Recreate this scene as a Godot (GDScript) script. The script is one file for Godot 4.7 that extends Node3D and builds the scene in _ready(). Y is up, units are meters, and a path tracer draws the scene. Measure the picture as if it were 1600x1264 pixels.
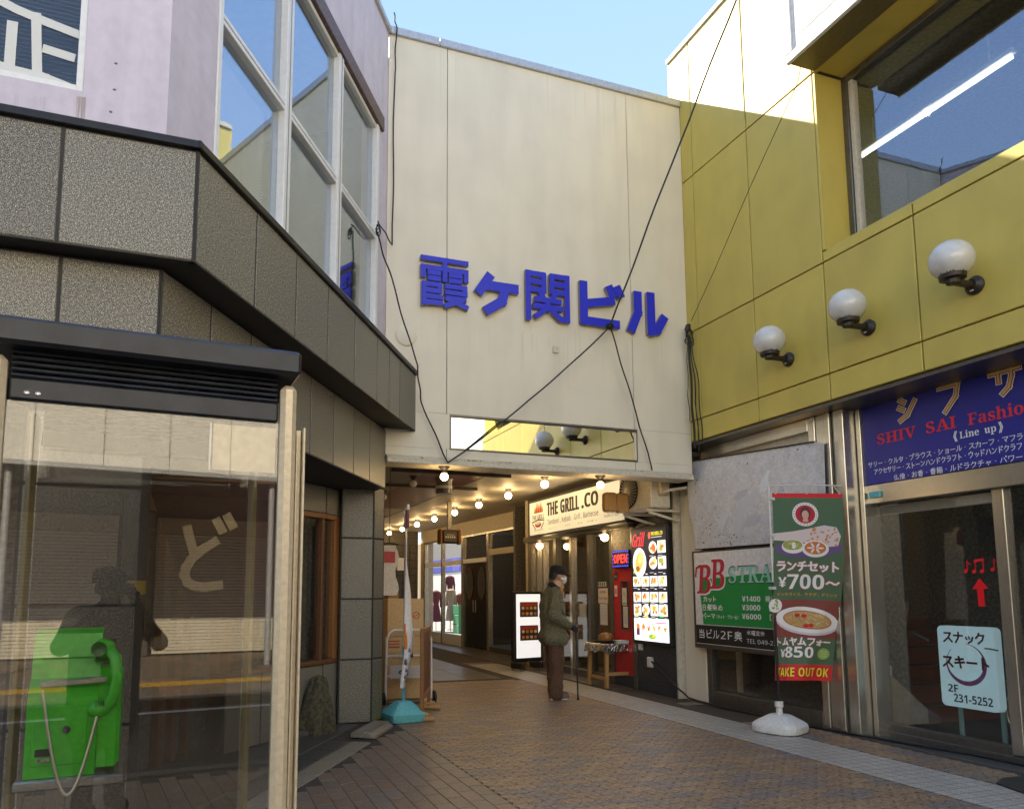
extends Node3D
# A shopping alley: cream facade bridging the passage, yellow panelled building on the right,
# lilac and granite building on the left with a telephone booth in front of it.
# World axes: -Z runs into the passage, +X is to the right, metres, ground at y = 0.

class MB:
	# Mesh builder: faces are given counter-clockwise as seen from outside.
	var v := PackedVector3Array()
	var n := PackedVector3Array()
	var t := Transform3D()
	func tri(a: Vector3, b: Vector3, c: Vector3, na := Vector3.ZERO, nb := Vector3.ZERO, nc := Vector3.ZERO) -> void:
		a = t * a; b = t * b; c = t * c
		var f := (b - a).cross(c - a)
		if f.length_squared() < 1e-16:
			return
		f = f.normalized()
		v.append(a); v.append(c); v.append(b)
		n.append(f if na == Vector3.ZERO else (t.basis * na).normalized())
		n.append(f if nc == Vector3.ZERO else (t.basis * nc).normalized())
		n.append(f if nb == Vector3.ZERO else (t.basis * nb).normalized())
	func quad(a: Vector3, b: Vector3, c: Vector3, d: Vector3) -> void:
		tri(a, b, c); tri(a, c, d)
	func box(lo: Vector3, hi: Vector3) -> MB:
		cham((lo + hi) / 2.0, (hi - lo).abs(), 0.0)
		return self
	func cham(c: Vector3, s: Vector3, b := 0.004) -> MB:
		# box with chamfered edges
		var h := s / 2.0
		b = minf(b, minf(h.x, minf(h.y, h.z)) * 0.9)
		for ax in 3:
			for sg in [-1.0, 1.0]:
				var e := Vector3.ZERO; e[ax] = sg
				var u := Vector3.ZERO; u[(ax + 1) % 3] = 1.0
				var w := Vector3.ZERO; w[(ax + 2) % 3] = 1.0
				var hu: float = h[(ax + 1) % 3] - b
				var hw: float = h[(ax + 2) % 3] - b
				var o := c + e * h[ax]
				var q := [o - u * hu - w * hw, o + u * hu - w * hw, o + u * hu + w * hw, o - u * hu + w * hw]
				if sg < 0: q.reverse()
				quad(q[0], q[1], q[2], q[3])
		if b <= 0.0:
			return self
		for ax in 3:
			var i := (ax + 1) % 3
			var j := (ax + 2) % 3
			for si in [-1.0, 1.0]:
				for sj in [-1.0, 1.0]:
					var p := Vector3.ZERO; p[i] = si * h[i]; p[j] = sj * (h[j] - b)
					var r := Vector3.ZERO; r[i] = si * (h[i] - b); r[j] = sj * h[j]
					var l := Vector3.ZERO; l[ax] = h[ax] - b
					var q := [c + p - l, c + r - l, c + r + l, c + p + l]
					if ((q[1] - q[0]) as Vector3).cross(q[2] - q[0]).dot(p + r) < 0: q.reverse()
					quad(q[0], q[1], q[2], q[3])
		for sx in [-1.0, 1.0]:
			for sy in [-1.0, 1.0]:
				for sz in [-1.0, 1.0]:
					var a := c + Vector3(sx * h.x, sy * (h.y - b), sz * (h.z - b))
					var d := c + Vector3(sx * (h.x - b), sy * h.y, sz * (h.z - b))
					var f := c + Vector3(sx * (h.x - b), sy * (h.y - b), sz * h.z)
					if sx * sy * sz > 0: tri(a, d, f)
					else: tri(a, f, d)
		return self
	func bar(a: Vector3, b: Vector3, w: float, h: float, up := Vector3.UP, ch := 0.0) -> MB:
		# beam of width w and height h from a to b
		var keep := t
		var z := (b - a).normalized()
		var x := up.cross(z)
		if x.length() < 1e-4: x = Vector3.RIGHT
		x = x.normalized()
		t = keep * Transform3D(Basis(x, z.cross(x), z), (a + b) / 2.0)
		cham(Vector3.ZERO, Vector3(w, h, a.distance_to(b)), ch)
		t = keep
		return self
	func tube(pts: Array, r, sides := 8, caps := true) -> MB:
		var rings := []
		var x := Vector3.ZERO
		for i in pts.size():
			var d: Vector3 = (pts[mini(i + 1, pts.size() - 1)] - pts[maxi(i - 1, 0)])
			d = d.normalized()
			if x == Vector3.ZERO:
				x = d.cross(Vector3.UP if absf(d.y) < 0.9 else Vector3.RIGHT).normalized()
			else:
				x = (x - d * x.dot(d)).normalized()
			var y := d.cross(x)
			var rr: float = r[i] if r is Array else r
			var ring := []
			for k in sides:
				var a := TAU * k / sides
				var e := x * cos(a) + y * sin(a)
				ring.append([pts[i] + e * rr, e])
			rings.append(ring)
		for i in rings.size() - 1:
			for k in sides:
				var l := (k + 1) % sides
				var A = rings[i][k]; var B = rings[i][l]; var C = rings[i + 1][l]; var D = rings[i + 1][k]
				tri(A[0], B[0], C[0], A[1], B[1], C[1]); tri(A[0], C[0], D[0], A[1], C[1], D[1])
		if caps:
			for k in range(1, sides - 1):
				tri(rings[0][0][0], rings[0][k + 1][0], rings[0][k][0])
				var e = rings[-1]
				tri(e[0][0], e[k][0], e[k + 1][0])
		return self
	func lathe(prof: Array, segs := 20, smooth := true, ang := TAU) -> MB:
		# prof: Vector2(radius, height) from bottom to top, turned about Y
		for i in prof.size() - 1:
			var p: Vector2 = prof[i]
			var q: Vector2 = prof[i + 1]
			for k in segs:
				var a := ang * k / segs
				var b := ang * (k + 1) / segs
				var A := Vector3(p.x * cos(a), p.y, -p.x * sin(a)); var B := Vector3(p.x * cos(b), p.y, -p.x * sin(b))
				var C := Vector3(q.x * cos(b), q.y, -q.x * sin(b)); var D := Vector3(q.x * cos(a), q.y, -q.x * sin(a))
				if smooth:
					var s := (q - p).normalized()
					var na := Vector3(s.y * cos(a), -s.x, -s.y * sin(a)); var nb := Vector3(s.y * cos(b), -s.x, -s.y * sin(b))
					var n0a := _pn(prof, i, a, na); var n0b := _pn(prof, i, b, nb)
					var n1a := _pn(prof, i + 1, a, na); var n1b := _pn(prof, i + 1, b, nb)
					tri(A, B, C, n0a, n0b, n1b); tri(A, C, D, n0a, n1b, n1a)
				else:
					tri(A, B, C); tri(A, C, D)
		return self
	func _pn(prof: Array, i: int, a: float, own: Vector3) -> Vector3:
		if i == 0 or i == prof.size() - 1: return own
		var s0: Vector2 = (prof[i] - prof[i - 1]).normalized()
		var s1: Vector2 = (prof[i + 1] - prof[i]).normalized()
		if s0.dot(s1) < 0.75: return own
		var s := (s0 + s1).normalized()
		return Vector3(s.y * cos(a), -s.x, -s.y * sin(a))
	func ball(c: Vector3, r: Vector3, segs := 14, rows := 9) -> MB:
		var keep := t
		t = keep * Transform3D(Basis.from_scale(r), c)
		var pr := []
		for i in rows + 1:
			var a := -PI / 2 + PI * i / rows
			pr.append(Vector2(maxf(cos(a), 0.0), sin(a)))
		lathe(pr, segs)
		t = keep
		return self
	func prism(poly: PackedVector2Array, z0: float, z1: float, ch := 0.0) -> MB:
		# outline in XY pulled from z0 to z1 (front at z1), chamfered front edge
		if Geometry2D.is_polygon_clockwise(poly): poly.reverse()
		var top := poly
		if ch > 0.0:
			var o := Geometry2D.offset_polygon(poly, -ch)
			if o.size() == 1 and o[0].size() == poly.size():
				top = o[0]
				# match start points
				var best := 0; var bd := 1e9
				for i in top.size():
					if top[i].distance_to(poly[0]) < bd: bd = top[i].distance_to(poly[0]); best = i
				var rot := PackedVector2Array()
				for i in top.size(): rot.append(top[(i + best) % top.size()])
				if Geometry2D.is_polygon_clockwise(rot) : rot.reverse()
				top = rot
			else: ch = 0.0
		var idx := Geometry2D.triangulate_polygon(top)
		for i in range(0, idx.size(), 3):
			var a := top[idx[i]]; var b := top[idx[i + 1]]; var c := top[idx[i + 2]]
			if (b - a).cross(c - a) < 0: var s := b; b = c; c = s
			tri(Vector3(a.x, a.y, z1), Vector3(b.x, b.y, z1), Vector3(c.x, c.y, z1))
			if ch == 0.0: tri(Vector3(a.x, a.y, z0), Vector3(c.x, c.y, z0), Vector3(b.x, b.y, z0))
		var m := poly.size()
		for i in m:
			var a := poly[i]; var b := poly[(i + 1) % m]
			var zs := z1 - ch
			quad(Vector3(a.x, a.y, z0), Vector3(b.x, b.y, z0), Vector3(b.x, b.y, zs), Vector3(a.x, a.y, zs))
			if ch > 0.0:
				var d := top[i]; var e := top[(i + 1) % m]
				quad(Vector3(a.x, a.y, zs), Vector3(b.x, b.y, zs), Vector3(e.x, e.y, z1), Vector3(d.x, d.y, z1))
		return self
	func loft(prof: Array, power := 4.0, segs := 32) -> MB:
		# rounded-square rings [half width, height] from bottom to top
		for i in prof.size() - 1:
			for k in segs:
				var q := []
				for e in [[prof[i], k], [prof[i], k + 1], [prof[i + 1], k + 1], [prof[i + 1], k]]:
					var a := TAU * float(e[1] % segs) / segs
					var r: float = e[0].x / pow(pow(absf(cos(a)), power) + pow(absf(sin(a)), power), 1.0 / power)
					q.append(Vector3(cos(a) * r, e[0].y, -sin(a) * r))
				quad(q[0], q[1], q[2], q[3])
		return self
	func mesh() -> ArrayMesh:
		var ar := []
		ar.resize(Mesh.ARRAY_MAX)
		ar[Mesh.ARRAY_VERTEX] = v
		ar[Mesh.ARRAY_NORMAL] = n
		var m := ArrayMesh.new()
		if v.size(): m.add_surface_from_arrays(Mesh.PRIMITIVE_TRIANGLES, ar)
		return m

class FlatSheet:
	func at(p: Vector2, z: float) -> Vector3:
		return Vector3(p.x, p.y, z)

class FlagSheet extends FlatSheet:
	# banner cloth that turns and ripples towards its lower end; side -1 is its back
	var side := 1.0
	var lift := 0.0
	func at(p: Vector2, z: float) -> Vector3:
		var t: float = clampf((2.42 - p.y) / 1.9, 0.0, 1.0)
		var turn: float = deg_to_rad(lerpf(39.0, 20.0, smoothstep(0.15, 1.0, t)))
		var wv: float = 0.020 * sin(p.x * 9.0 + t * 5.0) * (0.3 + t) + 0.05 * t * t * cos(p.x * 5.0)
		var dx := Vector3(cos(turn), 0, sin(turn))
		var dn := Vector3(-sin(turn), 0, cos(turn))
		var c: float = smoothstep(0.62, 1.0, t) * maxf(0.0, 0.16 - p.x) / 0.16   # lower left corner curls back
		wv += 0.016 * sin(p.x * 21.0 + t * 8.0) * t - 0.11 * c
		return Vector3(-0.01, 0, 0.01) + dx * (p.x * 1.09 + 0.03 - 0.12 * t * t + 0.09 * c) + Vector3(0, p.y - 0.05 * p.x * (1.0 - t) + 0.015 * sin(p.x * 6.0) * t, 0) + dn * (wv + side * z + lift)

class Ink:
	# Flat print: coloured outlines, strokes and letters in a sheet's own (x, y), laid on the sheet through a mapping.
	var host
	var by := {}
	var count := 0
	var sheet := FlatSheet.new()
	func put(a: Vector2, b: Vector2, c: Vector2, col: Color, z: float, depth := 0) -> void:
		if sheet is FlagSheet and depth < 3 and maxf(a.distance_to(b), maxf(b.distance_to(c), c.distance_to(a))) > 0.04:
			# print follows the cloth: split large pieces
			var p := (a + b) / 2.0; var q := (b + c) / 2.0; var r := (c + a) / 2.0
			put(a, p, r, col, z, depth + 1); put(p, b, q, col, z, depth + 1); put(r, q, c, col, z, depth + 1); put(p, q, r, col, z, depth + 1)
			return
		if not by.has(col): by[col] = MB.new()
		if (b - a).cross(c - a) < 0: var s := b; b = c; c = s
		by[col].tri(sheet.at(a, z), sheet.at(b, z), sheet.at(c, z))
	func lift(layer: int) -> float:
		count += 1
		return 0.0018 * layer + 0.00004 * (count % 41)
	func poly(p: PackedVector2Array, col: Color, layer := 1) -> void:
		var z := lift(layer)
		var idx := Geometry2D.triangulate_polygon(p)
		for i in range(0, idx.size(), 3): put(p[idx[i]], p[idx[i + 1]], p[idx[i + 2]], col, z)
	func rect(x0: float, y0: float, x1: float, y1: float, col: Color, layer := 1, div := 1) -> void:
		var z := lift(layer)
		for i in div:
			for j in div:
				var a := Vector2(lerpf(x0, x1, float(i) / div), lerpf(y0, y1, float(j) / div))
				var d := Vector2(lerpf(x0, x1, float(i + 1) / div), lerpf(y0, y1, float(j + 1) / div))
				put(a, Vector2(d.x, a.y), d, col, z); put(a, d, Vector2(a.x, d.y), col, z)
	func oval(c: Vector2, r: Vector2, col: Color, layer := 1, turn := 0.0, segs := 22, inner := 0.0) -> void:
		var z := lift(layer)
		for k in segs:
			var a := TAU * k / segs
			var b := TAU * (k + 1) / segs
			var p := c + Vector2(r.x * cos(a), r.y * sin(a)).rotated(turn)
			var q := c + Vector2(r.x * cos(b), r.y * sin(b)).rotated(turn)
			if inner <= 0.0: put(c, p, q, col, z)
			else:
				var p2 := c + (p - c) * inner; var q2 := c + (q - c) * inner
				put(p2, p, q, col, z); put(p2, q, q2, col, z)
	func line(pts: Array, w: float, col: Color, layer := 1) -> void:
		for i in pts.size() - 1:
			var z := lift(layer)
			var a: Vector2 = pts[i]; var b: Vector2 = pts[i + 1]
			var d := (b - a).normalized() * w * 0.5
			if d == Vector2.ZERO: d = Vector2(w * 0.5, 0)
			var s := Vector2(-d.y, d.x)
			a -= d * 0.8; b += d * 0.8
			put(a - s, b - s, b + s, col, z); put(a - s, b + s, a + s, col, z)
	func text(s: String, x0: float, x1: float, cy: float, h: float, col: Color, layer := 1, font := "sans", skew := 0.0) -> void:
		# letters fitted to the box; h is the height of its tallest glyph
		var tm := TextMesh.new()
		tm.text = s; tm.depth = 0.0; tm.font_size = 48; tm.font = host.fonts[font]
		var ar := tm.get_mesh_arrays()
		var vv: PackedVector3Array = ar[Mesh.ARRAY_VERTEX]
		if vv.is_empty(): return
		var id: PackedInt32Array = ar[Mesh.ARRAY_INDEX] if ar[Mesh.ARRAY_INDEX] != null else PackedInt32Array(range(vv.size()))
		var lo := Vector2(1e9, 1e9); var hi := -lo
		for p in vv: lo = lo.min(Vector2(p.x, p.y)); hi = hi.max(Vector2(p.x, p.y))
		var z := lift(layer)
		for i in range(0, id.size(), 3):
			var q := []
			for k in 3:
				var p := vv[id[i + k]]
				var fx := (p.x - lo.x) / (hi.x - lo.x); var fy := (p.y - lo.y) / (hi.y - lo.y)
				q.append(Vector2(lerpf(x0, x1, fx) + skew * (fy - 0.5) * h, cy + (fy - 0.5) * h))
			if absf((q[1] - q[0]).cross(q[2] - q[0])) > 1e-12: put(q[0], q[1], q[2], col, z)
	func kana(s: String, x0: float, x1: float, cy: float, h: float, w: float, col: Color, layer := 1) -> void:
		# Japanese letters from strokes, spread evenly over the box; w is the stroke's width as a share of h
		var cell := (x1 - x0) / s.length()
		for i in s.length():
			if not host.GLYPHS.has(s[i]): continue
			var gw := minf(cell * 0.94, h * 1.25)
			for st in host.GLYPHS[s[i]].split(";"):
				var pts := []
				for c in st.strip_edges().split(" "):
					var q: PackedStringArray = c.split(",")
					pts.append(Vector2(x0 + cell * (i + 0.5) + (q[0].to_float() / 10.0 - 0.5) * gw, cy - (q[1].to_float() / 10.0 - 0.5) * h))
				line(pts, w * h, col, layer)
	func commit(parent: Node3D, called: String, glow := 0.0, rough := 0.55) -> MeshInstance3D:
		var m := ArrayMesh.new()
		for col in by:
			var ar := []
			ar.resize(Mesh.ARRAY_MAX)
			ar[Mesh.ARRAY_VERTEX] = by[col].v
			ar[Mesh.ARRAY_NORMAL] = by[col].n
			if by[col].v.size() == 0: continue
			m.add_surface_from_arrays(Mesh.PRIMITIVE_TRIANGLES, ar)
			m.surface_set_material(m.get_surface_count() - 1, host.ink(col, glow, rough))
		var o := MeshInstance3D.new()
		o.name = called; o.mesh = m
		parent.add_child(o, true)
		return o

const GLYPHS := {
	"ア": "1,2 9,2 6,5;5,4 4,7 2,9.5", "イ": "8,1 5,4 1.4,6;5.4,4 5.4,9.5", "ー": "1,5 9,5", "・": "4.7,5 5.3,5", "サ": "0.5,3.2 9.5,3.2;3,0.8 3,6;7,0.8 7,5 6,8 4,9.5",
	"リ": "2.8,1 2.8,6;7.2,1 7.2,5.5 6,8 4,9.5", "ク": "4,0.8 3,3 1,5;3.6,2.5 8.5,2.5 7,6.5 3,9.5", "ル": "3.2,1.5 3.2,5 2.5,7.5 0.8,9.3;6,1 6,8.8 7.5,8.2 9.5,5.5",
	"タ": "4,0.8 3,3 1,5;3.6,2.5 8.5,2.5 7,6.5 3,9.5;3,4.8 6.8,7", "フ": "1.2,1.8 8.8,1.8 7.5,5.5 3,9.4", "ブ": "0.8,2.4 7.6,2.4 6.6,5.8 2.6,9.4;7.6,0.2 8.3,1.5;8.9,0 9.6,1.3",
	"ラ": "2.2,1.2 7.8,1.2;1.2,4 8.6,4 7.4,7 3,9.5", "ウ": "5,0.5 5,2.2;1.5,5 1.5,2.4 8.6,2.4 7.6,6.2 3.5,9.5", "ス": "1.8,1.8 8,1.8 5.5,5.8 1,9.3;5.8,5.8 9.2,9.2",
	"シ": "1.5,1.3 3.8,2.6;0.8,4.2 3.1,5.4;1.2,9.2 5,7.6 9,2.8", "ョ": "3,3.5 8,3.5 8,9.3 3,9.3;3,6.4 8,6.4", "カ": "1,3.2 8.8,3.2 8.2,8.9 6.5,8.6;4.6,0.8 4.2,5 1.2,9.4",
	"マ": "1,2 9,2 5.5,6.5;4,5.2 6.5,8.6", "セ": "0.8,4.4 9,3.2 7.2,6.2;3.3,1 3.3,7.6 4,8.8 9,8.8", "ト": "3.5,0.8 3.5,9.4;3.5,4 8,6.4", "ン": "1.4,1.8 4,3.4;1.4,8.9 5.5,7.2 9,3",
	"ハ": "3.4,2.2 2.8,5.4 0.8,8.8;6.4,1.8 7.8,5 9.3,8.8", "ド": "3,0.8 3,9.4;3,4 7.4,6.4;6.2,1 7,2.6;8,0.6 8.8,2.2", "ッ": "2,4.8 2.9,6.4;4.8,4.3 5.6,6;8.6,4.6 7.4,7.6 4.2,9.5",
	"チ": "7.6,1 5,1.9 2,2.2;0.8,4.6 9.3,4.6;5,2 5,5.4 4.2,7.8 2.2,9.5", "ャ": "1.8,5.8 8.4,4.6 6.9,7;3.6,3.6 5.2,9.5", "パ": "3.2,2.8 2.6,5.6 0.8,8.8;6,2.6 7.4,5.4 9,8.8;8.6,0.4 9.5,1.1 8.8,2 8,1.2 8.6,0.4",
	"ワ": "1.5,4.8 1.5,1.8 8.6,1.8 7.8,6 4,9.5", "仏": "3.4,0.8 0.8,4.6;2.3,3.2 2.3,9.5;6,1 4.2,8.6 8.4,8;7.4,5.6 9.4,9.4",
	"像": "2.8,.8 .6,4.6;1.9,3.4 1.9,9.5;5.5,.6 4,2.6;5.3,1.2 7.8,1.2 7,2.4;4,2.6 9,2.6 9,4.8 4,4.8 4,2.6;6.5,2.6 6.5,4.8;7,4.8 4,7;6,5.5 7,9 5.5,9.4;6.6,6.8 3.8,8.8;9,5.4 7,6.8;7,6.6 9.6,9.2",
	"お": "1,3.2 6,3;3.4,.8 3.4,8.4 2,9 1,7.8 3.6,5.6 7,5 8.8,6.6 7.8,8.8 5.6,9.2;7.4,1.6 9.2,3.2", "香": "7.6,.6 2.5,1.4;.8,2.8 9.2,2.8;5,1 5,5;4.8,3 1.2,5.4;5.2,3 8.8,5.2;2.6,5.8 7.6,5.8 7.6,9.5 2.6,9.5 2.6,5.8;2.6,7.6 7.6,7.6",
	"箱": "2.2,.4 1,2.4;1.8,1.4 4.6,1.4;6.2,.4 5.2,2.4;6,1.4 9.2,1.4;.6,4.4 4.4,4.4;2.5,2.6 2.5,9.6;2.4,4.8 .8,8;2.6,5 4.2,7;5.2,3.4 9,3.4 9,9.5 5.2,9.5 5.2,3.4;5.2,5.4 9,5.4;5.2,7.4 9,7.4",
	"ナ": "0.8,3.6 9.2,3.6;5.4,0.8 5.2,5.2 2.4,9.5", "キ": "1.6,3.2 8.2,2.4;1,6 9,5;4.4,.8 5.8,9.5", "ム": "4.6,1 3.2,7.6 1,8.4;1,8.6 8,7.6;6.6,5 9,9.4", "ヤ": "1,4 9,2.8 7,5.8;3.4,1 5.6,9.5",
	"ォ": "1.6,5 8.8,5;6.2,3.2 6.2,9.2 4.8,9;6,5.4 2,8.6", "ダ": "3.6,0.8 2.8,3 1,5;3.2,2.5 7.6,2.5 6.4,6.5 2.8,9.5;3,4.8 6.2,7;8,.4 8.6,1.6;9.2,.1 9.8,1.3", "白": "5,.4 4,2;2,2.2 8,2.2 8,9.4 2,9.4 2,2.2;2,5.6 8,5.6",
	"髪": "2,1 2,4.6;2,1 5.2,1;2,2.2 5,2.2;2,3.4 5,3.4;.6,4.8 5.4,4.8;8.8,.6 6.2,2;9,2 6.2,3.4;9.2,3.4 6,5;1,6 9.2,6;4.4,5.2 1,9.5;3.4,7 8,7 6.2,9 2.8,9.6;4.2,7.8 9.2,9.6",
	"染": "1,.8 2.2,1.8;.6,2.6 1.8,3.6;.8,5 2.6,3.4;5,.6 4.6,3 3,5;3.4,2 7.4,2 7.2,4.4 9.2,4.4;.8,6 9.2,6;5,4.6 5,9.6;4.8,6.2 1,9.2;5.2,6.2 9,9.2",
	"め": "2.4,2 4.6,8.2;6.4,1 5,5.4 2.6,8.8 1,7.4 2.8,4.4 6,3.2 8.8,4.6 8.6,7.8 6,9.4", "毛": "7.8,.8 2,1.6;1.4,4 8,3.4;.8,6.4 8.8,5.6;4.6,1.4 4.8,8.6 5.8,9.2 9.2,9 9.2,7.4",
	"縮": "2.8,.6 1,2.8 3,3.6;4,2 .8,5.4 4.2,5;2.4,5.4 2.4,9.6;1,6.6 .8,8.4;3.8,6.4 4.2,8;7,.4 7,1.6;4.8,2.8 4.8,1.7 9.4,1.7 9.4,2.8;5.8,3 4.8,6;5.3,4.8 5.3,9.6;6.4,3.6 9.6,3.6;7.9,3.6 7.4,5;6.6,5 9.4,5 9.4,9.5 6.6,9.5 6.6,5;6.6,7.2 9.4,7.2",
	"込": "1.4,1 2.6,2.4;1,4.6 2.4,4.6 2.2,7.4 .8,9;2.2,8 4,9.4 9.4,9.4;5.6,1.2 6.4,2.4 4,7.4;6.6,2.6 9.4,7.4", "ロ": "2,2.2 8,2.2 8,8.6 2,8.6 2,2.2", "当": "5,.6 5,3.4;2,1.4 3,3;8,1.4 7,3;1.6,4 8.6,4 8.6,9.2 1.4,9.2;1.8,6.6 8.6,6.6",
	"ビ": "2.4,1.4 2.4,7.8 3.4,8.8 8.8,8.8;8.2,3.6 2.6,5.4;7.6,.6 8.2,1.8;9,.2 9.6,1.4", "奥": "5,.3 4.4,1.4;1.6,6 1.6,1.6 8.4,1.6 8.4,6;3,2.6 4,3.4;7,2.6 6,3.4;2.4,4 7.6,4;5,2 5,6;4.8,4.2 2.8,5.8;5.2,4.2 7.2,5.8;.6,6.8 9.4,6.8;4.8,5.8 3.6,8.4 .8,9.6;5.2,6.8 9.2,9.6",
	"水": "5,.8 5,8.8 3.8,8.6;.8,3.4 4,3.4 1,8;8.8,1.8 5.4,4.2;5.4,4.2 9.2,8.4", "曜": "1,2 3.4,2 3.4,8 1,8 1,2;1,5 3.4,5;4.4,1 6.4,1 6.4,3.2;4.4,2 6.2,2;7.2,1 9.2,1 9.2,3.2;7.2,2 9,2;5.6,3.6 4.2,6.2;5,5 5,9.6;5,5 9.4,5;5,6.5 9,6.5;5,8 9,8;5,9.5 9.4,9.5;7.2,3.8 7.2,9.5",
	"定": "5,.4 5,1.6;1.2,3.4 1.2,1.8 8.8,1.8 8.8,3.4;2.4,4 7.8,4;5,4 5,9;5,6.4 8,6.4;3,5.8 2.6,7.8 .8,9.6;2.6,8 5,9.2 9.4,9.2", "休": "3.2,.8 .8,4.6;2.2,3.4 2.2,9.5;3.6,3.2 9.4,3.2;6.4,.8 6.4,9.6;6.3,3.4 3.6,7.6;6.5,3.4 9.4,7.6",
	"ど": "2.2,0.8 2.8,2.6 3.7,4.8;7.2,2.6 5,3.8 3.2,5.2 2.2,6.6 2,7.7 2.6,8.8 3.8,9.3 5.6,9.5 8.2,9.2;7.4,-.5 8.3,0.8;9.3,-1.2 10.2,.1", "〜": "0.6,5.8 2.4,4.2 4.4,4.8 6,5.8 7.8,6 9.6,4.4", "、": "2,7 4,9", "（": "8,.6 6,3 6,7 8,9.4", "）": "2,.6 4,3 4,7 2,9.4", "【": "8.6,.6 5.4,.6 5.4,9.4 8.6,9.4;6,1 6,9",
	"か": "1,3.4 5.6,2.8 6,5 5,9 3.4,8.6;3.6,.8 1.2,9;7.4,2.4 9.2,5.4", "《": "7,.6 4.4,5 7,9.4;9.2,.6 6.6,5 9.2,9.4", "》": "3,.6 5.6,5 3,9.4;.8,.6 3.4,5 .8,9.4",
	"ケ": "3.4,0.8 2.6,3.2 0.8,5.4;2.8,3 9.4,3;6.8,3 6,6.8 3,9.5", "バ": "3.2,2.8 2.6,5.6 0.8,8.8;6,2.6 7.4,5.4 9,8.8;7.6,.4 8.2,1.6;9,.2 9.6,1.4", "グ": "3.6,0.8 2.8,3 1,5;3.2,2.5 7.6,2.5 6.4,6.5 2.8,9.5;8,.4 8.6,1.6;9.2,.1 9.8,1.3", "ベ": "0.6,6 3.4,3.4 9.4,8.4;6.4,2 7.2,3.4;8,1.4 8.8,2.8"
}
# heavy strokes of the five wall letters
const WALL_LETTERS := [
	["0.6,.7 9.4,.7;.6,2.5 9.4,2.5;.75,2.5 .75,4.3;9.25,2.5 9.25,4.3;5,.7 5,4.7;1.9,3.5 3.9,3.5;1.9,4.6 3.9,4.6;6.1,3.5 8.1,3.5;6.1,4.6 8.1,4.6;.9,5.7 .9,9.7;.9,5.8 4.1,5.8;4,5.8 4,7;.9,7 4,7;.9,8.2 4.3,8.2;.9,9.4 4.3,9.3;5.3,5.8 9.1,5.8;9,5.8 9,7;5.3,7 9.2,7;5.4,8.1 9,8.1;8.8,8.1 5.2,9.7;5.6,8.3 9.4,9.6", 0.95, 2.194, 2.803, 4.64, 5.24],
	["3.2,.8 1,4.6;2.2,3 9.4,3;7,3.2 6.2,6.6 2.8,9.2", 1.9, 2.875, 3.414, 4.64, 5.12],
	["0.7,.4 .7,9.7;.7,.6 4.1,.6;4.1,.6 4.1,3.9;.7,3.8 4.1,3.8;.7,2.2 4.1,2.2;9.3,.4 9.3,9.4;9.3,9.2 7.9,9.2;9.3,.6 5.9,.6;5.9,.6 5.9,3.9;9.3,3.8 5.9,3.8;5.9,2.2 9.3,2.2;3.5,4.5 4,5.3;6.5,4.5 6,5.3;2.4,5.7 7.6,5.7;2.1,7.1 7.9,7.1;5,5.7 4.7,7.4;4.7,7.4 2.4,9.1;5.3,7.2 7.6,9.1", 1.1, 3.507, 4.11, 4.63, 5.245],
	["1.1,.6 1.1,9.1;1.1,9.1 8.4,9.1;1.1,5.2 7.4,3.7;6.9,.8 7.5,2.2;8.7,.6 9.3,2", 1.75, 4.226, 4.86, 4.66, 5.21],
	["2.8,.8 2.8,5;2.8,5 1.2,8.9;6,.6 6,8.9;6.1,8.9 7.5,8.4;7.5,8.4 9.1,5.6", 1.9, 4.90, 5.498, 4.62, 5.19]]

var fonts := {}
var inks := {}
var mats := {}
var texs := {}
var taken := {}
var rng := RandomNumberGenerator.new()

# ---------- naming and tagging ----------
func numbered(called: String) -> String:
	if not taken.has(called):
		taken[called] = 0
		return called
	taken[called] += 1
	return "%s_%03d" % [called, taken[called]]

func tag(o: Node3D, label: String, category: String, group := "", kind := "") -> Node3D:
	if label: o.set_meta("label", label)
	if category: o.set_meta("category", category)
	if group: o.set_meta("group", group)
	if kind: o.set_meta("kind", kind)
	return o

func thing(called: String, label: String, category: String, at := Vector3.ZERO, turn := 0.0, group := "") -> Node3D:
	var o := Node3D.new()
	o.name = numbered(called)
	add_child(o)
	o.position = at
	o.rotation.y = turn
	return tag(o, label, category, group)

func world_of(o: Node3D) -> Transform3D:
	var w := o.transform
	var p = o.get_parent()
	while p != self and p is Node3D:
		w = p.transform * w
		p = p.get_parent()
	return w

func part(parent: Node3D, called: String, mb, m: Material, in_world := false) -> MeshInstance3D:
	var o := MeshInstance3D.new()
	o.mesh = mb.mesh() if mb is MB else mb
	o.material_override = m
	if parent == self:
		o.name = numbered(called)
		add_child(o)
	else:
		o.name = called
		parent.add_child(o, true)
		if in_world: o.transform = world_of(parent).affine_inverse()
	return o

func wpart(parent: Node3D, called: String, mb, m: Material) -> MeshInstance3D:
	return part(parent, called, mb, m, true)

func structure(called: String, mb, m: Material) -> MeshInstance3D:
	var o := part(self, called, mb, m)
	o.set_meta("kind", "structure")
	return o

func solo(called: String, label: String, category: String, mb, m: Material, group := "") -> MeshInstance3D:
	var o := part(self, called, mb, m)
	tag(o, label, category, group)
	return o

func ink_on(parent: Node3D) -> Ink:
	var k := Ink.new()
	k.host = self
	return k

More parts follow.
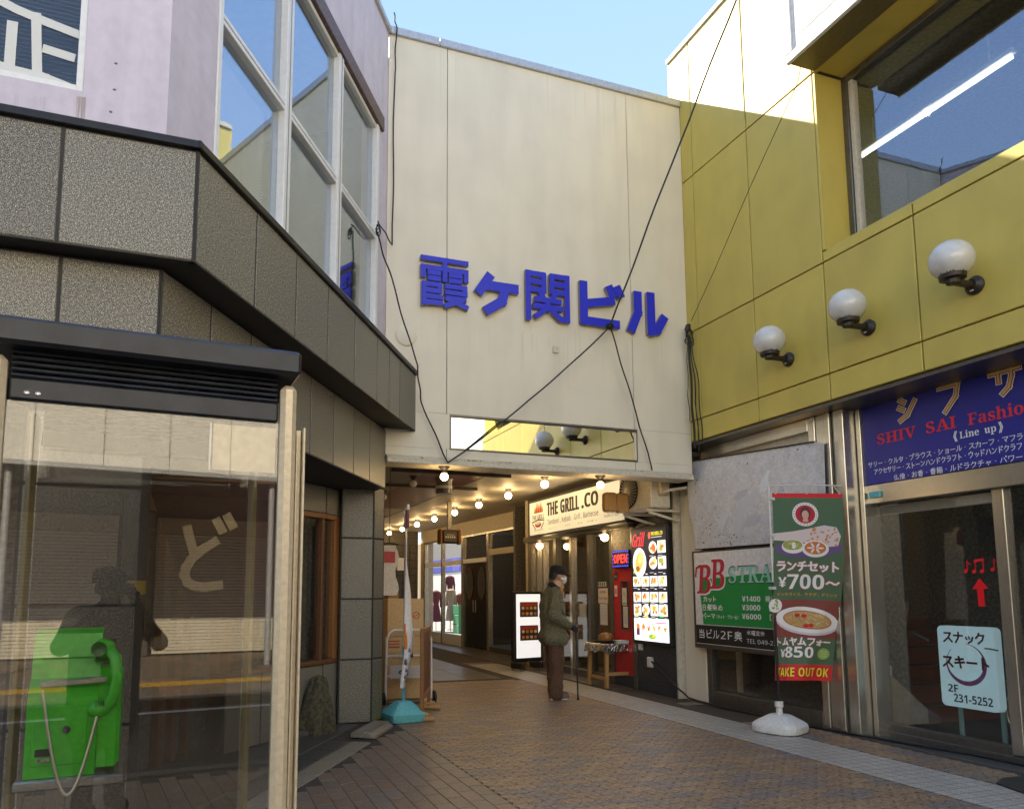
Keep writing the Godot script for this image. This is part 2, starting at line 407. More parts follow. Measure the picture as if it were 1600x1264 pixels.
# ---------- materials ----------
func noise_tex(key: String, freq: float, lo: float, hi: float, octaves := 3, kind := FastNoiseLite.TYPE_SIMPLEX_SMOOTH, size := 512, sd := 1, bias := 0.0) -> Texture2D:
	if texs.has(key): return texs[key]
	var f := FastNoiseLite.new()
	f.seed = sd; f.noise_type = kind; f.frequency = freq; f.fractal_octaves = octaves
	if kind == FastNoiseLite.TYPE_CELLULAR:
		f.cellular_return_type = FastNoiseLite.RETURN_CELL_VALUE
	var im := f.get_seamless_image(size, size)
	im.convert(Image.FORMAT_L8)
	var d := im.get_data()
	for i in d.size():
		var x := clampf(d[i] / 255.0 + bias, 0.0, 1.0)
		d[i] = int(255.0 * clampf(lerpf(lo, hi, x), 0.0, 1.0))
	im = Image.create_from_data(size, size, false, Image.FORMAT_L8, d)
	texs[key] = ImageTexture.create_from_image(im)
	return texs[key]

func lin(r: float, g: float, b: float) -> Color:
	return Color(r, g, b).linear_to_srgb()

func mat(key: String, c := Color.WHITE, rough := 0.7, metal := 0.0, tex := "", scale := 1.0, tex2 := "", scale2 := Vector3.ONE, bump := "", bumps := 0.0) -> StandardMaterial3D:
	if mats.has(key): return mats[key]
	var m := StandardMaterial3D.new()
	m.resource_name = key
	m.albedo_color = c; m.roughness = rough; m.metallic = metal
	m.uv1_triplanar = true; m.uv1_world_triplanar = true; m.uv1_triplanar_sharpness = 12.0; m.uv2_triplanar_sharpness = 12.0; m.uv1_scale = Vector3.ONE * scale
	m.uv2_triplanar = true; m.uv2_world_triplanar = true; m.uv2_scale = scale2
	if tex: m.albedo_texture = texs[tex]
	if tex2:
		m.detail_enabled = true; m.detail_albedo = texs[tex2]; m.detail_uv_layer = BaseMaterial3D.DETAIL_UV_2; m.detail_blend_mode = BaseMaterial3D.BLEND_MODE_MUL
	if bump:
		m.heightmap_enabled = true; m.heightmap_texture = texs[bump]; m.heightmap_scale = bumps
	mats[key] = m
	return m

func ink(c: Color, glow := 0.0, rough := 0.55) -> StandardMaterial3D:
	var key := "%s_%s_%s" % [c.to_html(), glow, rough]
	if inks.has(key): return inks[key]
	var m := StandardMaterial3D.new()
	m.resource_name = "print"
	m.albedo_color = c; m.roughness = rough
	if glow > 0.0:
		m.emission_enabled = true; m.emission = c; m.emission_energy_multiplier = glow
		m.resource_name = "sign_light"
	inks[key] = m
	return m

func glow_mat(key: String, c: Color, energy: float) -> StandardMaterial3D:
	if mats.has(key): return mats[key]
	var m := StandardMaterial3D.new()
	m.resource_name = key
	m.albedo_color = c; m.roughness = 0.4
	m.emission_enabled = true; m.emission = c; m.emission_energy_multiplier = energy
	mats[key] = m
	return m

func glass(key: String, tint := Color(1, 1, 1), alpha := 0.05, metal := 0.0, rough := 0.0) -> StandardMaterial3D:
	if mats.has(key): return mats[key]
	var m := StandardMaterial3D.new()
	m.resource_name = key
	m.transparency = BaseMaterial3D.TRANSPARENCY_ALPHA
	m.albedo_color = Color(tint.r, tint.g, tint.b, alpha)
	m.metallic = metal; m.roughness = rough
	mats[key] = m
	return m

func half_mirror(key: String, tint: Color, share: float) -> StandardMaterial3D:
	# coated glass: the given share is mirrored, the rest passes
	if mats.has(key): return mats[key]
	var im := Image.create(4, 4, false, Image.FORMAT_RGBA8)
	im.fill(Color.WHITE)
	var m := StandardMaterial3D.new()
	m.resource_name = key
	m.transparency = BaseMaterial3D.TRANSPARENCY_ALPHA
	m.albedo_texture = ImageTexture.create_from_image(im)
	m.uv1_triplanar = true
	m.albedo_color = Color(tint.r, tint.g, tint.b, share)
	m.metallic = 1.0
	m.roughness = 0.0
	mats[key] = m
	return m

func make_textures() -> void:
	noise_tex("fine", 0.03, 0.90, 1.03, 4, FastNoiseLite.TYPE_SIMPLEX_SMOOTH, 512, 3)
	noise_tex("faint", 0.02, 0.965, 1.02, 3, FastNoiseLite.TYPE_SIMPLEX_SMOOTH, 512, 5)
	noise_tex("speck", 0.30, -0.35, 1.55, 2, FastNoiseLite.TYPE_SIMPLEX, 512, 7)
	noise_tex("coarse", 0.008, 0.94, 1.02, 4, FastNoiseLite.TYPE_SIMPLEX_SMOOTH, 512, 11)
	noise_tex("patch", 0.012, 0.62, 1.15, 5, FastNoiseLite.TYPE_SIMPLEX_SMOOTH, 512, 17)
	noise_tex("cells", 0.06, 0.55, 1.1, 1, FastNoiseLite.TYPE_CELLULAR, 512, 23)
	noise_tex("grain", 0.05, 0.62, 1.05, 4, FastNoiseLite.TYPE_SIMPLEX_SMOOTH, 512, 29)
	noise_tex("bumpfine", 0.15, 0.0, 1.0, 3, FastNoiseLite.TYPE_SIMPLEX_SMOOTH, 512, 31)
	noise_tex("bumpwide", 0.02, 0.0, 1.0, 3, FastNoiseLite.TYPE_SIMPLEX_SMOOTH, 512, 37)
	for f in [["sans", "Droid Sans", 700], ["regular", "Droid Sans", 400], ["serif", "Droid Serif", 700], ["mono", "Droid Sans Mono", 400]]:
		var s := SystemFont.new()
		s.font_names = PackedStringArray([f[1]])
		s.font_weight = f[2]
		fonts[f[0]] = s

func make_materials() -> void:
	mat("cream", lin(0.755, 0.70, 0.56), 0.5, 0.0, "faint", 0.12, "faint", Vector3(0.22, 0.04, 0.22))
	mat("cream_trim", lin(0.62, 0.57, 0.45), 0.5, 0.0, "fine", 1.0)
	mat("cap_metal", lin(0.5, 0.52, 0.55), 0.4, 0.4, "fine", 1.0)
	for i in 3:
		mat("yellow%d" % i, lin(0.57 + 0.010 * i, 0.455 + 0.008 * i, 0.095), 0.5, 0.0, "faint", 0.15 + 0.04 * i, "faint", Vector3(0.25, 0.08, 0.25))
		mats["yellow%d" % i].clearcoat_enabled = true
		mats["yellow%d" % i].clearcoat = 0.1
		mats["yellow%d" % i].clearcoat_roughness = 0.22
		mat("granite%d" % i, lin(0.64 + 0.075 * i, 0.595 + 0.07 * i, 0.47 + 0.055 * i), 0.42, 0.0, "speck", 0.95 + 0.07 * i, "grain", Vector3(1.7, 1.7, 1.7) * (1.0 + 0.1 * i), "bumpfine", 0.05)
	mat("joint", lin(0.035, 0.033, 0.03), 0.8)
	mat("yellow_joint", lin(0.10, 0.085, 0.06), 0.6)
	mat("lilac", lin(0.62, 0.57, 0.655), 0.75, 0.0, "faint", 0.8, "coarse", Vector3(1.2, 0.25, 1.2), "bumpfine", 0.12)
	mat("black_flash", lin(0.012, 0.012, 0.014), 0.35, 0.3, "patch", 0.8)
	mat("red_brown", lin(0.16, 0.095, 0.085), 0.5, 0.0, "grain", 1.0)
	mat("white_alu", lin(0.76, 0.76, 0.75), 0.4, 0.05, "faint", 1.5)
	mat("steel", lin(0.60, 0.56, 0.48), 0.27, 0.85, "faint", 0.9, "fine", Vector3(6, 0.25, 6))
	mat("steel_dark", lin(0.17, 0.16, 0.14), 0.35, 0.7, "fine", 0.9)
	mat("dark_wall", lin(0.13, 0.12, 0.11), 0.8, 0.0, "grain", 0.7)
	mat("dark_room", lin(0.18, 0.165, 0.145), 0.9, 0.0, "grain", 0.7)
	mat("blue_wall", lin(0.055, 0.066, 0.082), 0.45, 0.0, "grain", 0.8)
	mat("red_paint", lin(0.52, 0.014, 0.024), 0.4, 0.0, "fine", 1.0)
	mat("white_paint", lin(0.79, 0.775, 0.74), 0.5, 0.0, "fine", 0.9)
	mat("white_plastic", lin(0.68, 0.67, 0.63), 0.45, 0.0, "fine", 2.0)
	mat("black_plastic", lin(0.012, 0.012, 0.013), 0.45)
	mat("grey_plastic", lin(0.22, 0.22, 0.22), 0.5)
	mat("cream_metal", lin(0.60, 0.50, 0.34), 0.35, 0.25, "fine", 2.0)
	mat("booth_black", lin(0.016, 0.018, 0.024), 0.4, 0.1, "patch", 1.2)
	mat("phone_green", lin(0.055, 0.42, 0.022), 0.32, 0.0, "fine", 2.0)
	mat("phone_dark", lin(0.02, 0.09, 0.012), 0.4)
	mat("wood", lin(0.42, 0.18, 0.055), 0.5, 0.0, "grain", 2.5, "fine", Vector3(9, 0.7, 9))
	mat("wood_pale", lin(0.68, 0.40, 0.15), 0.6, 0.0, "grain", 2.5, "fine", Vector3(9, 0.7, 9))
	mat("wood_dark", lin(0.20, 0.085, 0.03), 0.5, 0.0, "grain", 3.0)
	mat("card", lin(0.64, 0.44, 0.22), 0.8, 0.0, "fine", 1.6)
	mat("teal", lin(0.13, 0.48, 0.50), 0.42, 0.0, "fine", 2.0)
	mat("cloth_white", lin(0.84, 0.83, 0.82), 0.8, 0.0, "fine", 1.5)
	mat("cloth_brown", lin(0.05, 0.016, 0.018), 0.9, 0.0, "grain", 3.0)
	mat("foil", lin(0.75, 0.75, 0.76), 0.22, 1.0, "", 1.0, "", Vector3.ONE, "bumpwide", 1.4)
	mat("zinc", lin(0.68, 0.69, 0.72), 0.5, 0.15, "fine", 1.2, "coarse", Vector3(1.3, 1.3, 1.3))
	mat("rust", lin(0.05, 0.045, 0.042), 0.8, 0.1, "patch", 2.0)
	mat("ceiling", lin(0.50, 0.45, 0.36), 0.6, 0.0, "fine", 0.6)
	mat("ceiling_red", lin(0.26, 0.085, 0.05), 0.45, 0.0, "grain", 0.9)
	mat("beige_wall", lin(0.50, 0.43, 0.31), 0.6, 0.0, "fine", 0.7)
	mat("brick_stair", lin(0.26, 0.075, 0.045), 0.7, 0.0, "grain", 2.0)
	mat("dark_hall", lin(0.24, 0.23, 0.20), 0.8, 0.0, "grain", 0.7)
	mat("asphalt", lin(0.045, 0.045, 0.045), 0.85, 0.0, "speck", 2.0)
	mat("mortar", lin(0.075, 0.06, 0.048), 0.9, 0.0, "grain", 2.0)
	mat("tile_joint", lin(0.20, 0.125, 0.095), 0.9)
	mat("kerb", lin(0.28, 0.27, 0.25), 0.7, 0.0, "speck", 2.5)
	for i in 5:
		var a = [Vector3(0.33, 0.21, 0.115), Vector3(0.29, 0.19, 0.11), Vector3(0.36, 0.235, 0.125), Vector3(0.225, 0.18, 0.145), Vector3(0.25, 0.19, 0.145)][i]
		mat("paver%d" % i, lin(a.x * 1.55, a.y * 1.58, a.z * 1.7), 0.5, 0.0, "grain", 2.2 + 0.3 * i, "patch", Vector3(3, 3, 3), "bumpfine", 0.05)
		var b = [Vector3(0.165, 0.115, 0.085), Vector3(0.185, 0.13, 0.098), Vector3(0.15, 0.115, 0.09), Vector3(0.175, 0.115, 0.082), Vector3(0.16, 0.125, 0.1)][i]
		mat("brick%d" % i, lin(b.x * 1.7, b.y * 1.7, b.z * 1.65), 0.42, 0.0, "grain", 1.6 + 0.2 * i, "fine", Vector3(1, 1, 1))
	for i in 3:
		mat("tile%d" % i, lin(0.56 + 0.035 * i, 0.54 + 0.035 * i, 0.48 + 0.03 * i), 0.42, 0.0, "grain", 2.0, "fine", Vector3(1, 1, 1))
		mat("slab%d" % i, lin(0.175 + 0.015 * i, 0.15 + 0.013 * i, 0.125 + 0.01 * i), 0.32, 0.0, "grain", 1.0, "fine", Vector3(1, 1, 1))
	mat("dark_stone", lin(0.085, 0.085, 0.08), 0.45, 0.0, "grain", 1.2)
	mat("grate", lin(0.36, 0.33, 0.27), 0.55, 0.3, "grain", 2.0)
	mat("cable", lin(0.012, 0.012, 0.012), 0.6)
	mat("letter_blue", lin(0.012, 0.022, 0.56), 0.4)
	mat("letter_side", lin(0.30, 0.26, 0.2), 0.5)
	mat("sign_blue", lin(0.022, 0.025, 0.27), 0.38)
	mat("globe", lin(0.60, 0.60, 0.565), 0.18, 0.0, "faint", 1.0)
	mats["globe"].clearcoat_enabled = true; mats["globe"].clearcoat = 0.6; mats["globe"].clearcoat_roughness = 0.1
	mat("bronze", lin(0.035, 0.028, 0.024), 0.45, 0.3)
	mat("olive", lin(0.16, 0.125, 0.045), 0.4, 0.2, "fine", 1.0)
	glass("pane_clear", Color(0.4, 0.45, 0.43), 0.02)
	half_mirror("pane_booth", Color(1.0, 0.985, 0.95), 0.066)
	for e in [["tint_front", 0.13], ["tint_back", 0.27]]:
		# bronze sun film inside the booth panes
		var tf := half_mirror(e[0], lin(0.03, 0.018, 0.007), e[1])
		tf.metallic = 0.0; tf.roughness = 0.5; tf.metallic_specular = 0.0
	half_mirror("pane_coated", Color(0.90, 0.95, 1.0), 0.34)
	glass("pane_shop", Color(0.25, 0.27, 0.25), 0.10, 0.03)
	half_mirror("pane_sky", Color(0.86, 0.92, 1.0), 0.17)
	var mir := mat("mirror", lin(0.92, 0.92, 0.9), 0.02, 1.0)
	mir.albedo_texture = null
	for e in ["pane_coated", "pane_sky"]:
		# old float glass: faintly uneven
		mats[e].uv1_world_triplanar = true; mats[e].uv1_scale = Vector3.ONE * 0.35; mats[e].uv1_triplanar_sharpness = 12.0
		mats[e].heightmap_enabled = true; mats[e].heightmap_texture = texs["bumpwide"]; mats[e].heightmap_scale = 0.012
	glow_mat("bulb_light", Color(1.0, 0.86, 0.62), 9.0)
	glow_mat("tube_light", Color(0.95, 1.0, 0.97), 0.9)

func _ready() -> void:
	rng.seed = 20240
	# ---- camera ----
	var cam := Camera3D.new()
	cam.name = "camera"
	add_child(cam)
	cam.projection = Camera3D.PROJECTION_FRUSTUM
	cam.near = 0.05
	cam.far = 400.0
	cam.size = cam.near * 1264.0 / 1150.0
	cam.frustum_offset = Vector2(80.0, 162.0) / 1150.0 * cam.near
	cam.position = Vector3(0, 1.4, 0)
	cam.rotation = Vector3(deg_to_rad(6.4987), deg_to_rad(-19.2414), 0)
	cam.current = true
	# ---- sky ----
	var we := WorldEnvironment.new()
	we.name = "environment"
	var env := Environment.new()
	env.background_mode = Environment.BG_SKY
	var sky := Sky.new()
	var sm := ProceduralSkyMaterial.new()
	sm.sky_top_color = lin(0.265, 0.44, 0.78)
	sm.sky_horizon_color = lin(0.74, 0.84, 0.95)
	sm.sky_curve = 0.28
	sm.ground_bottom_color = lin(0.12, 0.115, 0.11)
	sm.ground_horizon_color = lin(0.4, 0.45, 0.5)
	sm.sun_angle_max = 4.0
	sm.energy_multiplier = 1.0
	sky.sky_material = sm
	env.sky = sky
	env.background_energy_multiplier = 0.365
	env.tonemap_mode = Environment.TONE_MAPPER_LINEAR
	env.tonemap_exposure = 4.55
	env.sdfgi_enabled = true; env.ssao_enabled = true; env.ssil_enabled = true
	we.environment = env
	add_child(we)
	# ---- sun: from behind the cream facade, left of the alley ----
	var sun := DirectionalLight3D.new()
	sun.name = "sun"
	sun.light_energy = 1.15
	sun.light_angular_distance = 0.5
	sun.light_color = Color(1.0, 0.94, 0.83)
	sun.shadow_enabled = true
	add_child(sun)
	var az := deg_to_rad(19.0)
	var el := atan(0.79 * cos(az))
	sun.look_at_from_position(Vector3.ZERO, Vector3(sin(az) * cos(el), -sin(el), cos(az) * cos(el)), Vector3.UP)

	make_textures()
	make_materials()
	make_ground()
	make_street_behind()
	make_lilac_building()
	make_cream_building()
	make_yellow_building()
	make_passage()
	make_grill()
	make_right_signs()
	make_left_things()
	make_booth()
	make_cables()
	make_people()

# ---------- ground ----------
func flat_basis() -> Basis:
	return Basis(Vector3.RIGHT, Vector3(0, 0, -1), Vector3.UP)

func paver_mesh(q: float, h: float, amp: float, halves := 2) -> ArrayMesh:
	# zigzag paver, `halves` half-lengths q long
	var p := PackedVector2Array()
	var w := q * halves
	for i in halves:
		for e in [[0.0, 0.0], [0.25, amp], [0.75, -amp]]: p.append(Vector2(q * (i + e[0]), e[1]))
	for e in [[w, 0.0], [w + amp, h * 0.28], [w - amp, h * 0.72]]: p.append(Vector2(e[0], e[1]))
	for i in range(halves - 1, -1, -1):
		for e in [[1.0, 0.0], [0.75, -amp], [0.25, amp]]: p.append(Vector2(q * (i + e[0]), h + e[1]))
	for e in [[0.0, h], [-amp, h * 0.72], [amp, h * 0.28]]: p.append(Vector2(e[0], e[1]))
	var o := Geometry2D.offset_polygon(p, -0.003)
	var mb := MB.new()
	mb.t = Transform3D(flat_basis(), Vector3(-w / 2, 0, h / 2))
	mb.prism(o[0], -0.03, 0.0, 0.0015)
	return mb.mesh()

func brick_mesh(sx: float, sz: float, gap := 0.004, ch := 0.003) -> ArrayMesh:
	var mb := MB.new()
	mb.t = Transform3D(flat_basis(), Vector3.ZERO)
	var a := sx / 2 - gap / 2; var b := sz / 2 - gap / 2
	mb.prism(PackedVector2Array([Vector2(-a, -b), Vector2(a, -b), Vector2(a, b), Vector2(-a, b)]), -0.03, 0.0, ch)
	return mb.mesh()

func pieces(parent: Node3D, called: String, mesh: ArrayMesh, spots: Array, kinds: Array, limit: int, stuff_name: String, stuff_mat: Material) -> void:
	# the first `limit` spots become pieces of their own, the rest one sheet of copies; a spot is [position, kind, turn]
	var n := mini(limit, spots.size())
	for i in n:
		var o := MeshInstance3D.new()
		o.name = called
		o.mesh = mesh
		o.material_override = kinds[spots[i][1]]
		o.position = spots[i][0]
		o.rotation = Vector3(rng.randf_range(-1, 1) * 0.003, spots[i][2], rng.randf_range(-1, 1) * 0.003) if mesh.get_aabb().size.x > 0.11 else Vector3.ZERO
		parent.add_child(o, true)
	if spots.size() <= n: return
	var mm := MultiMesh.new()
	mm.transform_format = MultiMesh.TRANSFORM_3D
	mm.use_colors = true
	mm.mesh = mesh
	mm.instance_count = spots.size() - n
	for i in range(n, spots.size()):
		mm.set_instance_transform(i - n, Transform3D(Basis(Vector3.UP, spots[i][2]), spots[i][0]))
		var c: Color = kinds[spots[i][1]].albedo_color.srgb_to_linear()
		mm.set_instance_color(i - n, c)
	var mi := MultiMeshInstance3D.new()
	mi.name = stuff_name
	mi.multimesh = mm
	mi.material_override = stuff_mat
	mi.set_meta("kind", "stuff")
	parent.add_child(mi, true)

func in_view(x: float, z: float) -> bool:
	return z < -4.6 + (x - 1.53) * 0.354 and x > -z * 0.06 and x < -z * 1.75

func make_ground() -> void:
	structure("ground", MB.new().box(Vector3(-120, -0.4, -120), Vector3(120, -0.16, 120)), mats["mortar"])
	var pave := structure("pavement", MB.new().box(Vector3(-40, -0.15, -70), Vector3(40, -0.0022, 1.2)), mats["mortar"])
	structure("kerb", MB.new().cham(Vector3(0, -0.07, 1.29), Vector3(80, 0.15, 0.16), 0.012), mats["kerb"])
	structure("road", MB.new().box(Vector3(-60, -0.15, 1.37), Vector3(60, -0.12, 5.5)), mats["asphalt"])
	for z in [1.75, 5.2]:
		structure("road_line", MB.new().box(Vector3(-60, -0.1195, z - 0.07), Vector3(60, -0.1155, z + 0.07)), mats["white_paint"])
	# wavy tan pavers
	var mixm := mat("paver_mix", Color.WHITE, 0.5, 0.0, "grain", 2.4, "patch", Vector3(3, 3, 3), "bumpfine", 0.05)
	mixm.vertex_color_use_as_albedo = true
	var w := 2.9 / 13.0; var h := 0.1115
	var near := []; var far := []
	var kinds := []
	for i in 5: kinds.append(mats["paver%d" % i])
	for j in range(-10, 100):
		for i in range(-2, 20):
			var x := 2.0 + (i + 0.5 + (0.5 if j % 2 else 0.0)) * w
			var z := -(j + 0.5) * h
			if (x - w / 2 < 1.98 or x + w / 2 > 4.91): 
				continue
			var s := [Vector3(x, rng.randf_range(-0.0006, 0.0006), z), [0, 1, 2, 0, 1, 3, 4][rng.randi() % 7], 0.0]
			if in_view(x, z): near.append(s)
			else: far.append(s)
	for z in range(-10, 60):
		for k in 2:
			far.append([Vector3(5.56 + (k + 0.5) * w, 0, -(z + 0.5) * h - 0.01), [0, 1, 2, 0, 1, 3, 4][rng.randi() % 7], 0.0])
	near.sort_custom(func(a, b): return a[0].distance_squared_to(Vector3(3, 0, 0)) < b[0].distance_squared_to(Vector3(3, 0, 0)))
	pieces(pave, "paver", paver_mesh(w / 2, h, 0.014), near + far, kinds, 300, "pavers_beyond", mixm)
	# half pieces at both ends of every second row
	near = []; far = []
	for j in range(-9, 99, 2):
		for x in [2.0 + w / 4, 4.9 - w / 4]:
			var s := [Vector3(x, 0, -(j + 0.5) * h), rng.randi() % 5, 0.0]
			if in_view(s[0].x, s[0].z) and s[0].z > -9.0: near.append(s)
			else: far.append(s)
	pieces(pave, "half_paver", paver_mesh(w / 2, h, 0.014, 1), near + far, kinds, 150, "half_pavers_beyond", mixm)
	# dark red-brown rectangular pavers on the left
	var bkinds := []
	for i in 5: bkinds.append(mats["brick%d" % i])
	var bm := mat("brick_mix", Color.WHITE, 0.42, 0.0, "grain", 1.8, "fine", Vector3(1, 1, 1))
	bm.vertex_color_use_as_albedo = true
	near = []; far = []
	for i in range(0, 60):
		for j in range(-5, 34):
			var x := 1.995 - (i + 0.5) * 0.124
			var z := -(j + 0.5 + (0.5 if i % 2 else 0.0)) * 0.248
			if z > 1.1 or z < -8.0: continue
			var rail := 0.66 + (-5.5 - z) * 0.594
			if x < rail + 0.06: 
				if z < -3.6: continue
			var s := [Vector3(x, rng.randf_range(-0.0005, 0.0005), z), rng.randi() % 5, 0.0]
			if in_view(x, z) and x > 0.6: near.append(s)
			else: far.append(s)
	near.sort_custom(func(a, b): return a[0].length_squared() < b[0].length_squared())
	pieces(pave, "brick", brick_mesh(0.124, 0.248, 0.006, 0.0015), near + far, bkinds, 300, "bricks_beyond", bm)
	# white square tiles, six rows
	var tkinds := []
	for i in 3: tkinds.append(mats["tile%d" % i])
	var tm := mat("tile_mix", Color.WHITE, 0.42, 0.0, "grain", 2.0, "fine", Vector3(1, 1, 1))
	tm.vertex_color_use_as_albedo = true
	near = []; far = []
	for j in range(-8, 130):
		for i in 6:
			var s := [Vector3(4.965 + i * 0.105, rng.randf_range(-0.0002, 0.0002), -(j + 0.5) * 0.105), rng.randi() % 3, 0.0]
			if s[0].z < -3.3 and s[0].z > -9.0: near.append(s)
			else: far.append(s)
	near.sort_custom(func(a, b): return a[0].z > b[0].z)
	pieces(pave, "tile", brick_mesh(0.105, 0.105, 0.009, 0.0004), near + far, tkinds, 300, "tiles_beyond", tm)
	part(pave, "tile_bed", MB.new().box(Vector3(4.906, -0.02, -14), Vector3(5.545, -0.0010, 1.1)), mats["tile_joint"])
	# smoother slabs inside the passage
	for i in 6:
		for j in 14:
			var x := 1.6 + i * 0.56
			var z := -11.75 - j * 0.8
			var sl := part(pave, "slab", MB.new().cham(Vector3(x, -0.016, z), Vector3(0.553, 0.032, 0.793), 0.003), mats["slab%d" % (rng.randi() % 3)])
			sl.position.y = 0.0
	for j in 14:
		part(pave, "slab", MB.new().cham(Vector3(6.1, -0.016, -9.9 - j * 0.8), Vector3(0.9, 0.032, 0.793), 0.003), mats["slab%d" % (rng.randi() % 3)])
	part(pave, "drain_grid", MB.new().cham(Vector3(5.86, -0.008, -8.0), Vector3(0.26, 0.022, 0.22), 0.003), mats["steel_dark"])
	# dark stone step under the right-hand shop fronts
	for k in 9:
		part(pave, "threshold_stone", MB.new().cham(Vector3(6.28, -0.016, -5.55 + k * 0.62), Vector3(0.37, 0.034, 0.614), 0.003), mats["dark_stone"])
	# stone apron, drain cover strip along the left building
	var a := Vector2(0.72, -5.58); var b := Vector2(1.70, -7.22)
	var d := (b - a).normalized()
	var ext := a - d * 3.2
	var fr := vframe(ext, b)
	var mb := MB.new(); mb.t = fr
	var len := ext.distance_to(b)
	var apron := MB.new()
	apron.t = Transform3D(flat_basis(), Vector3.ZERO)
	var o := Vector2(-d.y, d.x)   # towards the viewer's side
	if o.x < 0: o = -o
	var i0 := ext - o * 0.42; var i1 := b + d * 0.55 - o * 0.42
	apron.prism(PackedVector2Array([Vector2(i0.x, -i0.y), Vector2(i1.x, -i1.y), Vector2(i1.x - 1.6, -i1.y + 0.4), Vector2(-4, 8.4), Vector2(-4, 3.4)]), -0.03, 0.015, 0.004)
	var ap := structure("stone_apron", apron, mats["dark_stone"])
	var nstrip := int(len / 0.4)
	for k in nstrip:
		var g := MB.new(); g.t = fr
		g.cham(Vector3(0.4 * (k + 0.5), -0.006, -0.10), Vector3(0.394, 0.022, 0.19), 0.003)
		for r in 9:
			g.cham(Vector3(0.4 * (k + 0.5), 0.0065, -0.03 - r * 0.0175), Vector3(0.38, 0.007, 0.008), 0.001)
		part(pave, "drain_cover", g, mats["grate"])
		var s := MB.new(); s.t = fr
		s.cham(Vector3(0.4 * (k + 0.5), -0.008, -0.305), Vector3(0.395, 0.03, 0.2), 0.003)
		part(pave, "border_stone", s, mats["dark_stone"])
	# loose ribbed ramp plate
	var rp := thing("ramp_plate", "worn grey ribbed rubber step plate lying by the granite pier", "ramp", Vector3(1.66, 0, -7.42), 0.0)
	var rm := MB.new(); rm.t = Transform3D(vframe(a, b).basis, Vector3.ZERO)
	var pr := PackedVector2Array([Vector2(-0.12, 0.012), Vector2(0.12, 0.006), Vector2(0.12, 0.03), Vector2(0.05, 0.07), Vector2(-0.08, 0.075), Vector2(-0.12, 0.055)])
	rm.t = rm.t * Transform3D(Basis(Vector3(0, 0, 1), Vector3.UP, Vector3(-1, 0, 0)), Vector3(0.3, 0, 0))
	rm.prism(pr, 0.0, 0.62, 0.006)
	part(rp, "plate", rm, mats["grate"])
	var rb := MB.new(); rb.t = Transform3D(vframe(a, b).basis, Vector3.ZERO)
	for k in 6: rb.bar(Vector3(-0.3, 0.0755 - 0.001 * k, 0.07 - 0.022 * k), Vector3(0.28, 0.0755 - 0.001 * k, 0.07 - 0.022 * k), 0.008, 0.006)
	part(rp, "rib", rb, mats["grate"])
	rp.rotation.y = 0.0

func vframe(p0: Vector2, p1: Vector2) -> Transform3D:
	# x runs along the wall from left to right, y up, z out of the wall; points are (x, z)
	var d := (p1 - p0).normalized()
	return Transform3D(Basis(Vector3(d.x, 0, d.y), Vector3.UP, Vector3(-d.y, 0, d.x)), Vector3(p0.x, 0, p0.y))

func cladding(parent: Node3D, called: String, p0: Vector2, p1: Vector2, y0: float, y1: float, cuts: Array, prefix: String, kinds: int, th := 0.04, gap := 0.016, ch := 0.005) -> void:
	var fr := vframe(p0, p1)
	for i in cuts.size() - 1:
		var mb := MB.new(); mb.t = fr
		var a: float = cuts[i]; var b: float = cuts[i + 1]
		mb.cham(Vector3((a + b) / 2, (y0 + y1) / 2, -th / 2), Vector3(b - a - gap, y1 - y0 - gap, th), ch)
		wpart(parent, called, mb, mats[prefix + str(rng.randi() % kinds)])
	# dark sealant in the joints, a little behind the face
	var sl := MB.new(); sl.t = fr
	for c in cuts: sl.cham(Vector3(c, (y0 + y1) / 2, -th / 2 - 0.002), Vector3(gap * 0.98, y1 - y0 - 0.002, th - 0.002), 0.0)
	var a0: float = cuts[0]; var a1: float = cuts[-1]
	for y in [y0 + gap * 0.25, y1 - gap * 0.25]: sl.cham(Vector3((a0 + a1) / 2, y, -th / 2 - 0.0025), Vector3(a1 - a0, gap * 0.49, th - 0.003), 0.0)
	wpart(parent, "sealant", sl, mats["joint"]).set_meta("kind", "stuff")

func wall_box(fr: Transform3D, x0: float, x1: float, y0: float, y1: float, z0: float, z1: float, ch := 0.0) -> MB:
	var mb := MB.new(); mb.t = fr
	mb.cham(Vector3((x0 + x1) / 2, (y0 + y1) / 2, (z0 + z1) / 2), Vector3(absf(x1 - x0), absf(y1 - y0), absf(z1 - z0)), ch)
	return mb

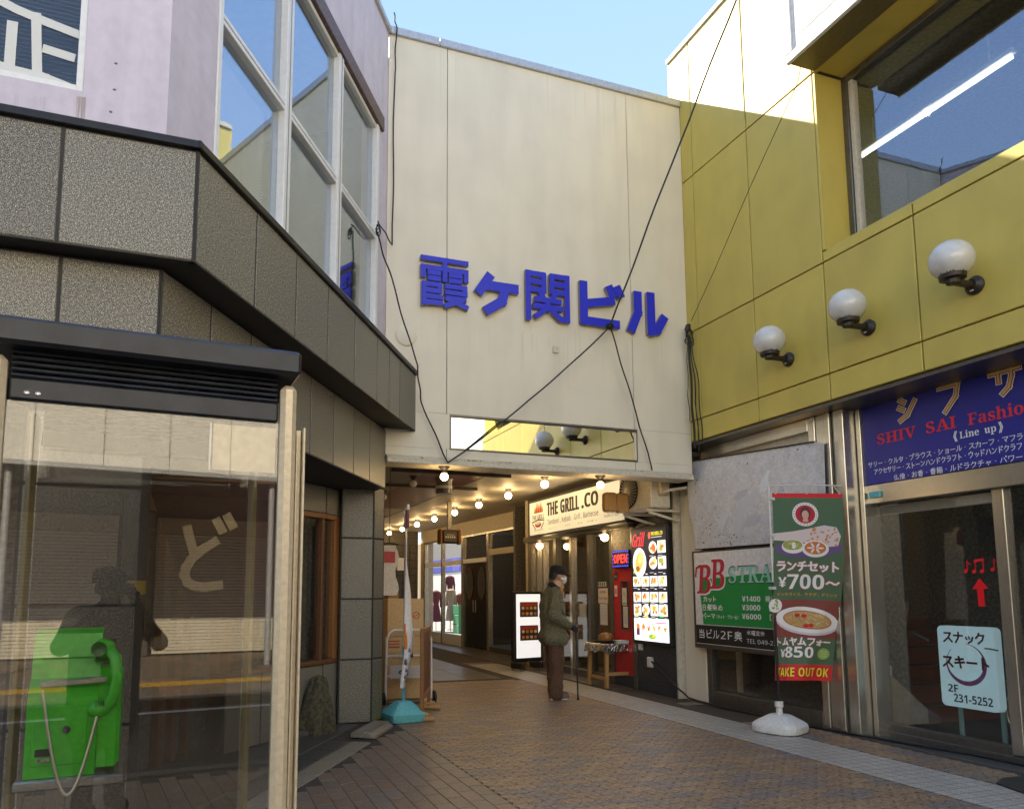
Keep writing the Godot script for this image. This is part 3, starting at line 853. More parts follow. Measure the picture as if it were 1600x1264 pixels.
# ---------- left: lilac and granite ----------
func make_lilac_building() -> void:
	var B := thing("lilac_building", "lilac upper storey over grey granite cladding with large angled windows", "building", Vector3(-4, 0, -8))
	var A := Vector2(-0.11, -4.08); var E := Vector2(2.18, -7.78)
	var ch := vframe(A, E)
	# granite band: front face and slanted face
	cladding(B, "granite_panel", A, E, 3.18, 3.82, [0.0, 0.67, 1.26, 1.84, 2.435, 3.03, 3.40, 3.75, 4.35], "granite", 3)
	var cuts := []
	for i in 14: cuts.append(i * 0.667 + 0.0)
	cladding(B, "granite_panel", Vector2(A.x - 13 * 0.667, A.y), A, 3.18, 3.82, cuts, "granite", 3)
	# body behind the band
	var body := MB.new()
	body.t = Transform3D(flat_basis(), Vector3.ZERO)
	var inset := 0.045
	var poly := PackedVector2Array([Vector2(-8.78, 4.13), Vector2(-0.14, 4.13), Vector2(2.12, 7.74), Vector2(1.82, 7.775), Vector2(1.82, 12), Vector2(-8.78, 12)])
	body.prism(poly, 3.19, 3.815)
	wpart(B, "band_core", body, mats["joint"])
	# black metal flashing on the band
	var fl := MB.new(); fl.t = ch
	fl.cham(Vector3(2.175, 3.845, -0.02), Vector3(4.40, 0.05, 0.09), 0.006)
	wpart(B, "flashing", fl, mats["black_flash"])
	var fl2 := MB.new(); fl2.t = vframe(Vector2(-8.8, A.y), A)
	fl2.cham(Vector3(4.35, 3.845, -0.02), Vector3(8.72, 0.05, 0.09), 0.006)
	wpart(B, "flashing", fl2, mats["black_flash"])
	# lower granite wall under the band
	var C := Vector2(-0.277, -4.222)
	var G := Vector2(1.842, -7.78)
	cladding(B, "granite_panel", C, G, 2.515, 3.175, [0.0, 0.52, 1.04, 1.56, 2.08, 2.60, 3.12, 3.60, 4.14], "granite", 3)
	cladding(B, "granite_panel", Vector2(C.x - 13 * 0.5, C.y), C, 2.515, 3.175, range(0, 14).map(func(i): return i * 0.5), "granite", 3)
	var low := MB.new(); low.t = Transform3D(flat_basis(), Vector3.ZERO)
	low.prism(PackedVector2Array([Vector2(-6.8, 4.27), Vector2(-0.30, 4.27), Vector2(1.79, 7.76), Vector2(1.79, 12), Vector2(-6.8, 12)]), 2.52, 3.17)
	wpart(B, "lower_core", low, mats["joint"])
	# soffit sheet over the recessed shop front
	# lilac wall: slanted part with the window
	var L0 := Vector2(-0.30, -4.36); var L1 := Vector2(1.82, -7.78)
	var lf := vframe(L0, L1)
	var len := L0.distance_to(L1)
	var w0 := 0.485; var w1 := len - 0.30
	wpart(B, "wall", wall_box(lf, 0.0, w0, 3.87, 7.9, -0.2, 0.0), mats["lilac"])
	wpart(B, "wall", wall_box(lf, w1, len, 3.87, 7.9, -0.2, 0.0), mats["lilac"])
	wpart(B, "wall", wall_box(lf, w0, w1, 6.70, 7.9, -0.2, 0.0), mats["lilac"])
	wpart(B, "wall", wall_box(lf, w0, w1, 3.87, 4.17, -0.2, -0.01), mats["lilac"])
	wpart(B, "lintel_strip", wall_box(lf, w0, w1 + 0.09, 6.53, 6.70, -0.12, 0.035, 0.006), mats["red_brown"])
	wpart(B, "sill", wall_box(lf, w0, w1 + 0.02, 4.165, 4.20, -0.12, 0.03, 0.004), mats["white_alu"])
	# window: two posts, transom, frame, six panes
	var win := Node3D.new(); win.name = "window"; B.add_child(win, true)
	var mull := [w0 + 0.03, 1.52, 2.60, w1 - 0.04]
	for i in 4:
		var ww: float = [0.05, 0.11, 0.11, 0.07][i]
		wpart(win, "mullion", wall_box(lf, mull[i] - ww / 2, mull[i] + ww / 2, 4.20, 6.53, -0.10, 0.012, 0.006), mats["white_alu"])
		if i in [1, 2]:
			wpart(win, "mullion_groove", wall_box(lf, mull[i] - 0.006, mull[i] + 0.006, 4.21, 6.52, 0.0125, 0.0145), mats["grey_plastic"])
	for i in 3:
		var a: float = mull[i] + [0.025, 0.055, 0.055][i]
		var b: float = mull[i + 1] - [0.055, 0.055, 0.035][i]
		for yy in [[5.20, 5.235], [5.245, 5.28]]:
			wpart(win, "transom", wall_box(lf, a, b, yy[0], yy[1], -0.09, 0.004, 0.004), mats["white_alu"])
		for yy in [[4.20, 4.245], [6.485, 6.53]]:
			wpart(win, "rail", wall_box(lf, a, b, yy[0], yy[1], -0.09, -0.005, 0.004), mats["white_alu"])
		for yy in [[4.245, 5.20], [5.28, 6.485]]:
			wpart(win, "pane", wall_box(lf, a, b, yy[0], yy[1], -0.056, -0.050), mats["pane_coated"])
	# room behind the slanted window
	wpart(B, "room_wall", wall_box(lf, -0.1, len - 0.35, 3.9, 6.9, -2.6, -2.5), mats["beige_wall"])
	wpart(B, "room_ceiling", wall_box(lf, -0.1, len - 0.05, 6.75, 6.85, -2.6, -0.2), mats["ceiling"])
	var bl := MB.new(); bl.t = lf
	for i in 34: bl.cham(Vector3(1.0, 4.3 + i * 0.026, -0.16), Vector3(0.86, 0.003, 0.022), 0.0)
	wpart(B, "blind", bl, mats["white_alu"]).set_meta("kind", "stuff")
	# front lilac wall with a taped window
	var ff := vframe(Vector2(-8.8, L0.y), L0)
	var fl_ := 8.5
	wpart(B, "wall", wall_box(ff, fl_ - 0.445, fl_, 3.87, 7.9, -0.2, 0.0), mats["lilac"])
	wpart(B, "wall", wall_box(ff, 0, fl_ - 2.3, 3.87, 7.9, -0.2, 0.0), mats["lilac"])
	wpart(B, "wall", wall_box(ff, fl_ - 2.3, fl_ - 0.445, 3.87, 4.215, -0.2, 0.0), mats["lilac"])
	wpart(B, "wall", wall_box(ff, fl_ - 2.3, fl_ - 0.445, 5.9, 7.9, -0.2, 0.0), mats["lilac"])
	var w2 := Node3D.new(); w2.name = "window"; B.add_child(w2, true)
	for e in [[fl_ - 2.3, fl_ - 2.26, 4.215, 5.9], [fl_ - 0.485, fl_ - 0.445, 4.215, 5.9], [fl_ - 2.26, fl_ - 0.485, 4.215, 4.255], [fl_ - 2.26, fl_ - 0.485, 5.86, 5.9]]:
		wpart(w2, "frame", wall_box(ff, e[0], e[1], e[2], e[3], -0.08, -0.01, 0.004), mats["white_alu"])
	wpart(w2, "pane", wall_box(ff, fl_ - 2.26, fl_ - 0.485, 4.255, 5.86, -0.056, -0.05), mats["pane_clear"])
	var bl2 := MB.new(); bl2.t = ff
	for i in 62:
		bl2.t = ff * Transform3D(Basis(Vector3.RIGHT, 0.9), Vector3(fl_ - 1.37, 4.27 + i * 0.026, -0.14))
		bl2.cham(Vector3.ZERO, Vector3(1.74, 0.003, 0.03), 0.0)
	wpart(w2, "blind_slats", bl2, mat("blind_blue", lin(0.045, 0.062, 0.105), 0.5)).set_meta("kind", "stuff")
	wpart(w2, "blind_back", wall_box(ff, fl_ - 2.26, fl_ - 0.47, 4.22, 5.88, -0.22, -0.2), mat("blind_back", lin(0.12, 0.14, 0.18), 0.8))
	var tape := ink_on(w2)
	var tc := lin(0.62, 0.63, 0.60)
	for st in [[-110, -40, 14, 6, 62, 20, 116, 34, 13], [44, 12, 52, 104, 13], [64, 62, 104, 70, 13], [-110, 70, 8, 98, 64, 106, 112, 120, 14], [8, 30, 8, 88, 14], [-60, -30, -60, 80, 14]]:
		var pts := []
		for i in range(0, st.size() - 1, 2): pts.append(taped(st[i], st[i + 1]))
		tape.line(pts, st[-1] * 0.0039, tc, 1)
	var tp := tape.commit(w2, "tape_letters")
	tp.transform = world_of(w2).affine_inverse() * ff * Transform3D(Basis(), Vector3(0, 0, -0.049))
	# screws and old fixing holes on the lilac wall
	var holes := MB.new(); holes.t = ff
	for e in [[180, 81], [180, 122], [176, 157], [204, 189], [250, 210]]:
		var q: Vector2 = taped(e[0], e[1])
		holes.ball(Vector3(q.x, q.y, 0.0), Vector3(0.010, 0.007, 0.004), 8, 5)
	wpart(B, "anchor_stub", holes, mats["grey_plastic"])
	# brown drips under the window corner, moss at the foot of the pier
	var dp := ink_on(B)
	for i in 30:
		var q := taped(rng.randf_range(120, 134) if i < 18 else rng.randf_range(0, 120), 138.0 + (0.0 if i < 18 else 6.0))
		var l := rng.randf_range(0.04, 0.30) if i < 18 else rng.randf_range(0.03, 0.12)
		dp.poly(PackedVector2Array([Vector2(q.x - 0.0025, q.y), Vector2(q.x + 0.0025, q.y), Vector2(q.x + 0.001, q.y - l)]), lin(0.40, 0.34, 0.34) if i < 18 else lin(0.55, 0.50, 0.55), 0)
	var ds := dp.commit(B, "drip_stains", 0.0, 0.8)
	ds.transform = world_of(B).affine_inverse() * ff * Transform3D(Basis(), Vector3(0, 0, 0.001))
	ds.set_meta("kind", "stuff")
	var ms := ink_on(B)
	for i in 420:
		var q := Vector2(rng.randf_range(0.012, 0.22), 0.03 + 0.5 * pow(rng.randf(), 2.2))
		ms.oval(q, Vector2(rng.randf_range(0.002, 0.008), rng.randf_range(0.003, 0.012)), [lin(0.12, 0.15, 0.035), lin(0.16, 0.19, 0.05), lin(0.10, 0.115, 0.04)][i % 3], 0, rng.randf() * 3.0, 6)
	var mo := ms.commit(B, "moss", 0.0, 0.95)
	mo.transform = world_of(B).affine_inverse() * vframe(Vector2(1.757, -7.95), Vector2(1.915, -8.12)) * Transform3D(Basis(), Vector3(0, 0, 0.0006))
	mo.set_meta("kind", "stuff")
	# parapet cap
	wpart(B, "parapet_cap", wall_box(lf, -0.05, len + 0.05, 7.9, 7.97, -0.28, 0.04, 0.008), mats["cap_metal"])
	wpart(B, "parapet_cap", wall_box(ff, 0, fl_ + 0.02, 7.9, 7.97, -0.28, 0.04, 0.008), mats["cap_metal"])
	var roof := MB.new(); roof.t = Transform3D(flat_basis(), Vector3.ZERO)
	roof.prism(PackedVector2Array([Vector2(-8.8, 4.55), Vector2(-0.42, 4.55), Vector2(1.62, 7.8), Vector2(1.8, 7.9), Vector2(1.8, 17), Vector2(-8.8, 17)]), 7.5, 7.7)
	wpart(B, "roof", roof, mats["dark_room"])
	wpart(B, "inner_wall", MB.new().box(Vector3(1.62, 3.9, -17), Vector3(1.80, 7.5, -7.9)), mats["dark_room"])
	wpart(B, "inner_wall", MB.new().box(Vector3(-8.8, 3.9, -9.4), Vector3(1.5, 7.5, -9.3)), mats["dark_room"])
	wpart(B, "inner_wall", MB.new().box(Vector3(-8.8, 3.87, -9.3), Vector3(-8.6, 7.5, -4.6)), mats["dark_room"])
	wpart(B, "floor_slab", MB.new().box(Vector3(-8.8, 3.83, -12), Vector3(-0.4, 3.86, -4.6)), mats["dark_room"])
	# pier by the passage, in courses
	var ys := [0.016, 0.68, 1.325, 1.985, 2.56]
	var p0 := Vector2(1.40, -7.95); var p1 := Vector2(1.757, -7.95); var p2 := Vector2(1.915, -8.12)
	for i in 4:
		cladding(B, "granite_panel", p0, p1, ys[i], ys[i + 1], [0.0, 0.357], "granite", 3)
		cladding(B, "granite_panel", p1, p2, ys[i], ys[i + 1], [0.0, 0.232], "granite", 3)
		cladding(B, "granite_panel", p2, Vector2(1.915, -8.7), ys[i], ys[i + 1], [0.0, 0.58], "granite", 3)
	cladding(B, "granite_panel", p1, p2, 2.56, 2.84, [0.0, 0.232], "granite", 3)
	cladding(B, "granite_panel", p2, Vector2(1.915, -8.7), 2.56, 3.2, [0.0, 0.58], "granite", 3)
	var pc := MB.new(); pc.t = Transform3D(flat_basis(), Vector3.ZERO)
	pc.prism(PackedVector2Array([Vector2(1.42, 7.975), Vector2(1.74, 7.975), Vector2(1.885, 8.13), Vector2(1.885, 8.72), Vector2(1.42, 8.72)]), 0.0, 2.54)
	wpart(B, "pier_core", pc, mats["joint"])
	# bay window: low granite wall, wooden frame, glass
	var b0 := Vector2(0.22, -6.80); var b1 := Vector2(1.21, -7.80); var b2 := Vector2(1.43, -8.06)
	for e in [[b0, b1], [b1, b2]]:
		var l: float = e[0].distance_to(e[1])
		var cu := [0.0, l] if l < 0.6 else [0.0, l * 0.33, l * 0.66, l]
		cladding(B, "granite_panel", e[0], e[1], 0.016, 0.66, cu, "granite", 3)
		cladding(B, "granite_panel", e[0], e[1], 2.22, 2.515, cu, "granite", 3)
	var bc := MB.new(); bc.t = Transform3D(flat_basis(), Vector3.ZERO)
	bc.prism(PackedVector2Array([Vector2(0.19, 6.87), Vector2(1.19, 7.87), Vector2(1.4, 8.12), Vector2(1.4, 8.6), Vector2(-0.2, 8.6)]), 0.0, 0.65)
	wpart(B, "bay_core", bc, mats["joint"])
	var bay := Node3D.new(); bay.name = "bay_window"; B.add_child(bay, true)
	var bf := vframe(b0, b1); var bl_ := b0.distance_to(b1)
	var cf := vframe(b1, b2); var cl := b1.distance_to(b2)
	wpart(bay, "sill", wall_box(bf, -0.02, bl_ + 0.02, 0.66, 0.70, -0.12, 0.02, 0.005), mats["wood_dark"])
	wpart(bay, "sill", wall_box(cf, 0.01, cl, 0.66, 0.70, -0.12, 0.02, 0.005), mats["wood_dark"])
	wpart(bay, "head", wall_box(bf, 0, bl_, 2.17, 2.22, -0.1, 0.005, 0.004), mats["wood"])
	wpart(bay, "head", wall_box(cf, 0.01, cl, 2.17, 2.22, -0.1, 0.005, 0.004), mats["wood"])
	for x in [0.02, 0.5, 0.97]: wpart(bay, "post", wall_box(bf, x * bl_ - 0.02, x * bl_ + 0.025, 0.70, 2.17, -0.09, 0.0, 0.004), mats["wood_dark"])
	wpart(bay, "post", wall_box(cf, cl - 0.17, cl - 0.07, 0.70, 2.17, -0.09, 0.004, 0.004), mats["wood"])
	wpart(bay, "post", wall_box(cf, cl - 0.055, cl, 0.70, 2.17, -0.09, 0.004, 0.004), mats["wood"])
	wpart(bay, "pane", wall_box(bf, 0.03, bl_ - 0.03, 0.70, 2.17, -0.05, -0.045), mats["pane_shop"])
	wpart(bay, "pane", wall_box(cf, 0.02, cl - 0.17, 0.70, 2.17, -0.05, -0.045), mats["pane_shop"])
	wpart(bay, "back_board", wall_box(bf, 0.0, bl_ + 0.15, 0.7, 2.2, -0.62, -0.58), mats["dark_room"])
	var notes := ink_on(bay)
	for e in [[0.78, 1.55, 0.3, 0.52], [1.12, 1.52, 0.2, 0.6], [0.82, 0.95, 0.34, 0.26], [1.14, 1.06, 0.2, 0.16]]:
		notes.rect(e[0], e[1], e[0] + e[2], e[1] + e[3], lin(0.16, 0.22, 0.28), 1)
		for r in 4: notes.line([Vector2(e[0] + 0.05 + r * 0.06, e[1] + e[3] * 0.9), Vector2(e[0] + 0.05 + r * 0.06, e[1] + e[3] * 0.3)], 0.014, lin(0.05, 0.06, 0.08), 2)
	var nt := notes.commit(bay, "notice")
	nt.transform = world_of(bay).affine_inverse() * bf * Transform3D(Basis(), Vector3(0, 0, -0.35))
	# corner pier in front of the shop door and the dark shop front behind
	for i in 4:
		cladding(B, "granite_panel", Vector2(-0.95, -4.50), Vector2(-0.31, -4.50), ys[i], ys[i + 1] + (0.0 if i < 3 else -0.05), [0.0, 0.64], "granite", 3)
		cladding(B, "granite_panel", Vector2(-0.31, -4.50), Vector2(-0.33, -4.98), ys[i], ys[i + 1] + (0.0 if i < 3 else -0.05), [0.0, 0.48], "granite", 3)
	var kc := MB.new(); kc.t = Transform3D(flat_basis(), Vector3.ZERO)
	kc.prism(PackedVector2Array([Vector2(-0.94, 4.53), Vector2(-0.35, 4.53), Vector2(-0.37, 5.0), Vector2(-0.94, 5.0)]), 0.0, 2.5)
	wpart(B, "pier_core", kc, mats["joint"])
	wpart(B, "rear_wall", MB.new().box(Vector3(-9, 0.0, -9.7), Vector3(1.8, 2.52, -9.6)), mats["dark_room"])
	wpart(B, "shop_wall", MB.new().box(Vector3(-9, 0.0, -5.3), Vector3(-0.94, 2.52, -5.2)), mats["dark_room"])
	var sw := vframe(Vector2(-0.75, -5.9), Vector2(0.9, -8.6))
	wpart(B, "shop_wall", wall_box(sw, -0.4, 3.4, 0.0, 2.52, -0.1, 0.0), mats["dark_room"])
	for x in [0.2, 0.75, 0.95, 1.15, 1.6, 1.72]:
		wpart(B, "door_post", wall_box(sw, x, x + 0.06, 0.0, 2.4, 0.0, 0.07, 0.004), mats["wood_dark"])
	wpart(B, "door_rail", wall_box(sw, 0.1, 2.4, 2.05, 2.15, 0.0, 0.06, 0.004), mats["wood"])

func taped(u: float, vv: float) -> Vector2:
	return Vector2(-1.151 + 0.00314 * u + 8.8, 4.2 + 0.00395 * (120.0 - vv) + 0.0004 * u)

# ---------- cream building ----------
func make_cream_building() -> void:
	var B := thing("cream_building", "cream building with blind upper wall bridging the covered passage", "building", Vector3(3.8, 0, -12))
	var f := vframe(Vector2(1.82, -7.78), Vector2(5.85, -7.78))
	var xs := [0.0, 0.725, 3.19, 4.03]
	for i in 3:
		for yy in [[2.90, 3.00], [3.41, 7.9]]:
			wpart(B, "wall_panel", wall_box(f, xs[i] + 0.004, xs[i + 1] - 0.004, yy[0], yy[1], -0.12, 0.0, 0.002), mats["cream"])
	wpart(B, "wall_panel", wall_box(f, 0.004, 0.762, 3.002, 3.408, -0.12, -0.0004, 0.0), mats["cream"])
	wpart(B, "wall_panel", wall_box(f, 3.222, 4.026, 3.002, 3.408, -0.12, -0.0004, 0.0), mats["cream"])
	wpart(B, "wall_core", wall_box(f, 0.0, 4.03, 2.86, 7.88, -0.3, -0.124), mats["cream_trim"])
	wpart(B, "lintel_trim", wall_box(f, 0.03, 4.03, 2.815, 2.865, -0.30, 0.03, 0.006), mats["cream_trim"])
	wpart(B, "lintel_trim", wall_box(f, 0.03, 4.03, 2.867, 2.897, -0.30, 0.012, 0.004), mats["cream_trim"])
	wpart(B, "parapet_cap", wall_box(f, 0.0, 0.62, 7.9, 8.0, -0.4, 0.03, 0.006), mats["cap_metal"])
	wpart(B, "parapet_cap", wall_box(f, 0.626, 4.03, 7.9, 8.0, -0.4, 0.03, 0.006), mats["cap_metal"])
	# mirror-glass strip window
	var w := Node3D.new(); w.name = "strip_window"; B.add_child(w, true)
	for e in [[0.762, 3.222, 3.385, 3.408], [0.762, 3.222, 3.002, 3.02], [0.762, 0.778, 3.02, 3.385], [3.206, 3.222, 3.02, 3.385]]:
		wpart(w, "frame", wall_box(f, e[0], e[1], e[2], e[3], -0.08, 0.012, 0.002), mats["steel_dark"])
	wpart(w, "pane", wall_box(f, 0.778, 3.206, 3.02, 3.385, -0.03, -0.02), mats["mirror"])
	# small wall fittings
	wpart(B, "wall_socket", wall_box(f, 2.07, 2.14, 4.27, 4.35, 0.0, 0.025, 0.004), mats["cream_trim"])
	var sk := MB.new(); sk.t = f * Transform3D(Basis(Vector3.RIGHT, PI / 2), Vector3(0.24, 4.27, 0.0))
	sk.lathe([Vector2(0.0, 0.0), Vector2(0.12, 0.0), Vector2(0.12, 0.01), Vector2(0.1, 0.02), Vector2(0.0, 0.02)], 24)
	wpart(B, "round_cover", sk, mats["cream"])
	# mass behind: roof and upper storeys over passage and shops
	wpart(B, "upper_storey", MB.new().box(Vector3(1.83, 3.45, -16.5), Vector3(10.0, 7.8, -8.09)), mats["dark_room"])
	wpart(B, "rear_roof", MB.new().box(Vector3(1.83, 3.4, -21.5), Vector3(6.6, 3.6, -16.51)), mats["dark_room"])
	# rain drips below the letters and brown weeping above the lintel
	var dr := ink_on(B)
	for i in 46:
		var x := rng.randf_range(0.42, 3.66)
		var y := rng.randf_range(4.45, 4.66); var l := rng.randf_range(0.15, 0.85)
		var wd := rng.randf_range(0.003, 0.010)
		dr.poly(PackedVector2Array([Vector2(x - wd, y), Vector2(x + wd, y), Vector2(x + wd * 0.7, y - l * 0.6), Vector2(x, y - l), Vector2(x - wd * 0.8, y - l * 0.5)]), [lin(0.685, 0.635, 0.50), lin(0.70, 0.65, 0.52), lin(0.665, 0.62, 0.49)][i % 3], 0)
	for i in 34:
		var x := rng.randf_range(0.06, 3.98)
		var l := rng.randf_range(0.25, 1.3); var wd := rng.randf_range(0.003, 0.012)
		dr.poly(PackedVector2Array([Vector2(x - wd, 7.89), Vector2(x + wd, 7.89), Vector2(x + wd * 0.5, 7.89 - l * 0.7), Vector2(x, 7.89 - l), Vector2(x - wd * 0.6, 7.89 - l * 0.5)]), [lin(0.69, 0.64, 0.51), lin(0.705, 0.655, 0.525)][i % 2], 0)
	var dst := dr.commit(B, "drip_stains", 0.0, 0.5)
	dst.transform = world_of(B).affine_inverse() * f * Transform3D(Basis(), Vector3(0, 0, 0.0006))
	dst.set_meta("kind", "stuff")
	var ws := ink_on(B)
	for i in 26:
		var x: float = [0.95, 1.1, 1.35, 1.5, 3.3, 0.4][rng.randi() % 6] + rng.randfn(0.0, 0.05)
		ws.rect(x, 2.895 - rng.randf_range(0.01, 0.026), x + rng.randf_range(0.004, 0.02), 2.895, lin(0.34, 0.24, 0.12), 0)
	var wm := ws.commit(B, "rust_weeps", 0.0, 0.7)
	wm.transform = world_of(B).affine_inverse() * f * Transform3D(Basis(), Vector3(0, 0, 0.0125))
	wm.set_meta("kind", "stuff")
	# letters
	var S := thing("wall_letters", "five raised blue Japanese characters across the cream wall", "lettering", Vector3(1.82, 4.6, -7.78))
	for L in WALL_LETTERS:
		var mb := MB.new(); var sd := MB.new()
		var k := 0
		for st in L[0].split(";"):
			var q: PackedStringArray = st.split(" ")
			for i in q.size() - 1:
				var a := Vector2(q[i].get_slice(",", 0).to_float(), q[i].get_slice(",", 1).to_float()) / 10.0
				var b := Vector2(q[i + 1].get_slice(",", 0).to_float(), q[i + 1].get_slice(",", 1).to_float()) / 10.0
				var A := Vector3(lerpf(L[2], L[3], a.x) , lerpf(L[5], L[4], a.y), 0)
				var C := Vector3(lerpf(L[2], L[3], b.x) , lerpf(L[5], L[4], b.y), 0)
				var wd: float = L[1] / 10.0 * 0.6
				var d := (C - A).normalized() * wd * 0.36
				var lift := 0.0006 * (k % 9)
				mb.bar(A - d + Vector3(0, 0, -7.718 + lift), C + d + Vector3(0, 0, -7.718 + lift), 0.012, wd, Vector3(0, 0, 1).cross((C - A).normalized()))
				sd.bar(A - d * 0.97 + Vector3(0, 0, -7.746 + lift), C + d * 0.97 + Vector3(0, 0, -7.746 + lift), 0.04, wd * 0.97, Vector3(0, 0, 1).cross((C - A).normalized()))
				k += 1
		var o := wpart(S, "letter", mb, mats["letter_blue"])
		wpart(o, "letter_side", sd, mats["letter_side"])

# ---------- yellow building ----------
func make_yellow_building() -> void:
	var B := thing("yellow_building", "yellow panel clad building with shop fronts at street level", "building", Vector3(8, 0, -4))
	var X := 5.85
	var zs := [-8.03, -7.56, -6.56, -5.553, -4.543, -3.535, -2.525, -1.515, -0.505, -0.3]
	var rows := [[3.30, 3.573], [3.573, 4.735], [4.735, 6.815], [6.815, 8.70]]
	var f := vframe(Vector2(X, -8.03), Vector2(X, -0.3))
	for i in 9:
		for r in 4:
			var y0: float = rows[r][0]; var y1: float = rows[r][1]
			if r == 2 and i >= 3: y1 = 4.85
			wpart(B, "panel", wall_box(f, zs[i] + 8.03 + 0.007, zs[i + 1] + 8.03 - 0.007, y0 + 0.007, y1 - 0.007, -0.06, 0.0, 0.005), mats["yellow%d" % (rng.randi() % 3)])
	wpart(B, "cap", wall_box(f, 0.0, 7.73, 8.70, 8.77, -0.3, 0.02, 0.006), mats["cream_trim"])
	# backing behind the joints, open at the window
	wpart(B, "backing", wall_box(f, 0.01, 7.72, 3.31, 4.84, -0.36, -0.062), mats["yellow_joint"])
	wpart(B, "backing", wall_box(f, 0.01, 7.72, 6.82, 8.69, -0.36, -0.062), mats["yellow_joint"])
	wpart(B, "backing", wall_box(f, 0.01, 2.46, 4.84, 6.82, -0.36, -0.062), mats["yellow_joint"])
	# end wall on the street and behind the cream roof
	wpart(B, "end_wall", MB.new().box(Vector3(5.92, 3.3, -0.302), Vector3(13, 8.7, -0.28)), mats["yellow0"])
	wpart(B, "end_wall", MB.new().box(Vector3(5.9, 7.8, -8.06), Vector3(13, 8.7, -8.035)), mats["yellow0"])
	# window reveal: left jamb, soffit panels, sill sheet
	wpart(B, "reveal", MB.new().cham(Vector3(6.045, 5.833, -5.535), Vector3(0.39, 1.94, 0.03), 0.003), mats["yellow1"])
	for e in [[-5.50, -4.30], [-4.286, -3.0], [-2.986, -1.7]]:
		wpart(B, "reveal", MB.new().cham(Vector3(6.05, 6.83, (e[0] + e[1]) / 2), Vector3(0.40, 0.03, e[1] - e[0]), 0.003), mats["yellow2"])
	wpart(B, "reveal", MB.new().cham(Vector3(6.05, 4.85, -3.4), Vector3(0.39, 0.02, 4.2), 0.003), mats["yellow0"])
	var w := Node3D.new(); w.name = "window"; B.add_child(w, true)
	var wf := vframe(Vector2(6.22, -5.52), Vector2(6.22, -1.4))
	wpart(w, "frame", wall_box(wf, 0.0, 0.07, 4.86, 6.81, -0.1, 0.02, 0.006), mats["steel_dark"])
	wpart(w, "frame", wall_box(wf, 0.07, 4.1, 6.74, 6.81, -0.1, 0.02, 0.006), mats["steel_dark"])
	wpart(w, "frame", wall_box(wf, 0.07, 4.1, 4.86, 4.90, -0.1, 0.02, 0.006), mats["steel_dark"])
	wpart(w, "inner_frame", wall_box(wf, 0.072, 0.12, 4.90, 6.74, -0.08, 0.0, 0.004), mats["cream_trim"])
	wpart(w, "pane", wall_box(wf, 0.12, 4.05, 4.90, 6.74, -0.04, -0.034), mats["pane_sky"])
	# upstairs room with a strip lamp
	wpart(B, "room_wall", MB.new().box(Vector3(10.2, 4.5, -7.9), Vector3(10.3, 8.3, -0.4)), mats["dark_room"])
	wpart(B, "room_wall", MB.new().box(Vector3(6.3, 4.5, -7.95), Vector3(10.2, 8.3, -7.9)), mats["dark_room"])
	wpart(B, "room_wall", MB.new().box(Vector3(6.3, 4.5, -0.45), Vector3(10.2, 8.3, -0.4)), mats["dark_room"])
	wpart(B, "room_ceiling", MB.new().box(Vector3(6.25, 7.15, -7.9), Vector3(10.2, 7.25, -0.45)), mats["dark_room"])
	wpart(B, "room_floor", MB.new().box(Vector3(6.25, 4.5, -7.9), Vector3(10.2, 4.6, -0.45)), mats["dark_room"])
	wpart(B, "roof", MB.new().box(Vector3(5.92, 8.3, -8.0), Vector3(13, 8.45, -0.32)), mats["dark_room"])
	var sl := thing("strip_lamp", "white fluorescent strip lamp under the ceiling behind the large upper window", "lamp", Vector3(7.5, 6.72, -5.55))
	var t1 := MB.new().cham(Vector3(0, 0.09, 0), Vector3(0.09, 0.05, 1.9), 0.01)
	part(sl, "housing", t1, mats["white_paint"])
	part(sl, "tube", MB.new().tube([Vector3(0, 0.03, -0.92), Vector3(0, 0.03, 0.92)], 0.02, 10), mats["tube_light"])
	for e in [-0.7, 0.7]: part(sl, "hanger", MB.new().tube([Vector3(0, 0.11, e), Vector3(0, 0.43, e)], 0.008, 6), mats["white_paint"])
	var tl := OmniLight3D.new(); tl.name = "tube_glow"; tl.light_energy = 0.02; tl.light_color = Color(0.95, 1, 0.97); tl.omni_range = 8.0; tl.light_size = 0.015; tl.shadow_enabled = true; tl.omni_attenuation = 2.0
	sl.add_child(tl); tl.position = Vector3(0, 0.0, 0)
	# ---- street level: x 6.1 front, from the cream pillar to the door ----
	var g := vframe(Vector2(6.1, -7.96), Vector2(6.1, -5.6))
	wpart(B, "soffit", MB.new().box(Vector3(5.88, 3.262, -8.02), Vector3(6.6, 3.296, -0.3)), mats["steel_dark"])
	wpart(B, "beam", wall_box(g, 0.02, 1.835, 3.12, 3.26, -0.1, 0.0, 0.006), mats["steel"])
	wpart(B, "fascia", wall_box(g, 0.10, 1.83, 2.90, 3.12, -0.12, -0.08, 0.0), mats["cream_trim"])
	wpart(B, "shop_base", wall_box(g, 0.092, 1.835, 0.0, 0.17, -0.12, -0.003, 0.004), mats["steel_dark"])
	wpart(B, "shop_post", wall_box(g, 0.0, 0.09, 0.0, 3.115, -0.1, 0.0, 0.004), mats["steel_dark"])
	wpart(B, "shop_pane", wall_box(g, 0.09, 1.838, 0.17, 2.9, -0.06, -0.055), mats["pane_shop"])
	wpart(B, "shop_post", wall_box(g, 0.30, 0.36, 0.17, 0.8, -0.25, -0.2, 0.004), mats["beige_wall"])
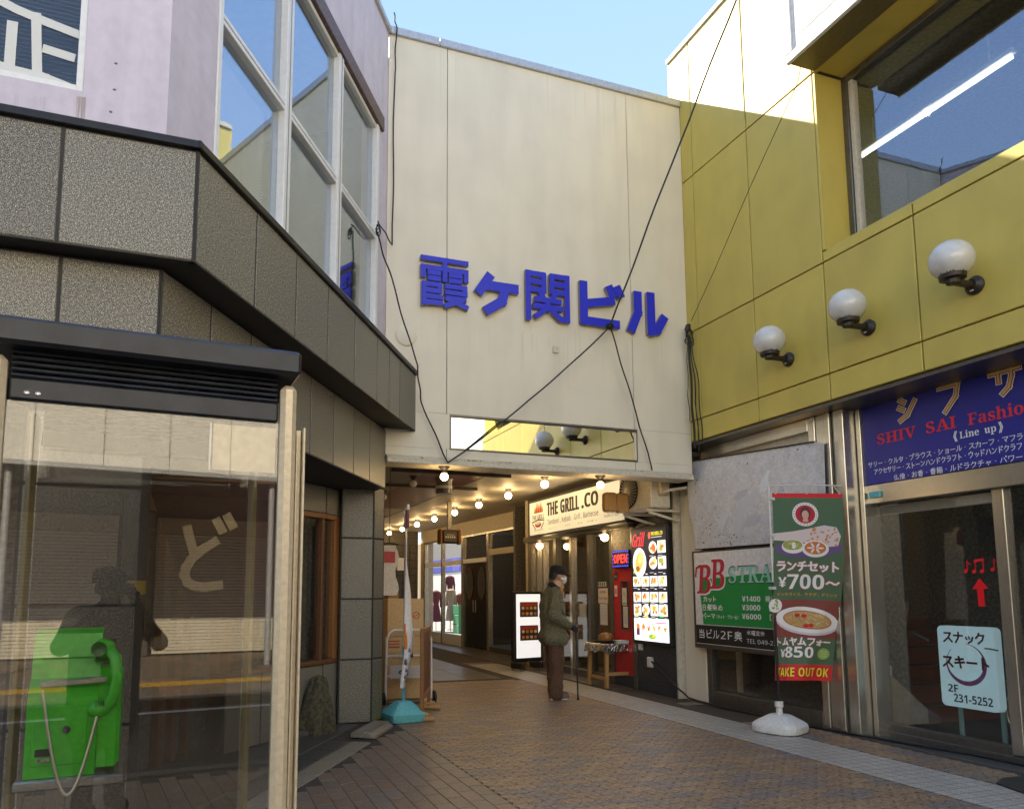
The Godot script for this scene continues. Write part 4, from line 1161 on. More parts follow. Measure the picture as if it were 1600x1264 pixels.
	for e in [[1.84, 1.93, 0.0, "steel"], [1.935, 2.06, -0.015, "steel"], [2.065, 2.13, 0.006, "steel"], [2.135, 2.175, -0.03, "steel_dark"], [2.18, 2.30, 0.0, "steel"]]:
		wpart(B, "column", wall_box(g, e[0], e[1], 0.0, 3.262, -0.3, e[2], 0.006), mats[e[3]])
	wpart(B, "column_base", wall_box(g, 2.31, 2.36, 0.0, 3.26, -0.36, -0.16, 0.004), mats["steel"])
	# door frame and glass at x 6.45, sliding door post, transom under the blue sign
	var d := vframe(Vector2(6.42, -5.74), Vector2(6.42, -0.4))
	wpart(B, "transom", wall_box(d, 0.0, 5.3, 2.28, 2.47, -0.08, 0.10, 0.006), mats["steel"])
	var door := Node3D.new(); door.name = "glass_door"; B.add_child(door, true)
	wpart(door, "stile", wall_box(d, 0.02, 0.12, 0.06, 2.28, -0.06, 0.02, 0.005), mats["steel"])
	wpart(door, "stile", wall_box(d, 1.31, 1.41, 0.06, 2.28, -0.06, 0.03, 0.005), mats["steel"])
	wpart(door, "rail", wall_box(d, 0.12, 1.31, 0.0, 0.125, -0.06, 0.02, 0.005), mats["steel_dark"])
	wpart(door, "rail", wall_box(d, 0.16, 1.31, 2.17, 2.26, -0.08, -0.02, 0.005), mats["cream_trim"])
	wpart(door, "pane", wall_box(d, 0.12, 1.31, 0.125, 2.28, -0.026, -0.02), mats["pane_shop"])
	wpart(B, "sill", wall_box(d, 0.0, 5.3, 0.0, 0.05, -0.2, 0.05, 0.004), mats["steel_dark"])
	wpart(B, "shop_pane", wall_box(d, 1.41, 5.3, 0.05, 2.28, -0.026, -0.02), mats["pane_shop"])
	wpart(B, "latch_box", wall_box(d, 0.17, 0.29, 2.335, 2.395, 0.10, 0.13, 0.004), mats["teal"])
	# stair hall behind the door
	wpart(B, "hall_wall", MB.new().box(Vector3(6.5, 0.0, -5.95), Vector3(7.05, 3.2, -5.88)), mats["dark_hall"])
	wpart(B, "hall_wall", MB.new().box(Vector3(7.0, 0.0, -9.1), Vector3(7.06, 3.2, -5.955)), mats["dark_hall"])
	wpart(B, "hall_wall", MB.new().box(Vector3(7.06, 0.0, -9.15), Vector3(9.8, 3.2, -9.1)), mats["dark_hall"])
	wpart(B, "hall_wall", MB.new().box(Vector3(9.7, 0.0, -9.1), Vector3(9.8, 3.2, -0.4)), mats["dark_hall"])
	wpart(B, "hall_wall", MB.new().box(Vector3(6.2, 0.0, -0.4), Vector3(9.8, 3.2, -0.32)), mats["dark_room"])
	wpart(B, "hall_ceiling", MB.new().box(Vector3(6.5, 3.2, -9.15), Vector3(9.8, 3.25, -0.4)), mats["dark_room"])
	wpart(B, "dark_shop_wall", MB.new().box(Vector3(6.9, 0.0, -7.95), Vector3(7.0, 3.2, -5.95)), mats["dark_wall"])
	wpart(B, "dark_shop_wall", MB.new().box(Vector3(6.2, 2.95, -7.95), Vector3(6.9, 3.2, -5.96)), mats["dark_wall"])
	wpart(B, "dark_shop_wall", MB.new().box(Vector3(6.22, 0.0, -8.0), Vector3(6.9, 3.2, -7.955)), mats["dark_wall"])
	for i in 9:
		wpart(B, "stair", MB.new().cham(Vector3(8.1, 0.09 + i * 0.18, -6.1 - i * 0.26), Vector3(2.0, 0.18, 0.29), 0.006), mats["brick_stair"])
		wpart(B, "stair_nosing", MB.new().cham(Vector3(8.1, 0.175 + i * 0.18, -5.97 - i * 0.26), Vector3(1.99, 0.022, 0.03), 0.004), mats["steel_dark"])
	var wedge := MB.new()
	wedge.prism(PackedVector2Array([Vector2(6.55, 0.06), Vector2(7.1, 0.06), Vector2(7.1, 0.2), Vector2(6.55, 0.62)]), -5.86, -5.74)
	wpart(B, "stair_curb", wedge, mats["beige_wall"])
	var rail := MB.new().tube([Vector3(7.15, 0.9, -5.7), Vector3(7.15, 1.0, -6.0), Vector3(7.15, 2.4, -8.1)], 0.022, 8)
	wpart(B, "handrail", rail, mats["steel"])
	wpart(B, "meter_box", MB.new().cham(Vector3(6.5, 0.62, -5.68), Vector3(0.06, 0.1, 0.09), 0.008), mats["white_plastic"])

# ---------- the sunlit side of the street, behind the camera (mirrored in glass) ----------
func make_street_behind() -> void:
	var pv := structure("far_pavement", MB.new().box(Vector3(-40, -0.15, 5.5), Vector3(40, -0.01, 30)), mats["mortar"])
	var bm: StandardMaterial3D = mat("brick_far", Color.WHITE, 0.6, 0.0, "grain", 1.8, "fine", Vector3(1, 1, 1))
	bm.vertex_color_use_as_albedo = true
	var spots := []
	for i in range(-30, 24):
		for j in 14:
			if j == 3: continue
			spots.append([Vector3(i * 0.5, 0.0, 5.75 + j * 0.5), rng.randi() % 3, 0.0])
	pieces(pv, "paving_slab", brick_mesh(0.5, 0.5, 0.008), spots, [mats["slab0"], mats["slab2"], mats["brick0"]], 0, "paving_slabs", bm)
	structure("tactile_strip", MB.new().box(Vector3(-30, -0.01, 7.02), Vector3(30, 0.006, 7.48)), mat("tactile_yellow", lin(0.62, 0.36, 0.03), 0.7, 0.0, "grain", 2.0))
	var B := thing("arcade_building", "white fronted arcade building with roller shutter across the street", "building", Vector3(0, 0, 14))
	for i in range(-16, 12):
		wpart(B, "fascia_panel", MB.new().cham(Vector3(i * 1.1 + 0.5, 4.95, 9.45), Vector3(1.09, 2.6, 0.06), 0.004), mat("fascia_white", lin(0.84, 0.83, 0.80), 0.45, 0.0, "faint", 0.5))
	wpart(B, "fascia_edge", MB.new().cham(Vector3(-2, 3.6, 9.45), Vector3(30, 0.08, 0.12), 0.01), mats["cap_metal"])
	wpart(B, "fascia_core", MB.new().box(Vector3(-17, 3.62, 9.49), Vector3(13, 6.2, 9.7)), mats["cream_trim"])
	wpart(B, "canopy", MB.new().box(Vector3(-17, 3.64, 9.71), Vector3(13, 3.8, 13.0)), mats["steel_dark"])
	wpart(B, "upper_wall", MB.new().box(Vector3(-17, 6.0, 12.6), Vector3(13, 11.0, 13.0)), mats["white_paint"])
	wpart(B, "back_wall", MB.new().box(Vector3(-17, 0.0, 13.0), Vector3(13, 11.0, 13.2)), mats["dark_hall"])
	# shutters with real slats, pilasters between
	for s in [[-8.5, -5.2], [-3.2, 0.4], [1.2, 4.4], [5.2, 9.0]]:
		var sh := MB.new()
		for k in 36: sh.cham(Vector3((s[0] + s[1]) / 2, 0.05 + k * 0.075, 12.93), Vector3(s[1] - s[0], 0.066, 0.03), 0.008)
		wpart(B, "shutter", sh, mat("shutter_beige", lin(0.62, 0.58, 0.5), 0.5, 0.0, "fine", 1.0)).set_meta("kind", "stuff")
		wpart(B, "shutter_box", MB.new().cham(Vector3((s[0] + s[1]) / 2, 2.9, 12.9), Vector3(s[1] - s[0], 0.35, 0.2), 0.01), mats["beige_wall"])
	for x in [-9.3, -4.2, 0.8, 4.8]:
		wpart(B, "pilaster", MB.new().cham(Vector3(x, 1.8, 12.85), Vector3(0.6, 3.6, 0.3), 0.01), mats["steel_dark"])
	for x in [-12.0, -7.0, -1.5, 3.0, 8.0]:
		wpart(B, "canopy_post", MB.new().tube([Vector3(x, 0, 9.6), Vector3(x, 3.64, 9.6)], 0.06, 12), mats["cap_metal"])
	wpart(B, "notice", MB.new().cham(Vector3(0.8, 1.5, 12.68), Vector3(0.4, 0.3, 0.02), 0.0), mat("notice_yellow", lin(0.7, 0.5, 0.03), 0.6))
	for e in [[-18.5, 8.0], [17, 9.5]]:
		var t := thing("street_building", ["plain beige street building left of the arcade", "plain grey street building right of the arcade"][0 if e[0] < 0 else 1], "building", Vector3(e[0], 0, 16))
		part(t, "wall", MB.new().box(Vector3(-3.5 if e[0] > 0 else -12, 0, -4), Vector3(12 if e[0] > 0 else 1.0, e[1], 4)), mats["beige_wall"] if e[0] < 0 else mats["white_paint"])
		for i in 3:
			part(t, "window", MB.new().cham(Vector3((2.0 if e[0] > 0 else -6.0) + i * 2.4 - 2.0, 4.6, -4.0), Vector3(1.5, 1.3, 0.08), 0.01), mats["steel_dark"])

# ---------- passage under the cream building ----------
func bulb(at: Vector3, lit: bool, label: String, group: String, r := 0.06, energy := 0.035) -> void:
	var t := thing("ceiling_bulb", label, "lamp", at, 0.0, group)
	var base := MB.new()
	base.lathe([Vector2(0.0, -0.075), Vector2(0.028, -0.075), Vector2(0.03, -0.04), Vector2(0.055, -0.015), Vector2(0.07, 0.0), Vector2(0.0, 0.0)], 16)
	part(t, "socket", base, mats["bronze"])
	var g := MB.new()
	g.ball(Vector3(0, -0.115, 0), Vector3(r, r, r) , 16, 10)
	part(t, "light_bulb", g, mats["bulb_light"] if lit else mats["globe"])
	if lit:
		var l := OmniLight3D.new()
		l.name = "bulb_glow"
		l.light_color = Color(1.0, 0.78, 0.48); l.light_energy = energy; l.light_size = r
		l.omni_range = 12.0; l.omni_attenuation = 2.0; l.shadow_enabled = true
		t.add_child(l); l.position = Vector3(0, -0.115, 0)

func along(z: float) -> float:
	return (z + 21.2) / cos(atan(0.45 / 7.8))

func make_passage() -> void:
	var B := thing("passage_arcade", "covered passage with cream ceiling and glazed shop fronts under the cream building", "building", Vector3(4, 0, -15))
	# ceiling boards: cream field with a red-brown field and edge strips
	for j in 9:
		var z := -8.1 - j * 1.5
		wpart(B, "ceiling_panel", MB.new().cham(Vector3(5.35, 3.23, z - 0.75), Vector3(2.4, 0.05, 1.494), 0.003), mats["ceiling"])
		var red := j in [1, 2, 3, 4, 6]
		wpart(B, "ceiling_panel", MB.new().cham(Vector3(3.65, 3.235, z - 0.75), Vector3(0.99, 0.05, 1.494), 0.003), mats["ceiling_red"] if red else mats["ceiling"])
		wpart(B, "ceiling_panel", MB.new().cham(Vector3(2.5, 3.235, z - 0.75), Vector3(1.3, 0.05, 1.494), 0.003), mat("ceiling_grey", lin(0.27, 0.255, 0.23), 0.6, 0.0, "fine", 0.6))
	for z in [-10.4, -11.9]:
		wpart(B, "ceiling_track", MB.new().cham(Vector3(3.5, 3.18, z), Vector3(1.9, 0.05, 0.07), 0.006), mats["bronze"])
	wpart(B, "side_wall", MB.new().box(Vector3(1.80, 0.0, -21.4), Vector3(1.88, 3.4, -8.72)), mats["beige_wall"])
	wpart(B, "back_wall", MB.new().box(Vector3(1.8, 0.0, -21.5), Vector3(6.1, 3.4, -21.4)), mats["dark_room"])
	# glazed shop front on the right-hand side, far half
	var f := vframe(Vector2(6.2, -21.2), Vector2(6.65, -13.4))
	wpart(B, "shop_lintel", wall_box(f, -0.2, 7.9, 2.86, 3.22, -0.3, 0.0, 0.006), mats["beige_wall"])
	wpart(B, "shop_beam", wall_box(f, 0.0, 6.3, 2.80, 2.858, -0.12, 0.01, 0.006), mats["steel"])
	for e in [[-21.07, 0.12], [-19.64, 0.08], [-18.16, 0.10], [-16.56, 0.12], [-15.02, 0.08]]:
		var x: float = along(e[0])
		wpart(B, "shop_post", wall_box(f, x - e[1] / 2, x + e[1] / 2, 0.0, 2.80, -0.1, 0.012, 0.005), mats["steel"])
	wpart(B, "column", wall_box(f, along(-14.95), along(-14.35), 0.0, 2.86, -0.3, 0.03, 0.01), mats["beige_wall"])
	wpart(B, "column", wall_box(f, along(-21.9), along(-21.12), 0.0, 2.86, -0.3, 0.03, 0.01), mats["beige_wall"])
	for e in [[-21.0, -19.69], [-19.59, -18.22]]:
		var a: float = along(e[0]); var b: float = along(e[1])
		wpart(B, "shop_rail", wall_box(f, a, b, 2.12, 2.24, -0.08, 0.0, 0.005), mats["white_alu"])
		wpart(B, "shop_rail", wall_box(f, a, b, 0.0, 0.28, -0.08, 0.0, 0.005), mats["white_alu"])
		wpart(B, "shop_pane", wall_box(f, a, b, 0.28, 2.12, -0.05, -0.044), mats["pane_clear"])
		wpart(B, "shop_pane", wall_box(f, a, b, 2.24, 2.80, -0.05, -0.044), mats["pane_clear"])
	# pair of dark doors with oval lights
	for i in 2:
		var a: float = along(-18.10) + i * 0.75; var b := a + 0.73
		var door := Node3D.new(); door.name = "door"; B.add_child(door, true)
		var mb := MB.new(); mb.t = f
		mb.cham(Vector3((a + b) / 2, 1.06, -0.06), Vector3(b - a, 2.1, 0.05), 0.005)
		wpart(door, "leaf", mb, mat("door_dark", lin(0.045, 0.045, 0.046), 0.25, 0.5))
		var ov := MB.new(); ov.t = f * Transform3D(Basis(Vector3.RIGHT, PI / 2), Vector3((a + b) / 2, 1.62, -0.034)) * Transform3D(Basis.from_scale(Vector3(0.22, 1.0, 0.38)), Vector3.ZERO)
		ov.lathe([Vector2(0.0, 0.0), Vector2(1.0, 0.0), Vector2(1.06, 0.012), Vector2(0.96, 0.016), Vector2(0.93, 0.006), Vector2(0.0, 0.006)], 28)
		wpart(door, "oval_light", ov, mat("oval_glass", lin(0.30, 0.30, 0.28), 0.08, 0.8))
		wpart(door, "handle", MB.new().tube([f * Vector3(a + 0.66 - i * 0.6, 0.9, 0.0), f * Vector3(a + 0.66 - i * 0.6, 1.2, 0.0)], 0.014, 8), mats["steel"])
	wpart(B, "shop_rail", wall_box(f, along(-18.10), along(-16.62), 2.13, 2.24, -0.08, 0.0, 0.005), mats["white_alu"])
	wpart(B, "shop_pane", wall_box(f, along(-18.10), along(-16.62), 2.24, 2.80, -0.05, -0.044), mats["pane_shop"])
	wpart(B, "shop_pane", wall_box(f, along(-16.5), along(-15.06), 0.12, 2.28, -0.05, -0.044), mats["pane_shop"])
	wpart(B, "shop_rail", wall_box(f, along(-16.5), along(-15.06), 2.28, 2.42, -0.08, 0.0, 0.005), mats["beige_wall"])
	wpart(B, "shop_pane", wall_box(f, along(-16.5), along(-15.06), 2.42, 2.80, -0.05, -0.044), mats["pane_shop"])
	wpart(B, "shop_rail", wall_box(f, along(-16.5), along(-15.06), 0.0, 0.12, -0.08, 0.0, 0.005), mats["steel_dark"])
	wpart(B, "shop_inner_wall", wall_box(f, along(-18.3), along(-14.0), 0.0, 3.3, -1.6, -1.5), mats["dark_room"])
	wpart(B, "shop_inner_wall", wall_box(f, along(-18.3), along(-18.2), 0.0, 3.3, -1.6, -0.1), mats["dark_room"])
	wpart(B, "shop_curtain", wall_box(f, along(-15.7), along(-15.1), 0.2, 2.2, -0.5, -0.45), mats["wood_dark"])
	# small post holding a hanging sign
	# sunlit yard beyond the far windows
	var Y := structure("yard", MB.new().box(Vector3(6.75, -0.005, -40), Vector3(30, 0.012, -16.7)), mat("yard_pale", lin(0.55, 0.53, 0.5), 0.8, 0.0, "grain", 1.0))
	var yw := thing("yard_wall", "pale grey shop wall with blue stripes beyond the far glass", "building", Vector3(13, 0, -32))
	part(yw, "wall", MB.new().box(Vector3(-1, 0, -8), Vector3(0, 2.4, 9)), mats["white_paint"])
	part(yw, "stripe", MB.new().box(Vector3(-1.06, 2.42, -8), Vector3(0, 2.7, 9)), mat("stripe_blue", lin(0.03, 0.05, 0.42), 0.6))
	part(yw, "stripe", MB.new().box(Vector3(-1.06, 2.9, -8), Vector3(0, 3.1, 9)), mat("stripe_blue", lin(0.03, 0.05, 0.42), 0.6))
	part(yw, "upper_wall", MB.new().box(Vector3(-1.03, 2.4, -8), Vector3(0, 5.5, 9)), mats["grey_plastic"])
	# clothes on stands in the yard
	var cl := [["dress_stand", "maroon dress hung on a stand beyond the far glass", Vector3(7.80, 0.012, -25.0), "dress_maroon", lin(0.16, 0.015, 0.035), 1.45],
		["dress_stand", "beige coat and maroon skirt on a stand beyond the far glass", Vector3(8.15, 0.012, -24.4), "coat_beige", lin(0.45, 0.34, 0.22), 1.5],
		["dress_stand", "tall maroon robe hung high behind the beige coat", Vector3(8.65, 0.012, -26.0), "robe", lin(0.13, 0.02, 0.04), 2.0],
		["dress_stand", "dark red jacket on a low stand beside the green crates", Vector3(8.72, 0.012, -25.0), "jacket_red", lin(0.2, 0.02, 0.03), 1.35]]
	for c in cl:
		var t := thing(c[0], c[1], "clothes", c[2], 0.0, "clothes on stands in the yard")
		part(t, "pole", MB.new().tube([Vector3.ZERO, Vector3(0, c[5], 0)], 0.015, 8), mats["steel"])
		part(t, "foot", MB.new().lathe([Vector2(0, 0), Vector2(0.2, 0), Vector2(0.18, 0.02), Vector2(0, 0.03)], 16), mats["steel_dark"])
		var h: float = c[5]
		var d := MB.new()
		d.t = Transform3D(Basis.from_scale(Vector3(0.62, 1, 0.5)), Vector3.ZERO)
		d.lathe([Vector2(0.0, h - 1.1), Vector2(0.3, h - 1.1), Vector2(0.25, h - 0.75), Vector2(0.16, h - 0.5), Vector2(0.22, h - 0.2), Vector2(0.24, h - 0.06), Vector2(0.08, h), Vector2(0.0, h)], 18)
		d.tube([Vector3(-0.2, h - 0.08, 0), Vector3(-0.27, h - 0.35, 0), Vector3(-0.27, h - 0.6, 0)], [0.07, 0.065, 0.05], 8)
		d.tube([Vector3(0.2, h - 0.08, 0), Vector3(0.27, h - 0.35, 0), Vector3(0.27, h - 0.6, 0)], [0.07, 0.065, 0.05], 8)
		part(t, "garment", d, mat(c[3], c[4], 0.85, 0.0, "grain", 3.0))
	for k in 3:
		var t := thing("plastic_crate", "green plastic crate in the stack beyond the far glass", "crate", Vector3(8.50, 0.012 + k * 0.32, -23.7), 0.0, "green crates in the yard")
		var cm := mat("crate_green", lin(0.02, 0.2, 0.08), 0.5)
		for e in [[Vector3(0, 0.15, 0.3), Vector3(0.8, 0.3, 0.02)], [Vector3(0, 0.15, -0.3), Vector3(0.8, 0.3, 0.02)], [Vector3(0.4, 0.15, 0), Vector3(0.02, 0.3, 0.58)], [Vector3(-0.4, 0.15, 0), Vector3(0.02, 0.3, 0.58)]]:
			part(t, "side", MB.new().cham(e[0], e[1], 0.005), cm)
		part(t, "rim", MB.new().cham(Vector3(0, 0.3, 0.31), Vector3(0.84, 0.03, 0.03), 0.005).cham(Vector3(0, 0.3, -0.31), Vector3(0.84, 0.03, 0.03), 0.005), cm)
		part(t, "base", MB.new().cham(Vector3(0, 0.01, 0), Vector3(0.8, 0.02, 0.6), 0.004), cm)
	# ceiling bulbs: a lit row, a few unlit
	for k in 8:
		bulb(Vector3(5.03, 3.2, -10.40 - k * 1.47), true, "round bulb glowing in the ceiling row of the passage", "lit bulbs in the passage ceiling row")
	for p in [Vector3(3.05, 3.2, -11.0), Vector3(3.0, 3.2, -12.8), Vector3(3.0, 3.2, -14.6)]:
		bulb(p, false, "unlit bulb on the dim left ceiling of the passage", "unlit bulbs in the passage ceiling")
	for p in [Vector3(2.54, 2.812, -7.85), Vector3(4.55, 2.812, -7.85)]:
		bulb(p, true, "small lit bulb under the edge of the cream wall", "bulbs under the cream wall edge", 0.045, 0.012)
	# ceiling down-lighter drum
	var dr := thing("ceiling_drum", "squat metal spotlight drum on the red ceiling field", "spotlight", Vector3(3.62, 3.21, -11.2))
	part(dr, "drum", MB.new().lathe([Vector2(0.0, -0.24), Vector2(0.13, -0.24), Vector2(0.13, -0.04), Vector2(0.15, 0.0), Vector2(0.0, 0.0)], 20), mats["steel_dark"])
	part(dr, "band", MB.new().lathe([Vector2(0.131, -0.16), Vector2(0.136, -0.155), Vector2(0.136, -0.12), Vector2(0.131, -0.115)], 20), mats["white_alu"])
	# hanging lantern sign
	var hs := thing("hanging_sign", "small dark wooden hanging sign box with rounded ends in the passage", "sign", Vector3(4.64, 2.36, -14.0))
	part(hs, "box", MB.new().cham(Vector3(0, 0.14, 0), Vector3(0.34, 0.27, 0.16), 0.03), mats["bronze"])
	for s in [-1, 1]: part(hs, "end", MB.new().cham(Vector3(s * 0.2, 0.14, 0), Vector3(0.06, 0.31, 0.2), 0.025), mats["wood"])
	part(hs, "hanger", MB.new().cham(Vector3(0, 0.57, 0), Vector3(0.09, 0.57, 0.05), 0.005), mats["steel_dark"])
	var hk := ink_on(hs)
	for k in 5: hk.rect(-0.11 + k * 0.045, 0.11, -0.08 + k * 0.045, 0.15, lin(0.4, 0.36, 0.28), 1)
	hk.rect(-0.08, 0.17, 0.08, 0.185, lin(0.3, 0.27, 0.2), 1)
	hk.commit(hs, "lettering").position.z = 0.081
	# shelves with goods on the back wall
	var sh := thing("wall_rack", "dark wire rack with framed goods on the passage back wall", "rack", Vector3(5.3, 0, -20.9))
	var rk := MB.new()
	for i in 9: rk.bar(Vector3(-1.0 + i * 0.2, 1.0, 0), Vector3(-1.0 + i * 0.2, 2.75, 0), 0.015, 0.015)
	for j in 9: rk.bar(Vector3(-1.0, 1.0 + j * 0.22, 0.01), Vector3(0.6, 1.0 + j * 0.22, 0.01), 0.015, 0.015)
	part(sh, "grid", rk, mats["bronze"])
	for i in 2: part(sh, "leg", MB.new().cham(Vector3([-1.0, 0.6][i], 0.5, 0), Vector3(0.05, 1.0, 0.05), 0.005), mats["bronze"])
	var goods := [[Vector3(-0.55, 1.25, 0.1), Vector3(0.34, 0.5, 0.04), "wood"], [Vector3(-0.1, 1.3, 0.1), Vector3(0.3, 0.6, 0.04), "wood_pale"], [Vector3(-0.5, 2.1, 0.1), Vector3(0.3, 0.3, 0.06), "red_paint"], [Vector3(0.1, 2.2, 0.1), Vector3(0.2, 0.36, 0.05), "cloth_white"], [Vector3(0.35, 1.4, 0.1), Vector3(0.2, 0.4, 0.05), "wood_dark"]]
	for g in goods:
		part(sh, "framed_good", MB.new().cham(g[0], g[1], 0.008), mats[g[2]])
	# white hanging cloth behind the boxes
	var cm2 := MB.new()
	for k in 8:
		var a := Vector3(2.42 + 0.03 * sin(k * 1.3), 1.35 + k * 0.09, -10.4); var b := Vector3(2.42 + 0.03 * sin(k * 1.3 + 1.3), 1.35 + (k + 1) * 0.09, -10.4)
		cm2.quad(a, a + Vector3(0.22, 0, 0.04), b + Vector3(0.22, 0, 0.04), b)
		cm2.quad(a + Vector3(0.22, 0, 0.037), a + Vector3(0, 0, -0.003), b + Vector3(0, 0, -0.003), b + Vector3(0.22, 0, 0.037))
	var hc := thing("hanging_cloth", "narrow white printed cloth hanging behind the cardboard boxes", "cloth", Vector3(0, 0, 0))
	part(hc, "cloth", cm2, mats["cloth_white"])
	var rd := MB.new().tube([Vector3(2.4, 2.08, -10.4), Vector3(2.52, 2.10, -10.38), Vector3(2.66, 2.08, -10.36)], 0.012, 8)
	rd.tube([Vector3(2.53, 2.1, -10.38), Vector3(2.53, 3.2, -10.38)], 0.005, 6)
	part(hc, "rod", rd, mats["bronze"])
	var mk := MB.new()
	mk.cham(Vector3(2.53, 1.9, -10.365), Vector3(0.16, 0.16, 0.004), 0.0)
	part(hc, "mark", mk, mats["red_paint"])

func food(m: Ink, c: Vector2, r: Vector2, sq: bool) -> void:
	if sq: m.rect(c.x - r.x, c.y - r.y, c.x + r.x, c.y + r.y, lin(0.8, 0.78, 0.72), 2)
	else: m.oval(c, r, lin(0.85, 0.83, 0.78), 2)
	for q in 9:
		var col: Color = [lin(0.55, 0.25, 0.06), lin(0.65, 0.12, 0.04), lin(0.25, 0.35, 0.05), lin(0.75, 0.5, 0.15), lin(0.35, 0.14, 0.05)][rng.randi() % 5]
		var p := c + Vector2(rng.randf_range(-0.5, 0.5) * r.x, rng.randf_range(-0.5, 0.5) * r.y)
		m.oval(p, r * rng.randf_range(0.18, 0.4), col, 3 + (q % 2), rng.randf() * 3.0, 10)

# ---------- grill restaurant ----------
func make_grill() -> void:
	var B := thing("grill_front", "dark steel and glass restaurant front with blue-grey side wall", "shop front", Vector3(6.2, 0, -11))
	var f := vframe(Vector2(6.0, -13.2), Vector2(6.0, -7.96))
	# blue-grey wall with display, red panel wall, steel door bays
	wpart(B, "blue_wall", wall_box(f, 3.80, 4.76, 0.0, 3.18, -0.2, 0.0, 0.004), mats["blue_wall"])
	wpart(B, "wall_edge", wall_box(f, 3.70, 3.798, 0.0, 2.4, -0.2, 0.012, 0.004), mats["steel_dark"])
	wpart(B, "corner_trim", wall_box(f, 4.762, 4.80, 0.0, 2.8, -0.2, 0.02, 0.004), mats["cream_trim"])
	wpart(B, "cream_pillar", wall_box(f, 4.82, 5.24, 0.0, 2.81, -0.3, -0.08, 0.004), mats["cream"])
	wpart(B, "dark_beam", wall_box(f, 0.0, 3.80, 2.35, 2.45, -0.2, 0.10, 0.004), mats["steel_dark"])
	wpart(B, "dark_beam", wall_box(f, 0.0, 3.80, 2.45, 3.19, -0.3, -0.02, 0.0), mats["dark_wall"])
	var rp := Node3D.new(); rp.name = "red_panel"; B.add_child(rp, true)
	for e in [[3.165, 3.37, 0.17, 1.76], [3.60, 3.70, 0.17, 1.76], [3.37, 3.60, 0.17, 0.84], [3.37, 3.60, 1.56, 1.76]]:
		wpart(rp, "board", wall_box(f, e[0], e[1], e[2], e[3], -0.12, -0.01, 0.003), mats["red_paint"])
	wpart(rp, "pane", wall_box(f, 3.37, 3.60, 0.84, 1.56, -0.06, -0.055), mats["pane_shop"])
	for e in [[3.362, 3.378, 0.83, 1.57], [3.592, 3.608, 0.83, 1.57], [3.378, 3.592, 0.83, 0.846], [3.378, 3.592, 1.554, 1.57]]:
		wpart(rp, "bead", wall_box(f, e[0], e[1], e[2], e[3], -0.03, -0.004, 0.0), mats["steel_dark"])
	wpart(B, "base", wall_box(f, 3.165, 3.70, 0.0, 0.168, -0.12, -0.012, 0.003), mats["blue_wall"])
	wpart(B, "upper_board", wall_box(f, 3.165, 3.70, 1.765, 2.35, -0.12, -0.012, 0.003), mats["dark_room"])
	var pk := ink_on(rp)
	pk.rect(3.41, 1.20, 3.54, 1.46, lin(0.62, 0.62, 0.56), 1)
	pk.line([Vector2(3.44, 1.34), Vector2(3.47, 1.41), Vector2(3.49, 1.33), Vector2(3.51, 1.40)], 0.006, lin(0.2, 0.22, 0.2), 2)
	pk.rect(3.425, 1.22, 3.525, 1.24, lin(0.1, 0.35, 0.2), 2)
	pk.commit(rp, "poster").transform = world_of(rp).affine_inverse() * f * Transform3D(Basis(), Vector3(0, 0, -0.006))
	pk = ink_on(rp)
	pk.rect(3.43, 0.87, 3.56, 1.185, lin(0.62, 0.62, 0.6), 1)
	for k in 7: pk.rect(3.445, 1.14 - k * 0.035, 3.545, 1.145 - k * 0.035, lin(0.3, 0.3, 0.3), 2)
	pk.commit(rp, "poster").transform = world_of(rp).affine_inverse() * f * Transform3D(Basis(), Vector3(0, 0, -0.006))
	pk = ink_on(rp)
	pk.rect(3.20, 1.33, 3.28, 1.50, lin(0.65, 0.62, 0.6), 1)
	pk.rect(3.225, 1.37, 3.255, 1.45, lin(0.5, 0.03, 0.03), 2)
	pk.commit(rp, "sticker").transform = world_of(rp).affine_inverse() * f * Transform3D(Basis(), Vector3(0, 0, -0.006))
	pk = ink_on(rp)
	pk.rect(3.20, 1.57, 3.29, 1.70, lin(0.02, 0.03, 0.025), 1)
	pk.rect(3.215, 1.63, 3.275, 1.645, lin(0.2, 0.35, 0.25), 2)
	pk.commit(rp, "sticker").transform = world_of(rp).affine_inverse() * f * Transform3D(Basis(), Vector3(0, 0, -0.006))
	# door bays: posts and glass from z -13.2 to -10.0
	for e in [[0.0, 0.16, "steel"], [0.34, 0.42, "steel"], [0.62, 0.70, "steel"], [1.10, 1.22, "steel_dark"], [1.72, 1.80, "steel"], [2.36, 2.46, "steel_dark"], [3.06, 3.16, "steel_dark"]]:
		wpart(B, "post", wall_box(f, e[0], e[1], 0.0, 2.35, -0.12, 0.0, 0.005), mats[e[2]])
	for e in [[0.16, 0.34], [0.42, 0.62], [0.70, 1.10], [1.22, 1.72], [1.80, 2.36], [2.46, 3.06]]:
		wpart(B, "pane", wall_box(f, e[0], e[1], 0.12, 2.35, -0.06, -0.055), mats["pane_shop"])
		wpart(B, "base_rail", wall_box(f, e[0], e[1], 0.0, 0.12, -0.1, -0.01, 0.003), mats["steel_dark"])
	wpart(B, "frosted_panel", wall_box(f, 1.84, 2.34, 0.3, 1.25, -0.10, -0.09, 0.0), mat("frosted", lin(0.13, 0.15, 0.145), 0.5))
	wpart(B, "yellow_cloth", wall_box(f, 2.50, 3.02, 0.25, 1.35, -0.22, -0.2, 0.0), mat("cloth_yellow", lin(0.42, 0.27, 0.01), 0.7, 0.0, "grain", 2.0))
	var dk := ink_on(B)
	dk.rect(2.62, 1.22, 2.92, 1.46, lin(0.6, 0.56, 0.52), 1)
	dk.text("OPEN", 2.68, 2.86, 1.40, 0.04, lin(0.45, 0.08, 0.07), 2)
